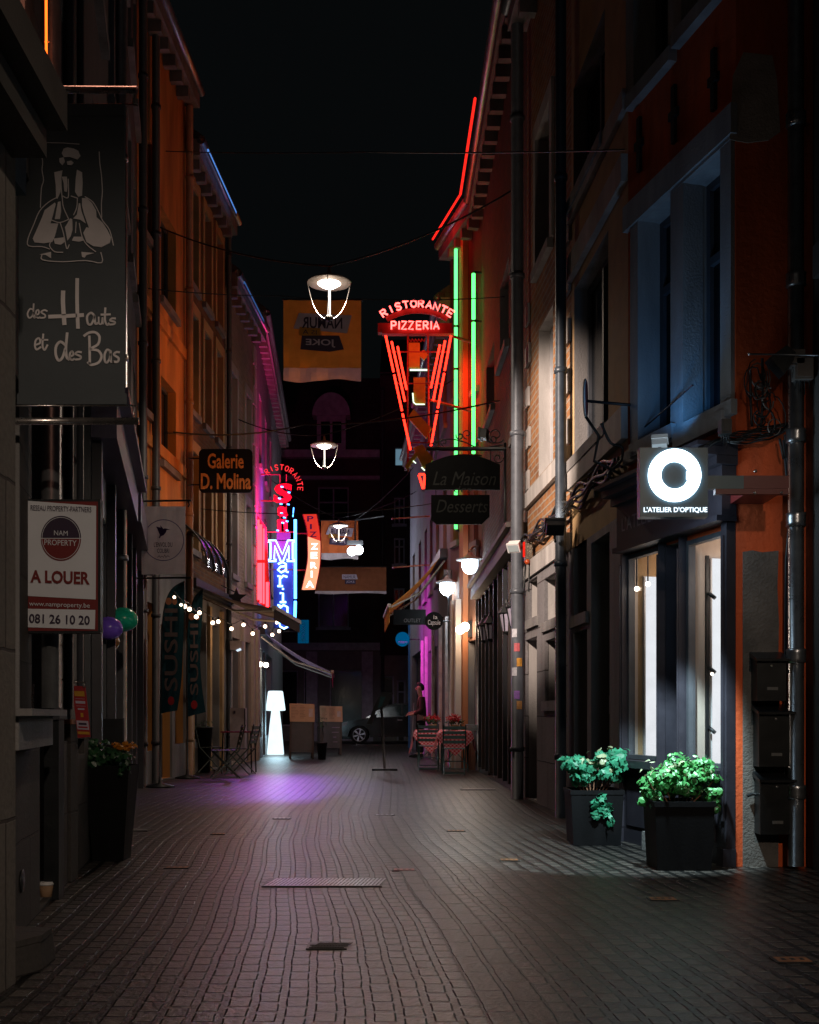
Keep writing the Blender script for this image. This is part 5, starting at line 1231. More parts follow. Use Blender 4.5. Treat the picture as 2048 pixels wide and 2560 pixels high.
lamp('sign_spill_fill', 'SPOT', S.p(1655, 1312, .0), 460, (.72, .95, 1), t, (1.50, 8.25, .3), .05, 62, .35)  # added spot, stands in for the ring's light on the planters
lamp('sign_spill_fill', 'POINT', S.p(1700, 1230, -.35), 9, (.62, .85, 1), t, None, .12)  # added lamp for the ring's glow on what lies behind it
# junction boxes and the cable tangle
t = thing('cable_tangle', 'messy tangle of black cables on the orange wall left of the zinc downpipe', 'cables', at(1915, 1120, 7.62))
rnd = random.Random(4); S = Sheet(7.66)
for k in range(22):
    x0, y0 = rnd.uniform(1875, 1950), rnd.uniform(925, 1060); r_ = rnd.uniform(10, 34); a0 = rnd.uniform(0, 360); dz = rnd.uniform(.0, .07)
    pts = [S.p(x0 + r_ * math.cos(R(a0 + 30 * j)) * (.6 + .08 * j % .5), y0 + r_ * 1.5 * math.sin(R(a0 + 30 * j)), dz + .002 * j) for j in range(rnd.randint(6, 14))]
    m = MB(); m.tube(pts, rnd.uniform(.003, .007), 5); m.build('cable', M_black if k % 4 else solid('grey_cable', (.2, .18, .17), .5), t)
for k in range(7):
    y0 = 1072 + k * 5; pts = spline([(1745, 1120 + k * 3), (1800, 1098 + k), (1840, y0 + 12), (1885, y0 + 4), (1930, y0 - 6), (1975, y0 - 20 - k * 6), (1990, 960 - k * 20)], 4)
    m = MB(); m.tube([S.p(x, y, .03 + .008 * (k % 3) + .02 * math.sin(x * .1 + k)) for x, y in pts], .0065, 5); m.build('cable', M_black, t)
for pts in ([(1872, 930), (1873, 1000), (1876, 1070)], [(1902, 900), (1903, 1000), (1898, 1080)], [(1958, 1090), (1966, 1160), (1972, 1220)], [(1945, 1100), (1955, 1150)]):
    m = MB(); m.tube([S.p(x, y, .035) for x, y in spline(pts, 3)], .009, 6); m.build('cable', M_black, t)
m = MB(); m.tube([S.p(x, y, .05) for x, y in ring_pts(1930, 1072, 16, 20, 20)] , .004, 5); m.build('cable', solid('grey_cable', (.2, .18, .17), .5), t)
for (x0, x1, y0, y1, lb) in ((1801, 1827, 1050, 1086, 'small black junction box on the corner where the cables leave the orange wall'), (1968, 2010, 876, 916, 'pale grey junction box strapped to the zinc downpipe'), (1985, 2030, 895, 950, 'second grey junction box beside the zinc downpipe, hung with cable ends')):
    S7 = Sheet(7.5); t = thing('junction_box', lb, 'junction box', S7.p((x0 + x1) / 2, y1))
    m = MB(); a, b = S7.p(x0, y1), S7.p(x1, y0); m.box(a.x, b.x, 7.47, 7.56, a.z, b.z); m.build('housing', M_black if x0 < 1900 else solid('grey_plastic', (.22, .2, .19), .6), t)
    m = MB(); m.box(a.x + .008, b.x - .008, 7.46, 7.469, a.z + .01, b.z - .01); m.build('cover', M_black if x0 < 1900 else solid('grey_plastic', (.22, .2, .19), .6), t)
    m = MB()
    for k in range(4): xx = a.x + (b.x - a.x) * (k + .5) / 4; m.tube([V(xx, 7.51, a.z), V(xx + .004, 7.52, a.z - .05 - .02 * (k % 3))], .004, 5)
    m.build('cable', M_black, t)
t = thing('dark_lamp_head', 'dark flood lamp head on a thin rod above the cable tangle', 'lamp', at(1960, 930, 7.45)); S = Sheet(7.45)
m = MB(); m.prism([S.p(1925, 893), S.p(1968, 862), S.p(1990, 880), S.p(1985, 900), S.p(1962, 935)], (0, .12, 0)); m.build('housing', M_black, t)
m = MB(); m.tube([S.p(1872, 885), S.p(2045, 888)], .006, 6); m.build('rod', M_grey, t)
m = MB(); m.ball(S.p(1873, 885), .010, 8); m.build('tip', M_chrome, t)
wire('thin wire from the old brick house to the corner over the shop cornice', [W3.pt(.3, 3.2, .1), W.pt(.4, 3.3, .1)], .006, .02)
# thick cable bundle running along brick and cream house
t = thing('cable_bundle', 'thick black cable bundle climbing along the cream and brick houses', 'cables', W2.pt(1, 3.0, .1))
for k in range(6):
    m = MB(); pts = []
    for i in range(40):
        f_ = i / 39
        if f_ < .5: p = W2.pt(W2.L * (f_ * 2) * .98, 3.05 + .03 * math.sin(f_ * 30 + k), .05 + .03 * (k % 3))
        else: p = W3.pt(W3.L * (f_ * 2 - 1) * .96, 3.05 + .03 * math.sin(f_ * 30 + k), .05 + .03 * (k % 3))
        p.z += .035 * math.sin(k * 2 + i * .8) * .5 + .02 * (k - 3); pts.append(p)
    m.tube(pts, .013, 5); m.build('cable', M_black, t)
m = MB()
for i in range(12):
    p = W2.pt(.2 + i * .18, 3.0, .02) if i < 6 else W3.pt(.2 + (i - 6) * .4, 3.0, .02); m.boxa(p + V(0, 0, .04), W2.d3 * .015, W2.n3 * .10, V(0, 0, .05))
m.build('clip', M_black, t)
# round plate sign, seen nearly edge on
t = thing('round_plate_sign', 'round dark sign with a white rim seen almost edge on above the optician cornice', 'sign', W.pt(W.L - .1, 3.25, .3))
c = W.pt(W.L - .12, 3.48, .42); ax = (V(-.12, -.2, 0) + V(1, 0, 0)).normalized()
m = MB(); m.lathe(c, [(.135, -.012), (.14, 0), (.135, .012)], 28, ax, False); m.build('disc', solid('dark_red_disc', (.12, .01, .05), .4), t)
m = MB(); m.tube([c + (ax.orthogonal().normalized() * math.cos(R(k * 15)) + ax.cross(ax.orthogonal()).normalized() * math.sin(R(k * 15))) * .142 for k in range(25)], .008, 6); m.build('rim', M_white, t)
m = MB()
m.tube([c + V(0, 0, -.14), W.pt(W.L - .1, 3.2, .3), W.pt(W.L - .1, 3.0, .34), W.pt(W.L - .12, 2.86, .02)], .012, 6); m.tube([c + V(0, 0, -.02), W.pt(W.L - .1, 3.46, .01)], .012, 6)
m.tube(spline([tuple(W.pt(W.L - .1, z_, o_)) for z_, o_ in ((3.3, .28), (3.15, .2), (3.12, .1), (3.0, .12), (2.9, .22), (2.83, .1))], 4), .012, 6); m.build('bracket', M_black, t)

# ================================================================ mailboxes
for (x0, x1, y0, y1, lb) in ((1889, 1972, 1635, 1752, 'smallest and highest of three black mailboxes on the orange wall'), (1894, 1988, 1768, 1917, 'middle black mailbox on the orange wall, between two others'), (1897, 1990, 1938, 2087, 'lowest black mailbox on the orange wall, near the ground')):
    S = Sheet(7.55); t = thing('mailbox', lb, 'mailbox', S.p((x0 + x1) / 2, y1), 'mailboxes on the orange wall')
    a, b = S.p(x0 + 5, y1), S.p(x1 - 5, y0 + 12)
    m = MB(); m.prism([V(a.x, 7.56, a.z), V(a.x, 7.56, b.z), V(a.x, 7.69, b.z + .02), V(a.x, 7.69, a.z)], (b.x - a.x, 0, 0)); m.build('box', solid('black_mailbox', (.007, .008, .009), .38, .2, .15, 7, .04), t)
    a2, b2 = S.p(x0, y0 + 14), S.p(x1, y0)
    m = MB(); m.prism([V(a2.x, 7.53, a2.z - .01), V(a2.x, 7.53, a2.z + .006), V(a2.x, 7.69, b2.z + .02), V(a2.x, 7.69, a2.z + .02)], (b2.x - a2.x, 0, 0)); m.build('lid', solid('black_mailbox_lid', (.012, .013, .015), .32, .3, .15, 7, .04), t)
    m = MB(); xm = (a.x + b.x) / 2; m.box(a.x + .03, xm, 7.555, 7.559, b.z - .02, b.z - .008); m.box(xm - .03, xm + .04, 7.555, 7.559, a.z + .07, a.z + .09); m.build('name_plate', solid('steel_plate', (.12, .12, .12), .5, 0), t)
    m = MB(); m.lathe(V(xm, 7.56, b.z - .045), [(.008, 0), (.008, .006)], 10, (0, -1, 0)); m.build('lock', M_chrome, t)

# ================================================================ plants
def leafmat(name, c1, c2, rough=.4):
    m, nt, out = new_mat(name); tc = nt.nodes.new('ShaderNodeTexCoord').outputs['Object']
    bs = nt.nodes.new('ShaderNodeBsdfPrincipled'); bs.inputs['Roughness'].default_value = rough
    n = noise(nt, tc, 14, 3); nt.links.new(ramp(nt, n, rgb(c1), rgb(c2), .35, .65), bs.inputs['Base Color'])
    tr = nt.nodes.new('ShaderNodeBsdfTranslucent'); nt.links.new(ramp(nt, n, rgb(c1), rgb(c2), .35, .65), tr.inputs[0])
    mx = nt.nodes.new('ShaderNodeMixShader'); mx.inputs[0].default_value = .2; nt.links.new(bs.outputs[0], mx.inputs[1]); nt.links.new(tr.outputs[0], mx.inputs[2]); nt.links.new(mx.outputs[0], out.inputs[0]); return m
M_ivy = leafmat('ivy_leaf', (.02, .17, .09), (.07, .42, .24)); M_ivy2 = leafmat('geranium_leaf', (.02, .13, .035), (.08, .38, .10)); M_dkleaf = leafmat('dark_leaf', (.01, .05, .02), (.03, .10, .035))
M_bloom = leafmat('pale_green_bloom', (.3, .38, .2), (.5, .55, .36)); M_marig = leafmat('marigold_petal', (.45, .14, .005), (.6, .25, .01)); M_redf = leafmat('red_bract', (.35, .004, .01), (.6, .012, .02))
IVY = [(0, 0), (.25, -.28), (.5, -.2), (.42, .05), (.62, .3), (.3, .42), (.0, .75), (-.3, .42), (-.62, .3), (-.42, .05), (-.5, -.2), (-.25, -.28)]
RND = [(0, -.5), (.3, -.42), (.48, -.1), (.42, .25), (.15, .48), (-.15, .48), (-.42, .25), (-.48, -.1), (-.3, -.42)]
PTL = [(0, -.1), (.14, .25), (.1, .6), (0, .85), (-.1, .6), (-.14, .25)]
def leaf(mb, p, nrm, size, shape, rnd):
    nrm = nrm.normalized(); a = nrm.orthogonal().normalized(); b = nrm.cross(a); an = rnd.uniform(0, 6.28)
    a, b = a * math.cos(an) + b * math.sin(an), b * math.cos(an) - a * math.sin(an)
    vs = [p] + [p + a * x * size + b * y * size - nrm * (abs(x) * .35 * size) for x, y in shape]
    n = len(shape); mb.add(vs, [(0, 1 + k, 1 + (k + 1) % n) for k in range(n)])
def bush(mb, c, rx, ry, rz, n, size, shape, rnd, lump=None):
    cl_ = [(Vector((rnd.uniform(-1, 1) * .75 * rx, rnd.uniform(-1, 1) * .75 * ry, rnd.uniform(-.5, 1) * .7 * rz)), rnd.uniform(.25, .5)) for _ in range(lump or 12)]
    for i in range(n):
        q, f_ = cl_[i % len(cl_)]
        d = Vector((rnd.gauss(0, 1), rnd.gauss(0, 1), rnd.gauss(0, 1))); d.normalize()
        p = Vector(c) + q + Vector((d.x * rx * f_, d.y * ry * f_, d.z * rz * f_)) * rnd.uniform(.6, 1.05)
        leaf(mb, p, d + V(0, -.5, .6), size * rnd.uniform(.6, 1.25), shape, rnd)
def flowerpot(name, label, px_, pyb, wpx, hpx, mleaf, top, square=True, seed=1, trail=False):
    D = F / (pyb - HY); s_ = F / D; c = V((px_ - CX) / s_, D + wpx / s_ / 2, 0); w_ = wpx / s_; h_ = hpx / s_
    rnd = random.Random(seed)
    t = thing(name, label, 'potted plant', c)
    m = MB(); hw = w_ / 2
    a = .9
    vs = [(-hw * a, -hw * a, .002), (hw * a, -hw * a, .002), (hw * a, hw * a, .002), (-hw * a, hw * a, .002), (-hw, -hw, h_), (hw, -hw, h_), (hw, hw, h_), (-hw, hw, h_)]
    m.add([c + Vector(v) for v in vs], [(0, 3, 2, 1), (0, 1, 5, 4), (1, 2, 6, 5), (2, 3, 7, 6), (3, 0, 4, 7)])
    m.box(c.x - hw * 1.03, c.x + hw * 1.03, c.y - hw * 1.03, c.y - hw * .94, h_ - .03, h_ + .004); m.box(c.x - hw * 1.03, c.x + hw * 1.03, c.y + hw * .94, c.y + hw * 1.03, h_ - .03, h_ + .004)
    m.box(c.x - hw * 1.03, c.x - hw * .94, c.y - hw * .94, c.y + hw * .94, h_ - .03, h_ + .004); m.box(c.x + hw * .94, c.x + hw * 1.03, c.y - hw * .94, c.y + hw * .94, h_ - .03, h_ + .004)
    m.build('pot', solid('black_planter', (.005, .005, .006), .6, 0, .25, 9, .1, True, spec=.12), t)
    m = MB(); m.box(c.x - hw * .93, c.x + hw * .93, c.y - hw * .93, c.y + hw * .93, h_ * .6, h_ - .035); m.build('soil', solid('soil', (.02, .014, .01), .95), t)
    return t, c, s_, w_, h_, rnd
t, c, s_, w_, h_, rnd = flowerpot('planter', 'left of the two square black planters by the optician, trailing teal green ivy', 1494, 2115, 132, 138, M_ivy, 0)
m = MB(); bush(m, c + V(0, -.02, h_ + .13),   .25, .2, .15, 620, .05, IVY, rnd, 16); bush(m, c + V(.09, -.12, h_ + .20), .16, .1, .12, 130, .06, IVY, rnd)
bush(m, c + V(-.15, -.12, h_ + .12), .1, .09, .08, 70, .055, IVY, rnd); bush(m, c + V(.04, -w_ / 2 - .03, h_ * .62), .09, .04, .16, 60, .055, IVY, rnd)
m.build('foliage', M_ivy, t)
m = MB(); bush(m, c + V(.02, -.08, h_ + .22), .26, .16, .12, 46, .05, RND, rnd, 14); m.build('blossom', M_bloom, t)
m = MB()
for k in range(9): x = -.18 + k * .045; m.tube([c + V(x * .4, 0, h_ - .04), c + V(x, -.05, h_ + .1), c + V(x * 1.35, -.09, h_ + .2)], .005, 5)
m.build('stem', solid('reddish_stem', (.2, .09, .05), .6), t)
t, c, s_, w_, h_, rnd = flowerpot('planter', 'right of the two square black planters by the optician, nearer, with bright green foliage', 1713, 2178, 150, 172, M_ivy2, 0, seed=3)
m = MB(); bush(m, c + V(.03, -.05, h_ + .22), .2, .12, .1, 160, .028, RND, rnd, 12); bush(m, c + V(-.02, -.02, h_ + .12), .27, .18, .15, 760, .037, RND, rnd, 18); bush(m, c + V(.12, -.06, h_ + .18), .15, .1, .08, 150, .045, RND, rnd); bush(m, c + V(-.2, -.05, h_ + .03), .07, .08, .1, 80, .045, RND, rnd); bush(m, c + V(.2, -.12, h_ - .02), .06, .05, .12, 60, .045, RND, rnd)
m.build('foliage', M_ivy2, t)
m = MB(); bush(m, c + V(0, -.08, h_ + .2), .26, .12, .08, 60, .032, RND, rnd, 16); m.build('blossom', M_bloom, t)
m = MB()
for k in range(9): x = -.18 + k * .045; m.tube([c + V(x * .4, 0, h_ - .04), c + V(x, -.05, h_ + .08), c + V(x * 1.3, -.09, h_ + .17)], .005, 5)
m.build('stem', solid('reddish_stem', (.2, .09, .05), .6), t)
# tall tapered planter, left
D = 8.0; s_ = F / D; c = V((271 - CX) / s_, D + .1, 0); hw = .155; h_ = .66
t = thing('tall_planter', 'tall tapered black planter with orange marigolds on the left side of the street', 'potted plant', c)
m = MB(); a = .68
m.add([c + Vector(v) for v in ((-hw * a, -hw * a, .002), (hw * a, -hw * a, .002), (hw * a, hw * a, .002), (-hw * a, hw * a, .002), (-hw, -hw, h_), (hw, -hw, h_), (hw, hw, h_), (-hw, hw, h_))], [(0, 3, 2, 1), (0, 1, 5, 4), (1, 2, 6, 5), (2, 3, 7, 6), (3, 0, 4, 7)])
m.build('pot', solid('black_planter', (.006, .006, .007), .38), t)
m = MB(); m.box(c.x - hw * .95, c.x + hw * .95, c.y - hw * .95, c.y + hw * .95, h_ - .1, h_ - .02); m.build('soil', MATS['soil'], t)
rnd = random.Random(9)
m = MB(); bush(m, c + V(0, -.02, h_ + .05), .2, .14, .1, 420, .04, RND, rnd, 16); bush(m, c + V(-.12, -.05, h_ + .12), .1, .08, .08, 90, .035, IVY, rnd); bush(m, c + V(.12, -.15, h_ - .02), .05, .04, .07, 40, .035, IVY, rnd); m.build('foliage', M_dkleaf, t)
m = MB(); bush(m, c + V(.09, -.06, h_ + .13), .09, .07, .035, 150, .022, RND, rnd, 14); m.build('blossom', M_marig, t)
# second dark pot behind it (left terrace), with a sprig
def pot(label, px_, pyb, wpx, hpx, leafy=0, name='plant_pot', tree=0, D=None):
    D = F / (pyb - HY); s_ = F / D; c = V((px_ - CX) / s_, D, 0); r = wpx / s_ / 2; h_ = hpx / s_
    t = thing(name, label, 'potted plant', c)
    m = MB(); m.lathe(c, [(r * .72, .002), (r, h_), (r * 1.05, h_), (r * 1.05, h_ + .03), (r * .9, h_ + .03), (r * .88, h_ - .05)], 18); m.build('pot', M_black, t)
    rnd = random.Random(int(px_)); m = MB()
    if tree:
        pts = [c + V(0, 0, h_ - .04), c + V(.03, 0, h_ + tree * .4), c + V(.0, 0, h_ + tree * .8)]; q = MB(); q.tube(pts, [.012, .01, .006], 6); q.build('stem', M_darkw, t)
        bush(m, c + V(-.02, 0, h_ + tree * .75), .15, .15, tree * .38, 90, .05, PTL, rnd)
    else: bush(m, c + V(0, 0, h_ + .05), r * 1.1, r, .08, leafy, .05, PTL, rnd)
    m.build('foliage', M_dkleaf, t)
pot('broad black pot with small green tufts beside the bistro chairs on the left', 506, 1931, 52, 110, 60)
pot('round black pot with a spindly shrub between the two menu boards', 805, 1899, 26, 40, 0, tree=.55)

# ================================================================ small left-side things
D = 6.9; S = Sheet(D)
t = thing('price_tag_banner', 'tilted red and yellow price banner clipped above the tall planter', 'banner', S.p(208, 1845))
m = MB(); S.poly(m, [(181, 1714), (214, 1716), (227, 1842), (195, 1845)], -.004, .004); m.build('cloth', solid('red_cloth', (.3, .015, .02), .8), t)
def tg(a, b, c_, d): # local 0..1 coords on the slanted strip
    f_ = lambda u_, v_: (181 + 33 * u_ + 14 * v_, 1714 + 130 * v_ + 1.5 * u_)
    return [f_(a, b), f_(c_, b), f_(c_, d), f_(a, d)]
m = MB(); S.poly(m, tg(.12, .1, .88, .2), .005, .007); S.poly(m, tg(.42, .52, .62, .6), .005, .007); S.poly(m, tg(.05, .88, .95, .93), .005, .007); m.build('print', solid('yellow_print', (.5, .25, .02), .8), t)
m = MB(); S.poly(m, tg(.14, .245, .86, .25), .005, .007); S.poly(m, tg(.14, .29, .86, .34), .005, .007); S.poly(m, tg(.14, .385, .86, .39), .005, .007); S.poly(m, tg(.25, .43, .75, .46), .005, .007); S.poly(m, tg(.06, .67, .94, .84), .005, .007); m.build('print', solid('lilac_white_print', (.42, .36, .46), .8), t)
m = MB(); S.poly(m, tg(.2, .71, .8, .75), .0075, .009); m.build('print', M_bdark, t); m = MB(); S.poly(m, tg(.15, .78, .85, .81), .0075, .009); m.build('print', solid('red_cloth', (.3, .015, .02), .8), t)
m = MB(); m.tube([S.p(184, 1718, .01), S.p(184, 1704, 0)], .005, 6); m.tube([S.p(211, 1719, .01), S.p(211, 1706, 0)], .005, 6); m.tube([S.p(178, 1704), S.p(216, 1706)], .004, 6); m.build('clip', M_chrome, t)
m = MB(); p_ = S.p(197, 1705); m.tube([p_, V(-2.2, 7.35, p_.z + .03)], .006, 6); m.build('bracket', M_black, t)
# balloons
def balloon(px_, py, D, r, c, label, knot):
    p = at(px_, py, D); t = thing('balloon', label, 'balloon', p - V(0, 0, r), 'party balloons tied to the shop front')
    m = MB(); m.ball(p, r, 20, (1.12, 1, .92)); k_ = p + Vector(knot) * r; m.lathe(k_, [(.004, 0), (.012, .015)], 8, Vector(knot)); m.build('skin', solid('balloon_%s' % c[0], c[1], .22, 0, .04, 3, .0), t)
    m = MB(); q_ = V(-2.95, 11.0, 1.95); m.tube([k_ + (q_ - k_) * i / 6 + V(0, 0, -.02 * math.sin(i * .5)) for i in range(7)], .0025, 5); m.build('string', M_black, t)
balloon(308, 1549, 9.9, .113, ('green', (.02, .62, .36)), 'green balloon, right and highest of the three', (-.7, .2, .5))
balloon(272, 1571, 9.6, .105, ('violet', (.25, .12, .85)), 'violet balloon in the middle of three, in front of the others', (-.2, .5, .8))
balloon(261, 1603, 9.9, .115, ('peach', (.75, .34, .12)), 'peach coloured balloon, lowest of the three and half hidden', (-.2, .4, .9))
# strip of shop light, cup, bollard stone, black bin post, slate board
m = MB(); W11.box(m, .28, .36, 1.02, 1.26, .05, .07); W11.box(m, .26, .33, 1.262, 1.30, .05, .07); tag(m.build('window_light_strip', glow('cyan_window_light', (.65, .9, 1), 1.6), None, W11, True), 'narrow slit of cyan white window light beside the stone pier', 'lit window')
c = at(116, 2244, 6.3); c.z = 0
t = thing('paper_cup', 'brown paper cup with a white lid standing at the foot of the left wall', 'cup', c)
m = MB(); m.lathe(c, [(.028, .002), (.038, .082)], 16); m.build('cup', solid('kraft_paper', (.3, .18, .1), .8), t)
m = MB(); m.lathe(c, [(.040, .083), (.041, .09), (.036, .096), (.034, .1)], 16); m.build('lid', M_white, t)
t = thing('guard_stone', 'low worn stone block at the foot of the left wall nearest the camera', 'stone', at(75, 2440, 4.55) * 1.0)
m = MB(); rnd = random.Random(2)
m.prism([V(-1.66, 4.40, .002), V(-1.50, 4.42, .002), V(-1.44, 4.55, .002), V(-1.45, 4.75, .002), V(-1.66, 4.8, .002)], (-0.01, .0, .11)); m.build('block', M_block, t)
m = MB(); m.prism([V(-1.66, 4.41, .114), V(-1.505, 4.43, .114), V(-1.445, 4.56, .114), V(-1.455, 4.72, .114), V(-1.66, 4.77, .114)], (0.0, .0, .025)); m.build('cap_slab', M_block, t)
t = thing('post_box_column', 'slim black column by the left wall between the grey pipe and the tall planter', 'bollard', V(-1.945, 6.35, 0))
m = MB(); m.box(-1.985, -1.905, 6.30, 6.40, .002, .98); m.build('column', M_black, t); m = MB(); m.box(-2.0, -1.895, 6.28, 6.42, .981, 1.01); m.build('cap', M_dark, t)
t = thing('stone_step', 'pale stone door jamb foot behind the black column', 'stone', V(-2.07, 7.0, 0))
m = MB(); m.box(-2.12, -2.03, 6.95, 7.1, .002, .95); m.build('block', M_block, t); m = MB(); m.box(-2.125, -2.02, 6.94, 7.11, .951, .98); m.build('cap_slab', solid('terracotta_cap', (.35, .16, .1), .8), t)
S = Sheet(9.2); t = thing('slate_board', 'small black slate board standing behind the tall planter', 'board', S.p(278, 1870))
m = MB(); S.rect(m, 252, 308, 1797, 1870, -.02, .0); m.build('slate', M_black, t)
m = MB(); S.rect(m, 250, 253, 1795, 2105, -.02, .006); S.rect(m, 307, 310, 1795, 2105, -.02, .006); m.build('leg', M_dark, t)

# sushi flags
def sushi(pts_l, pts_r, D, label, tx):
    S = Sheet(D); t = thing('feather_flag', label, 'flag', S.p(pts_l[-1][0], pts_l[-1][1]), 'teal sushi flags')
    m = MB(); n = len(pts_l)
    L_, R_ = spline(pts_l, 5), spline(pts_r, 5)
    for i in range(len(L_) - 1):
        for j in range(5):
            P_ = lambda i_, j_: S.p(L_[i_][0] + (R_[i_][0] - L_[i_][0]) * j_ / 5, L_[i_][1] + (R_[i_][1] - L_[i_][1]) * j_ / 5, .03 * math.sin(j_ * 1.4 + i_ * .2))
            m.smooth = True; m.quad(P_(i, j), P_(i, j + 1), P_(i + 1, j + 1), P_(i + 1, j)); m.smooth = False
    m.build('cloth', cloth('teal_flag_cloth', (.018, .055, .068), .2), t)
    m = MB()
    x0, x1, y0, y1 = tx
    a = S.p(x1, y1, .045); put_text(m, 'SUSHI', a, S.p(x1, y0, .045) - a, S.p(x0, y1, .045) - a, .015); m.build('lettering', solid('salmon_print', (.13, .09, .085), .8), t)
    m = MB(); S.poly(m, ring_pts((x0 + x1) / 2, y1 + 24, 8, 11, 14), .045, .047); m.build('print', solid('red_print', (.4, .01, .015), .8), t)
    m = MB(); S.poly(m, ring_pts((x0 + x1) / 2 - 6, y0 - 18, 8, 9, 14), .045, .047); S.poly(m, ring_pts((x0 + x1) / 2 + 9, y0 - 18, 6, 9, 14), .045, .047); m.build('print', solid('salmon_food_print', (.4, .15, .07), .8), t)
    m = MB(); b_ = S.p(L_[-1][0], 0); m.tube([V(b_.x, D, .0)] + [S.p(x, y) for x, y in reversed(L_)] + [S.p(*R_[0])], .014, 6); m.build('pole', M_black, t)
    m = MB(); m.lathe(V(b_.x, D, 0), [(.2, .002), (.2, .02), (.03, .06), (.02, .15)], 16); m.build('base', M_black, t)
sushi([(459, 1455), (430, 1475), (412, 1520), (405, 1600), (403, 1700), (401, 1784)], [(462, 1455), (462, 1480), (461, 1530), (458, 1600), (453, 1700), (443, 1776)], 16.3, 'nearer and larger of the two teal sushi flags', (413, 446, 1522, 1728))
sushi([(505, 1475), (485, 1500), (472, 1560), (468, 1640), (467, 1720), (469, 1792)], [(508, 1475), (508, 1500), (505, 1560), (500, 1640), (505, 1720), (514, 1780)], 18.6, 'second teal sushi flag, farther and narrower', (477, 497, 1560, 1738))

# ================================================================ awnings
def awning(label, W_, u0, u1, zt, zf, ext, mt, val=None, val_mt=None, underside=None, group='awnings'):
    t = thing('awning', label, 'awning', W_.pt((u0 + u1) / 2, zf, 0), group)
    m = MB(); n = 8
    for k in range(n):
        a, b = k / n, (k + 1) / n; f_ = lambda s__: zt + (zf - zt) * s__ - .07 * math.sin(math.pi * s__)
        m.smooth = True; m.quad(W_.pt(u0, f_(a), .1 + ext * a), W_.pt(u1, f_(a), .1 + ext * a), W_.pt(u1, f_(b), .1 + ext * b), W_.pt(u0, f_(b), .1 + ext * b)); m.smooth = False
    m.build('canopy_cloth', mt, t)
    m = MB(); W_.box(m, u0 - .05, u1 + .05, zt - .08, zt + .1, .003, .16); m.build('case', M_dark, t)
    m = MB(); W_.box(m, u0, u1, zf - .04, zf + .03, .1 + ext, .17 + ext); m.build('front_bar', solid('ivory_bar', (.4, .34, .28), .5), t)
    for uu in (u0 + .15, u1 - .15, ):
        m = MB(); um_ = uu + (.5 if uu < (u0 + u1) / 2 else -.5)
        m.tube([W_.pt(uu, zt - .12, .05), W_.pt(um_, (zt + zf) / 2 - .2, ext * .5), W_.pt(uu, zf - .03, ext + .1)], .022, 6); m.build('arm', solid('ivory_bar', (.4, .34, .28), .5), t)
    if val:
        m = MB(); W_.box(m, u0, u1, zf - .04 - val, zf - .041, .13 + ext, .14 + ext); m.build('valance', val_mt or mt, t)
    return t
M_aw1 = cloth('taupe_awning', (.16, .12, .10), .15); M_aw2 = cloth('violet_lit_awning', (.3, .26, .34), .35); M_aw3 = cloth('amber_awning', (.5, .26, .07), .4)  # purple light is put into the colour of the second cloth
u_a = W14.u(464, .1)
awning('wide taupe awning hung with a string of round bulbs, left side', W14, .15, W14.L - .05, 3.26, 2.85, 1.35, M_aw1, .17, cloth('dark_taupe_valance', (.07, .05, .045), .1))
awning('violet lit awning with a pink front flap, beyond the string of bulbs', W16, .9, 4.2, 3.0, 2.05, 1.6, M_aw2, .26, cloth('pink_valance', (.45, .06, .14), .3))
awning('amber awning sloping down from the right wall over the waiter', W6, .6, 3.4, 4.3, 3.25, 1.05, M_aw3, .32, M_aw3)
# string of bulbs
t = thing('string_lights', 'string of warm round bulbs drooping from the taupe awning, left', 'string lights', at(560, 1560, 20.5))
SB = [(436, 1493), (453, 1512), (462, 1516), (474, 1523), (491, 1542), (499, 1532), (532, 1557), (546, 1554), (579, 1572), (609, 1562), (632, 1584), (663, 1566), (681, 1587), (692, 1556), (698, 1578)]
wirep = []
for i, (x, y) in enumerate(SB):
    Dk = 15.8 + 6.6 * i / len(SB); p = at(x, y, Dk)
    m = MB(); m.ball(p, .032 if i > 1 else .02, 10); m.build('bulb', glow('string_bulb', (1, .72, .5), 9), t)
    m = MB(); m.lathe(p + V(0, 0, .03), [(.014, 0), (.014, .04), (.006, .05)], 8); m.build('socket', M_black, t)
    wirep.append(p + V(0, 0, .08))
m = MB(); m.tube(spline([tuple(p) for p in wirep], 4), .006, 5); m.build('wire', M_black, t)
for k in (3, 8, 12): lamp('string_light', 'POINT', at(SB[k][0], SB[k][1] + 12, 20.2 + k * .15), 5, (1, .68, .42), t, None, .2)

# ================================================================ blue and black small signs far down
def plate(name, label, D, x0, x1, y0, y1, mt, txt=(), cat='sign', rnd_=False, wallx=None):
    S = Sheet(D); t = thing(name, label, cat, S.p((x0 + x1) / 2, y1)); m = MB()
    if rnd_: S.poly(m, ring_pts((x0 + x1) / 2, (y0 + y1) / 2, (x1 - x0) / 2, (y1 - y0) / 2, 24), -.03, .03)
    else: S.rect(m, x0, x1, y0, y1, -.03, .03)
    m.build('board', mt, t)
    for body, a, b, c_, d, mm, rot in txt:
        m = MB()
        if rot: q_ = S.p(a, c_, .034); put_text(m, body, q_, S.p(a, d, .034) - q_, S.p(b, c_, .034) - q_, .0)
        else: S.text(m, body, a, b, c_, d, .034)
        m.build('lettering', mm, t)
    if wallx is not None:
        m = MB(); p = S.p((x0 + x1) / 2, (y0 + y1) / 2); m.tube([V(p.x, D + .04, p.z), V(wallx, D + .04, p.z)], .016, 6); m.build('bracket', M_black, t)
    return t
M_bluep = solid('bright_blue_print', (.02, .2, .42), .6)
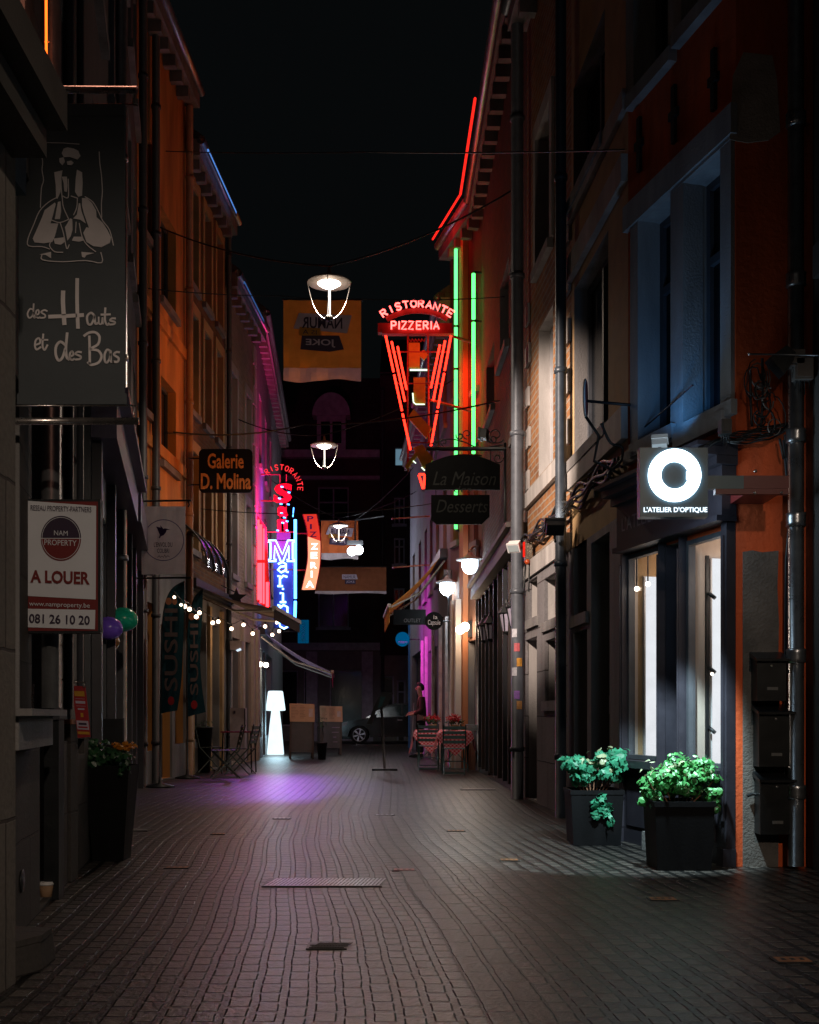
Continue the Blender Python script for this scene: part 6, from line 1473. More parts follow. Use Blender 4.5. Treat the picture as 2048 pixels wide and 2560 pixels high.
plate('blue_shop_sign', 'tall narrow blue sign with vertical lettering under the San Marino neon', 32.5, 745, 772, 1550, 1608, glow('dim_blue_box', (.0, .12, .28), .45), [('OXOIDI', 754, 763, 1556, 1603, M_bluep, True)], wallx=-3.55)
t = plate('round_blue_sign', 'round blue sign with a small star above a word, right of the street end', 32.0, 989, 1024, 1580, 1616, glow('blue_round_box', (.0, .16, .42), .5), [('CORBEAU', 995, 1018, 1603, 1608, solid('cyan_print', (.3, .5, .7), .6), False)], rnd_=True, wallx=.33)
plate('outlet_sign', 'glossy black box sign reading OUTLET under the amber awning', 24.5, 984, 1065, 1524, 1562, solid('outlet_black', (.006, .006, .007), .35, 0, .05, 3, .01, spec=.15), [('OUTLET', 1010, 1052, 1547, 1556, solid('grey_letters', (.25, .22, .22), .6), False)], wallx=.72)
plate('round_black_sign', 'round black hanging sign with a white squiggle logo next to the OUTLET sign', 22.6, 1062, 1108, 1530, 1575, M_bb, [('la', 1084, 1094, 1538, 1548, M_white, False), ('Capsule', 1070, 1101, 1550, 1566, M_white, False)], rnd_=True, wallx=.9)
for x0, x1, y, D, lb in ((982, 1062, 1294, 27, 'higher thin bare flag rod sticking out from the magenta wall'), (983, 1060, 1416, 27, 'lower thin bare flag rod sticking out from the magenta wall')):
    S = Sheet(D); t = thing('flag_rod', lb, 'rod', S.p(x1, y)); m = MB(); m.tube([S.p(x0, y + 3), S.p(x1, y - 3)], .02, 6); m.tube([S.p(x1, y - 3), S.p(x1 + 14, y - 3)], .02, 6); m.build('rod', solid('coppery_rod', (.45, .25, .18), .5), t)
    m = MB(); m.ball(S.p(x0, y + 3), .03, 8); m.build('knob', M_chrome, t)
# blue led strings under the left eaves
for Wq, ua, ub, zz, lb in ((W14, .1, 2.6, 10.62, 'dotted blue light strip along the gutter of the amber brick house'), (W15, .1, 2.4, 9.6, 'faint blue violet light strip along the gutter of the pale brick house')):
    n = 26; t = thing('light_strip', lb, 'light strip', Wq.pt(ua, zz, .35))
    for k in range(n):
        m = MB(); uu = ua + (ub - ua) * k / n; Wq.box(m, uu, uu + (ub - ua) / n * .5, zz, zz + .05, .345, .37); m.build('led', glow('blue_led_%s' % ('a' if Wq is W14 else 'b'), (.12, .35, 1), .9 if Wq is W14 else .3), t, Wq)
    m = MB(); Wq.box(m, ua, ub, zz - .02, zz - .002, .345, .37); m.build('rail', M_black, t, Wq)
# stars of christmas decoration / window boxes on left facades
for i, (Wq, u_, z_, lb) in enumerate(((W14, 1.2, 3.75, 'first dark hanging star ornament, just right of the bird sign'), (W14, 2.9, 3.3, 'second dark star ornament over the taupe awning'))):
    c = Wq.pt(u_, z_, .3); pts = []
    for k in range(10): r_ = .2 if k % 2 == 0 else .085; a_ = R(90 + 36 * k); pts.append(c + V(math.cos(a_) * r_, -.02, math.sin(a_) * r_))
    t = thing('star_ornament', lb, 'ornament', c - V(0, 0, .2)); m = MB(); m.prism(pts, (0, .06, 0)); m.build('star', M_black, t)
    m = MB(); m.tube([c + V(0, 0, .1), Wq.pt(u_, z_ + .25, 0)], .012, 5); m.build('bracket', M_black, t)
# curved glossy shopfront canopy on the amber brick house
t = thing('curved_canopy', 'glossy dark barrel canopy with light streaks behind the bird sign', 'canopy', W13.pt(2.0, 3.3, .3)); m = MB()
for k in range(8):
    a, b = R(90 * k / 8), R(90 * (k + 1) / 8); r_ = .75
    m.smooth = True; m.quad(W13.pt(1.2, 3.3 + r_ * math.sin(a), r_ * math.cos(a)), W13.pt(3.0, 3.3 + r_ * math.sin(a), r_ * math.cos(a)), W13.pt(3.0, 3.3 + r_ * math.sin(b), r_ * math.cos(b)), W13.pt(1.2, 3.3 + r_ * math.sin(b), r_ * math.cos(b))); m.smooth = False
m.build('hood', solid('gloss_black', (.02, .022, .025), .08), t)
for uu in (1.2, 1.8, 2.4, 3.0): m = MB(); m.tube([W13.pt(uu, 3.3 + .76 * math.sin(R(9 * k)), .76 * math.cos(R(9 * k))) for k in range(11)], .015, 5); m.build('rib', M_black, t)
# ================================================================ cafe furniture
M_slat = solid('green_grey_slats', (.10, .12, .11), .55, 0, .2, 9, .1)
M_teal = solid('teal_painted_metal', (.10, .2, .21), .4, 0, .15, 9, .05)
def bistro_chair(label, loc, rot, mat_, group):
    t = thing('bistro_chair', label, 'chair', (0, 0, 0), group)
    m = MB()
    for k in range(5): m.box(-.2, .2, -.19 + k * .08, -.13 + k * .08, .44, .455)
    m.build('seat', mat_, t)
    m = MB()
    for z in (.56, .64, .72, .80): 
        y_ = .22 + (z - .45) * .22; m.box(-.2, .2, y_ - .008, y_ + .008, z - .025, z + .028)
    m.build('backrest', mat_, t)
    for s in (-1, 1):
        m = MB(); m.tube([V(s * .19, .32, .86), V(s * .19, .22, .45), V(s * .19, -.2, .01)], .012, 6); m.build('leg', mat_, t)
        m = MB(); m.tube([V(s * .17, -.18, .44), V(s * .17, .24, .01)], .012, 6); m.build('leg', mat_, t)
    m = MB(); m.tube([V(-.19, -.17, .03), V(.19, -.17, .03)], .01, 6); m.tube([V(-.17, .22, .03), V(.17, .22, .03)], .01, 6); m.tube([V(-.17, .02, .23), V(.17, .02, .23)], .01, 6)
    m.build('stretcher', mat_, t)
    t.location = loc; t.rotation_euler = (0, 0, rot); return t
c1 = bistro_chair('green grey slatted folding chair at the left terrace, side turned to the street', at(560, 0, 18.6) * 0 + V(at(560, 0, 18.6).x, 18.6, 0), R(-75), M_slat, 'folding chairs on the left terrace')
c1.scale = (1, 1, 1)
dup(c1, V(at(596, 0, 19.6).x, 19.7, 0), R(-100), 'second slatted folding chair of the left terrace, nearer the street middle')
dup(c1, V(at(520, 0, 20.6).x, 20.6, 0), R(120), 'third slatted folding chair of the left terrace, half hidden beside the black pot')
t = thing('cafe_table', 'small left terrace table edged by a thin pink reflection', 'table', V(at(598, 0, 20.4).x, 20.4, 0))
c = V(at(598, 0, 20.4).x, 20.4, 0)
m = MB(); m.box(c.x - .28, c.x + .28, 20.1, 20.7, .71, .735); m.build('tabletop', solid('glossy_red_top', (.25, .03, .06), .2), t)
for sx in (-1, 1):
    for sy in (-1, 1): m = MB(); m.tube([c + V(sx * .24, sy * .26, .71), c + V(sx * .26, sy * .28, .0)], .014, 6); m.build('leg', M_black, t)
t = thing('menu_box', 'greyish pink box with a small stamp on it standing by the cream pilaster', 'box', at(596, 1880, 22.5))
S = Sheet(22.4); m = MB(); S.rect(m, 575, 612, 1770, 1902, -.3, .0); m.build('cabinet', solid('pinkish_cabinet', (.32, .26, .28), .6), t)
m = MB(); S.rect(m, 584, 589, 1777, 1784, .002, .008); S.rect(m, 611, 613.5, 1772, 1812, .002, .008); m.build('print', M_bdark, t)
t = thing('wall_projector', 'boxy wall light with a pale lit face over the left terrace', 'wall light', at(592, 1628, 22.8)); S = Sheet(22.8)
m = MB(); S.rect(m, 577, 606, 1603, 1626, -.2, .1); m.build('housing', solid('pinkish_cabinet', (.32, .26, .28), .6), t)
m = MB(); S.poly(m, [(592, 1626), (603, 1621), (606, 1626), (596, 1630)], .102, .11); m.build('lens', glow('cool_lens', (.7, .85, 1), 1.2), t)
# menu boards
M_paper = solid('menu_paper', (.55, .33, .2), .7, 0, .1, 4, .03); M_board = solid('dark_board_face', (.075, .07, .075), .5, 0, .2, 5)
def menu_board(label, x0, x1, ytop, ymid, ybase, sk_, chalk=False, pane_dark=False):
    D = F / (ybase - HY); S = Sheet(D); t = thing('menu_board', label, 'menu board', V(S.p((x0 + x1) / 2, 0).x, D, 0), 'menu boards in the street')
    zt = S.p(0, ytop).z
    def pp(x, y, o=0): 
        q = S.p(x, y); q.y -= o; q.y += .18 * q.z / zt; return q
    m = MB(); m.prism([pp(x0 + 6, ymid), pp(x1 - 3, ymid), pp(x1 - 3, ybase - 18), pp(x0 + 6, ybase - 18)], (0, .03, 0)); m.build('panel', M_board, t)
    m = MB(); m.prism([pp(x0, ytop, .02), pp(x1, ytop + 2, .02), pp(x1 + 1, ymid + 1, .02), pp(x0 + 2, ymid, .02)], (0, .018, 0)); m.build('menu_sheet', M_paper, t)
    m = MB()
    rnd = random.Random(int(x0)); rows = 9
    for k in range(rows):
        yy = ytop + 6 + k * (ymid - ytop - 12) / rows
        for a, b in ((.08, .38), (.42, .68)):
            xa = x0 + (x1 - x0) * a; xb = x0 + (x1 - x0) * (a + (b - a) * rnd.uniform(.5, 1)); m.quad(pp(xa, yy, .0225), pp(xb, yy, .0225), pp(xb, yy + 1.1, .0225), pp(xa, yy + 1.1, .0225))
    m.build('menu_text', solid('faded_ink', (.3, .17, .1), .8), t)
    m = MB(); xa, xb = x0 + (x1 - x0) * .78, x0 + (x1 - x0) * .93; m.prism([pp(xa, ytop + 14, .022), pp(xb, ytop + 14, .022), pp(xb, ymid - 12, .022), pp(xa, ymid - 12, .022)], (0, -.003, 0)); m.build('menu_card', solid('lilac_card', (.5, .4, .4), .7), t)
    for xx in (x0 + 4, x1 - 3):
        m = MB(); a, b = pp(xx - 2.5, ymid if xx < (x0 + x1) / 2 else ymid), pp(xx + 2.5, ybase)
        b.z = 0; b.y = D; m.prism([pp(xx - 2.5, ymid, .005), pp(xx + 2.5, ymid, .005), V(S.p(xx + 2.5, 0).x, D - .005, 0), V(S.p(xx - 2.5, 0).x, D - .005, 0)], (0, .04, 0)); m.build('leg', M_darkw, t)
        m = MB(); m.prism([pp(xx - 2.5, ymid, -.05), pp(xx + 2.5, ymid, -.05), V(S.p(xx - 6, 0).x, D + .55, 0), V(S.p(xx - 10, 0).x, D + .55, 0)], (0, .03, 0)); m.build('leg', M_darkw, t)
    if chalk:
        m = MB()
        for k, (a, b) in enumerate(((.55, .9), (.55, .85), (.6, .75), (.6, .8))):
            yy = ymid + 14 + k * 12; m.quad(pp(x0 + (x1 - x0) * a, yy, .004), pp(x0 + (x1 - x0) * b, yy, .004), pp(x0 + (x1 - x0) * b, yy + 1.6, .004), pp(x0 + (x1 - x0) * a, yy + 1.6, .004))
        m.build('chalk_writing', solid('chalk', (.3, .25, .35), .9), t)
    return t
menu_board('left menu board with a whole peach coloured menu sheet on top', 722, 785, 1758, 1804, 1898, 0)
menu_board('right menu board with an amber menu sheet and chalk writing below', 798, 855, 1764, 1804, 1888, 0, True)
# dark stand in the middle of the street
D = 21.3; S = Sheet(D); c = V(S.p(962, 0).x, D, 0)
t = thing('menu_stand', 'dark tilted display stand on a slanting post with a flat foot, middle of the street', 'stand', c)
m = MB(); m.box(S.p(931, 0).x, S.p(994, 0).x, D - .16, D + .16, .002, .035); m.build('base', M_black, t)
m = MB(); m.tube([V(S.p(962, 0).x, D, .03), S.p(956, 1800), S.p(953, 1765)], .026, 8); m.build('post', M_black, t)
m = MB(); m.prism([S.p(955, 1730, .05), S.p(984, 1732, .05), S.p(968, 1764, .05), S.p(940, 1778, .05), S.p(930, 1812, .05), S.p(918, 1810, .05), S.p(936, 1765, .05)], (0, .05, 0)); m.build('display_tray', M_black, t)
m = MB(); m.prism([S.p(952, 1742, .056), S.p(965, 1742, .056), S.p(955, 1765, .056), S.p(945, 1772, .056)], (0, -.004, 0)); m.build('glass_cover', solid('dark_teal_glass', (.03, .08, .09), .15), t)

# tables with gingham cloths
M_ging = check('red_gingham', (.78, .45, .5), (.62, .01, .03), .05)
def cloth_table(label, x0, x1, D, drop, corner_side, seed):
    S = Sheet(D); a, b = S.p(x0, 0).x, S.p(x1, 0).x; cx_ = (a + b) / 2; hw = (b - a) / 2; dp_ = .32; c = V(cx_, D, 0)
    t = thing('bistro_table', label, 'table', c, 'bistro tables on the right')
    m = MB(); m.box(a, b, D - dp_, D + dp_, .70, .725); m.build('tabletop', M_teal, t)
    for sx in (-1, 1):
        m = MB(); m.tube([c + V(sx * hw * .85, -dp_ * .8, .70), c + V(sx * hw * .85, dp_ * .8, .01)], .013, 6); m.build('leg', M_teal, t)
        m = MB(); m.tube([c + V(sx * hw * .8, dp_ * .8, .70), c + V(sx * hw * .8, -dp_ * .8, .01)], .013, 6); m.build('leg', M_teal, t)
    m = MB(); m.tube([c + V(-hw * .85, -dp_ * .8, .06), c + V(hw * .85, -dp_ * .8, .06)], .01, 6); m.tube([c + V(-hw * .85, -dp_ * .75, .12), c + V(hw * .85, -dp_ * .75, .62)], .008, 5); m.tube([c + V(hw * .85, -dp_ * .75, .12), c + V(-hw * .85, -dp_ * .75, .62)], .008, 5); m.build('stretcher', M_teal, t)
    # the cloth: diagonal square whose corners hang low
    m = MB(); n = 22; half = max(hw, dp_) * 1.75
    def P(u_, v_):
        x_ = (u_ + v_) * half * .72; y_ = (u_ - v_) * half * .72
        ox, oy = max(0, abs(x_) - hw - .01), max(0, abs(y_) - dp_ - .01)
        d = math.hypot(ox, oy); z_ = .732 - d * .93 - .004 * math.sin(u_ * 9)
        sx = math.copysign(min(abs(x_), hw + .012 + ox * .22 + .02 * math.sin(y_ * 14 + seed)), x_); sy = math.copysign(min(abs(y_), dp_ + .012 + oy * .22 + .02 * math.sin(x_ * 14)), y_)
        return V(cx_ + sx, D + sy, z_), (x_, y_)
    me_v = []; uvs = []
    for i in range(n + 1):
        for j in range(n + 1): p_, uv = P(-1 + 2 * i / n, -1 + 2 * j / n); me_v.append(p_); uvs.append(uv)
    m.smooth = True; m.add(me_v, [(i * (n + 1) + j, (i + 1) * (n + 1) + j, (i + 1) * (n + 1) + j + 1, i * (n + 1) + j + 1) for i in range(n) for j in range(n)])
    o = m.build('tablecloth_mesh', M_ging, None, None, True); o.name = 'tablecloth'
    uvl = o.data.uv_layers[0]
    for p_ in o.data.polygons:
        for li in p_.loop_indices: u_, v_ = uvs[o.data.loops[li].vertex_index]; uvl.data[li].uv = (u_ * .7 + v_ * .7, u_ * .7 - v_ * .7)
    ORG[o.name] = Vector(o.location)
    return t, o, c
t1, cl1, tc1 = cloth_table('left, farther folding table under a red gingham cloth', 1040, 1112, 22.4, .3, -1, 1)
tag(cl1, 'red and white gingham cloth hanging off the left, farther table', 'tablecloth', 'gingham tablecloths')
t2, cl2, tc2 = cloth_table('right, nearer folding table under a red gingham cloth by the wall', 1098, 1176, 20.9, .3, 1, 2)
tag(cl2, 'red and white gingham cloth hanging off the right, nearer table', 'tablecloth', 'gingham tablecloths')
c2 = bistro_chair('teal metal folding chair nearest the camera at the right gingham table', V(at(1134, 0, 19.9).x, 19.75, 0), R(180), M_teal, 'teal folding chairs on the right')
dup(c2, V(at(1072, 0, 21.2).x, 21.4, 0), R(178), 'teal metal folding chair in front of the left gingham table')
dup(c2, V(at(1150, 0, 22.0).x, 22.3, 0), R(0), 'teal folding chair beyond the right gingham table, mostly hidden')
def poinsettia(label, base, r, seed):
    t = thing('poinsettia', label, 'potted plant', base); rnd = random.Random(seed)
    m = MB(); m.lathe(base, [(.06, .001), (.085, .1), (.075, .1), (.07, .08)], 14); m.build('pot', solid('tan_pot', (.3, .17, .07), .5), t)
    m = MB(); bush(m, base + V(0, 0, .15), r * .8, r * .8, .08, 60, .1, PTL, rnd, 8); m.build('foliage', M_dkleaf, t)
    m = MB(); bush(m, base + V(0, 0, .21), r * .8, r * .7, .07, 110, .085, PTL, rnd, 9); m.build('blossom', M_redf, t)
poinsettia('red poinsettia in a tan pot on the left gingham table', tc1 + V(.05, 0, .74), .18, 1)
poinsettia('red poinsettia on the right gingham table next to a folded teal cloth', tc2 + V(.0, 0, .74), .2, 2)
m = MB()
for k in range(4): m.box(tc2.x + .2, tc2.x + .40, 20.8, 21.0, .742 + k * .028, .765 + k * .028)
tag(m.build('napkin_stack', solid('pale_teal_cloth', (.3, .42, .45), .8), None, None, True), 'small stack of folded pale teal napkins beside the right poinsettia', 'napkins')

# ================================================================ waiter
def skinned(name, chains, radii, mat_, parent, sub=2):
    """chains: list of vertex-name lists; radii: name -> (pos, rx, ry)"""
    names = list(radii); idx = {n_: i for i, n_ in enumerate(names)}
    me = bpy.data.meshes.new(name); org = ORG[parent.name]
    ed = []
    for ch in chains: ed += [(idx[a], idx[b]) for a, b in zip(ch, ch[1:])]
    me.from_pydata([tuple(Vector(radii[n_][0]) ) for n_ in names], ed, [])
    o = bpy.data.objects.new(name, me); col.objects.link(o); o.parent = parent; ORG[o.name] = org
    me.materials.append(mat_)
    md = o.modifiers.new('skin', 'SKIN'); md.use_smooth_shade = True
    for i, n_ in enumerate(names):
        sv = me.skin_vertices[0].data[i]; sv.radius = (radii[n_][1], radii[n_][2]); sv.use_root = (i == 0)
    ms = o.modifiers.new('sub', 'SUBSURF'); ms.levels = sub; ms.render_levels = sub
    return o
D = 28.0; fx = at(1052, 0, D).x
wt = thing('person', 'dark haired waiter in brown jacket and pale apron, in profile, one hand reaching out', 'person', (fx, D, 0))
M_skin = solid('skin', (.5, .26, .19), .5, 0, .08, 6, .02); M_jack = solid('brown_jacket', (.085, .045, .04), .8, 0, .2, 8, .2); M_trou = solid('black_trousers', (.02, .02, .025), .85)
b = {'pel': ((.0, 0, .95), .13, .12), 'w': ((.0, 0, 1.1), .115, .13), 'ch': ((.02, 0, 1.32), .12, .16), 'n0': ((.01, 0, 1.46), .06, .06), 'n1': ((-.02, 0, 1.53), .052, .052), 'h0': ((-.035, 0, 1.60), .078, .07), 'h1': ((-.025, 0, 1.69), .095, .078), 'h2': ((-.015, 0, 1.745), .06, .055),
     'sl': ((.02, -.17, 1.41), .06, .06), 'el': ((.02, -.25, 1.14), .043, .043), 'wl': ((-.2, -.22, 1.03), .03, .03), 'hl': ((-.29, -.2, 1.03), .028, .035),
     'sr': ((.02, .17, 1.41), .06, .06), 'er': ((-.03, .24, 1.14), .043, .043), 'wr': ((-.18, .16, 1.08), .03, .03), 'hr': ((-.26, .13, 1.08), .028, .035),
     'pl': ((0, -.09, .88), .09, .09), 'kl': ((-.03, -.1, .5), .06, .06), 'al': ((.02, -.1, .09), .04, .04), 'tl': ((-.13, -.11, .035), .035, .035),
     'pr': ((0, .09, .88), .09, .09), 'kr': ((-.05, .1, .5), .06, .06), 'ar': ((-.05, .1, .09), .04, .04), 'tr': ((-.2, .11, .035), .035, .035)}
skinned('body', [['pel', 'w', 'ch', 'n0', 'n1', 'h0', 'h1', 'h2'], ['ch', 'sl', 'el', 'wl', 'hl'], ['ch', 'sr', 'er', 'wr', 'hr'], ['pel', 'pl', 'kl', 'al', 'tl'], ['pel', 'pr', 'kr', 'ar', 'tr']], b, M_skin, wt)
for sgn, (hx, hy, hz) in ((-1, b['hl'][0]), (1, b['hr'][0])):
    for k in range(4):
        y_ = hy + (k - 1.5) * .019; ff = {'a': ((hx + .01, y_, hz - .01), .010, .010), 'b': ((hx - .045, y_, hz - .015), .009, .009), 'c': ((hx - .08 + .008 * abs(k - 1.5), y_, hz - .045), .008, .008)}
        skinned('finger', [['a', 'b', 'c']], ff, M_skin, wt, 1)
    ff = {'a': ((hx + .02, hy - sgn * .02, hz + .01), .011, .011), 'b': ((hx - .02, hy - sgn * .045, hz + .012), .010, .010), 'c': ((hx - .05, hy - sgn * .045, hz), .009, .009)}
    skinned('thumb', [['a', 'b', 'c']], ff, M_skin, wt, 1)
j = {'pel': ((.01, 0, .84), .15, .17), 'w': ((.01, 0, 1.06), .135, .15), 'ch': ((.025, 0, 1.32), .14, .175), 'n0': ((.02, 0, 1.45), .085, .09),
     'sl': ((.025, -.18, 1.41), .078, .078), 'el': ((.02, -.25, 1.14), .06, .06), 'wl': ((-.17, -.225, 1.035), .045, .045), 'sr': ((.025, .18, 1.41), .078, .078), 'er': ((-.03, .24, 1.14), .06, .06), 'wr': ((-.14, .17, 1.085), .045, .045)}
skinned('jacket', [['pel', 'w', 'ch', 'n0'], ['ch', 'sl', 'el', 'wl'], ['ch', 'sr', 'er', 'wr']], j, M_jack, wt)
tr_ = {'pel': ((0, 0, .93), .12, .15), 'pl': ((0, -.09, .84), .105, .1), 'kl': ((-.03, -.1, .5), .08, .08), 'al': ((.02, -.1, .1), .065, .065), 'pr': ((0, .09, .84), .105, .1), 'kr': ((-.05, .1, .5), .08, .08), 'ar': ((-.05, .1, .1), .065, .065)}
skinned('trousers', [['pel', 'pl', 'kl', 'al'], ['pel', 'pr', 'kr', 'ar']], tr_, M_trou, wt)
hh = {'a': ((.045, 0, 1.60), .045, .06), 'b': ((.03, 0, 1.69), .085, .085), 'c': ((-.03, 0, 1.765), .075, .08), 'd': ((-.10, 0, 1.755), .032, .055)}
skinned('hair', [['a', 'b', 'c', 'd']], hh, solid('black_hair', (.012, .01, .01), .6), wt)
P0 = V(fx, D, 0)
m = MB(); m.lathe(P0 + V(-.12, 0, 1.655), [(.02, -.028), (.014, .0), (.006, .03)], 8, (-.3, 0, 1)); m.build('nose', M_skin, wt)
m = MB(); m.ball(P0 + V(-.105, -.032, 1.69), .012, 8); m.ball(P0 + V(-.105, .032, 1.69), .012, 8); m.build('eye', solid('eye_white', (.5, .5, .5), .2), wt)
m = MB(); m.box(P0.x - .118, P0.x - .1, D - .025, D + .025, 1.607, 1.616); m.build('mouth', solid('lips', (.35, .1, .09), .5), wt)
m = MB(); m.ball(P0 + V(-.01, -.08, 1.66), .03, 10, (.7, .35, 1.1)); m.build('ear', M_skin, wt)
m = MB(); m.prism([P0 + V(-.19, -.13, .96), P0 + V(-.19, .13, .96), P0 + V(-.24, .16, .12), P0 + V(-.24, -.16, .12)], (.02, 0, 0)); m.prism([P0 + V(-.17, -.10, 1.32), P0 + V(-.17, .10, 1.32), P0 + V(-.19, .13, .962), P0 + V(-.19, -.13, .962)], (.015, 0, 0)); m.build('apron', solid('pale_apron', (.4, .36, .42), .85), wt)
for sy, xo in ((-.1, 0), (.1, -.07)):
    m = MB(); m.prism([P0 + V(xo + .06, sy - .05, .004), P0 + V(xo + .06, sy - .05, .09), P0 + V(xo - .06, sy - .05, .09), P0 + V(xo - .2, sy - .05, .05), P0 + V(xo - .22, sy - .05, .004)], (0, .1, 0)); m.build('shoe', M_black, wt)

# ================================================================ car
D = 41.5; S = Sheet(D); s_ = F / D; wx = S.p(898, 0).x; x0 = wx - .82
car = thing('parked_car', 'black hatchback parked across the end of the street, side on', 'car', (wx + 1.3, D + .9, 0))
M_car = solid('black_car_paint', (.012, .013, .016), .15, .2, .1, 2, 0, spec=.8)
y0, y1 = D, D + 1.75
low = [(0, .42), (.03, .62), (.25, .78), (1.05, .92), (1.4, .95), (3.9, .98), (4.1, .9), (4.15, .5), (4.1, .3), (3.72, .28), (3.66, .5), (3.5, .64), (3.3, .68), (3.1, .64), (2.94, .5), (2.88, .26), (1.22, .24), (1.16, .48), (1.02, .62), (.82, .67), (.62, .62), (.47, .48), (.42, .26), (.05, .28)]
m = MB(); m.prism([V(x0 + a, y0, z) for a, z in low], (0, 1.75, 0)); m.build('body', M_car, car)
cab = [(1.05, .93), (1.75, 1.38), (2.1, 1.46), (3.2, 1.44), (3.75, 1.2), (3.95, .97)]
m = MB(); n = len(cab)
A = [V(x0 + a, y0 + .05 + (z - .93) * .35, z) for a, z in cab]; Bq = [V(x0 + a, y1 - .05 - (z - .93) * .35, z) for a, z in cab]
m.add(A + Bq, [tuple(range(n - 1, -1, -1)), tuple(range(n, 2 * n))] + [(i, i + 1, n + i + 1, n + i) for i in range(n - 1)]); m.build('cabin', M_car, car)
m = MB()
for poly in ([(1.3, .99), (1.8, 1.33), (2.3, 1.39), (2.35, .99)], [(2.43, .99), (2.4, 1.39), (3.1, 1.37), (3.3, 1.2), (3.35, .99)]):
    m.prism([V(x0 + a, y0 + .05 + (z - .93) * .35 - .004, z) for a, z in poly], (0, .003, 0))
m.build('side_window', solid('car_glass', (.02, .04, .04), .06), car)
for wa in (.82, 3.3):
    for yy in (y0 - .004, y1 - .2):
        c = V(x0 + wa, yy, .32)
        m = MB(); m.lathe(c, [(.21, 0.01), (.30, .0), (.32, .03), (.32, .2), (.25, .2)], 24, (0, 1, 0)); w_ = m.build('wheel', solid('tyre', (.012, .012, .012), .8), car)
        m = MB(); m.lathe(c + V(0, .006, 0), [(.05, -.012), (.05, .03)], 14, (0, 1, 0))
        for k in range(6):
            a_ = R(60 * k + 15); d_ = V(math.cos(a_), 0, math.sin(a_)); q_ = V(-d_.z, 0, d_.x)
            m.prism([c + d_ * .04 - q_ * .02 + V(0, .0, 0), c + d_ * .22 - q_ * .035, c + d_ * .22 + q_ * .035, c + d_ * .04 + q_ * .02], (0, .02, 0))
        m.tube([c + V(math.cos(R(15 * k)) * .22, .006, math.sin(R(15 * k)) * .22) for k in range(25)], .014, 6); m.build('rim', solid('alloy', (.55, .57, .65), .3, .7), w_)
m = MB(); m.prism([V(x0 + .05, y0 - .008, .6), V(x0 + .1, y0 - .008, .72), V(x0 + .42, y0 - .008, .8), V(x0 + .36, y0 - .008, .66)], (0, .007, 0)); m.build('headlight', solid('headlight_glass', (.3, .3, .35), .1), car)
m = MB(); m.ball(V(x0 + 1.38, y0 - .08, 1.0), .09, 10, (1, .6, .7)); m.build('wing_mirror', M_car, car)
for dx in (2.2, 3.0): m = MB(); m.box(x0 + dx, x0 + dx + .16, y0 - .02, y0 - .001, .84, .87); m.build('door_handle', M_grey, car)
m = MB(); m.box(x0 + 1.2, x0 + 1.21, y0 - .003, y0 - .0005, .4, .93); m.box(x0 + 2.39, x0 + 2.40, y0 - .003, y0 - .0005, .4, .93); m.build('door_gap', M_black, car)

# ================================================================ ironwork in the paving
def cover(name, label, x0, x1, yc, mt, depth_m, slots=0, cat='drain cover', D=None):
    D = F / (yc - HY); a, b = (x0 - CX) / F * D, (x1 - CX) / F * D
    t = thing(name, label, cat, ((a + b) / 2, D, 0))
    m = MB(); m.box(a - .012, b + .012, D - depth_m / 2 - .012, D + depth_m / 2 + .012, .001, .006); m.build('frame', M_black, t)
    m = MB()
    if slots:
        n = slots
        for k in range(n):
            xa = a + (b - a) * k / n; w_ = (b - a) / n * .55; sl = .04
            m.prism([V(xa, D - depth_m / 2, .0062), V(xa + w_, D - depth_m / 2, .0065), V(xa + w_ + sl, D + depth_m / 2, .0065), V(xa + sl, D + depth_m / 2, .0065)], (0, 0, .002))
        m.box(a, b, D - .006, D + .006, .0068, .009); m.box(a, b, D - depth_m / 2, D - depth_m / 2 + .01, .0066, .0092)
    else: m.box(a, b, D - depth_m / 2, D + depth_m / 2, .0062, .0075)
    m.build('grating' if slots else 'plate', mt, t)
    if not slots:
        m = MB()
        for k in range(3): xa = a + (b - a) * (.15 + .28 * k); m.box(xa, xa + (b - a) * .14, D - depth_m * .2, D + depth_m * .2, .0076, .0085)
        m.build('rib', M_black, t)
M_iron = solid('worn_iron', (.42, .40, .46), .32, .55, .2, 12, .1); M_brass = solid('worn_ochre_plate', (.3, .13, .05), .5, .2, .4, 30); M_redp = solid('red_plate', (.3, .03, .03), .4, .3)
cover('drain_grating', 'wide shining drain grating in the middle foreground', 668, 952, 2208, M_iron, .32, 30, 'drain grating')
cover('drain_grating', 'small dark grating close to the camera, left of the middle', 775, 862, 2367, solid('dull_iron', (.03, .027, .026), .7), .11, 12, 'drain grating')
cover('drain_grating', 'dark grating at the right edge of the paving', 1970, 2048, 2272, MATS['dull_iron'], .2, 10, 'drain grating')
cover('drain_grating', 'faint grating beside the tall planter', 322, 372, 2076, M_stoned, .18, 12, 'drain grating')
cover('drain_grating', 'thin violet gleaming grating on the right before the brick house', 1152, 1235, 1974, M_iron, .24, 20, 'drain grating')
for x0_, x1_, yc, mt, lb in ((1252, 1294, 2151, M_brass, 'ochre plate in the paving left of the lit patch'), (1626, 1688, 2249, M_brass, 'ochre plate in front of the two planters'), (1940, 2022, 2402, M_brass, 'ochre plate nearest the lower right corner'), (985, 1036, 2176, M_redp, 'small red plate beside the channel stones'), (1120, 1160, 2078, M_brass, 'ochre plate in the middle distance on the right'), (940, 984, 2038, M_iron, 'bright steel plate in the middle of the street'), (686, 724, 2047, M_iron, 'small steel plate gleaming blue on the left'), (532, 562, 2086, M_brass, 'faint ochre plate left of the gleam'), (418, 470, 2170, M_brass, 'faint ochre plate left of the big grating')):
    cover('utility_plate', lb, x0_, x1_, yc, mt, .09)

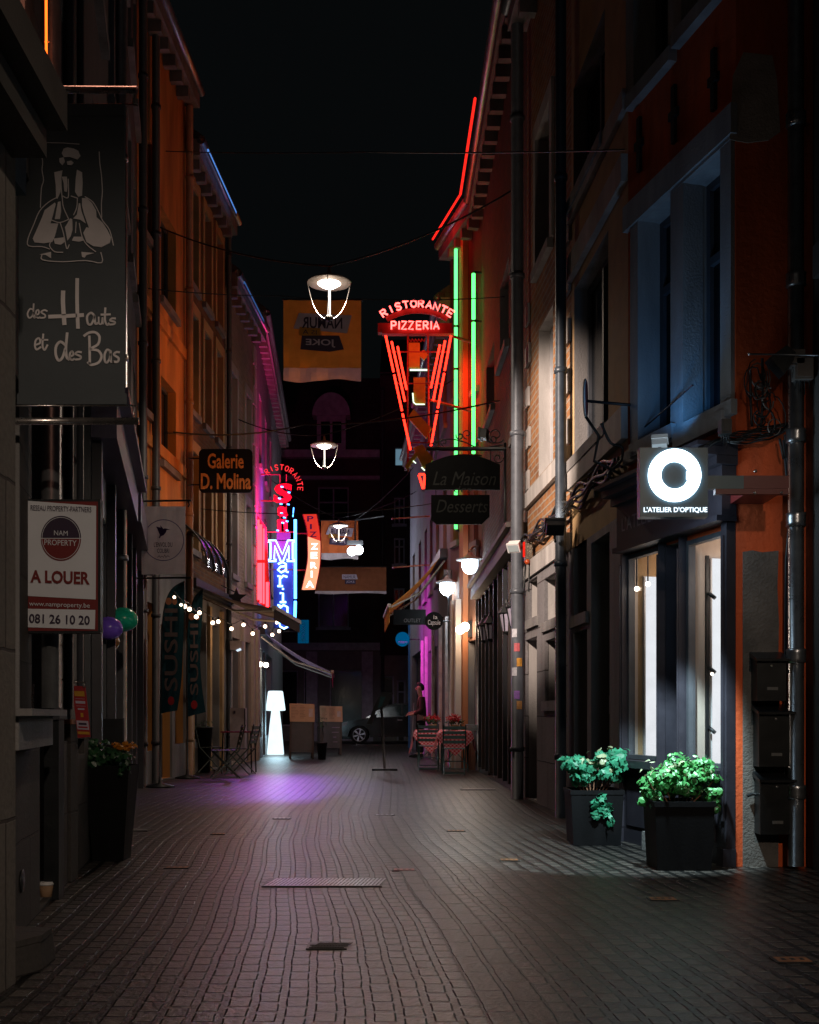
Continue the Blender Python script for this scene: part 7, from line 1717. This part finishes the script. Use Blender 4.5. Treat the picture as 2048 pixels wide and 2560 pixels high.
# ================================================================ give every loose piece of a bracket, clip or line of lettering an object of its own
def split_loose(o):
    me = o.data; n = len(me.vertices)
    if n == 0 or n > 30000 or o.modifiers: return
    par = list(range(n))
    def find(a):
        while par[a] != a: par[a] = par[par[a]]; a = par[a]
        return a
    for e in me.edges:
        a, b = find(e.vertices[0]), find(e.vertices[1])
        if a != b: par[max(a, b)] = min(a, b)
    isl = {}
    for i in range(n): isl.setdefault(find(i), []).append(i)
    keys = list(isl)
    if len(keys) < 2 or len(keys) > 300: return
    bb = []
    for k in keys:
        cs = [me.vertices[i].co for i in isl[k]]
        bb.append(([min(c[j] for c in cs) for j in range(3)], [max(c[j] for c in cs) for j in range(3)]))
    g_ = list(range(len(keys)))
    def fg(a):
        while g_[a] != a: a = g_[a]
        return a
    size = [max(h[j] - l[j] for j in range(3)) for l, h in bb]
    for i in range(len(keys)):
        for j in range(i + 1, len(keys)):
            gap = math.sqrt(sum(max(0, bb[i][0][k] - bb[j][1][k], bb[j][0][k] - bb[i][1][k]) ** 2 for k in range(3)))
            if gap <= max(.02, .5 * max(size[i], size[j])):
                a, b = fg(i), fg(j)
                if a != b: g_[max(a, b)] = min(a, b)
    groups = {}
    for i in range(len(keys)): groups.setdefault(fg(i), []).extend(isl[keys[i]])
    if len(groups) < 2: return
    base = o.name.split('.')[0]
    for q_, vs_ in enumerate(list(groups.values())):
        keep = set(vs_); bm = bmesh.new(); bm.from_mesh(me)
        bmesh.ops.delete(bm, geom=[v for v in bm.verts if v.index not in keep], context='VERTS')
        nm = me.copy(); bm.to_mesh(nm); bm.free()
        c = o.copy(); c.data = nm; c.name = base; col.objects.link(c); c.parent = o.parent
    bpy.data.objects.remove(o)
for o in list(bpy.data.objects):
    if o.type == 'MESH' and o.parent is not None and not o.children and o.name.split('.')[0] in ('bracket', 'clip', 'lettering', 'name_plate', 'print', 'bolt', 'cable', 'stretcher', 'arch_lettering', 'tube', 'tube_end', 'emblem', 'drawing', 'chalk_writing', 'neon_tube', 'frame', 'louvre', 'pane', 'stem', 'apron'):
        split_loose(o)
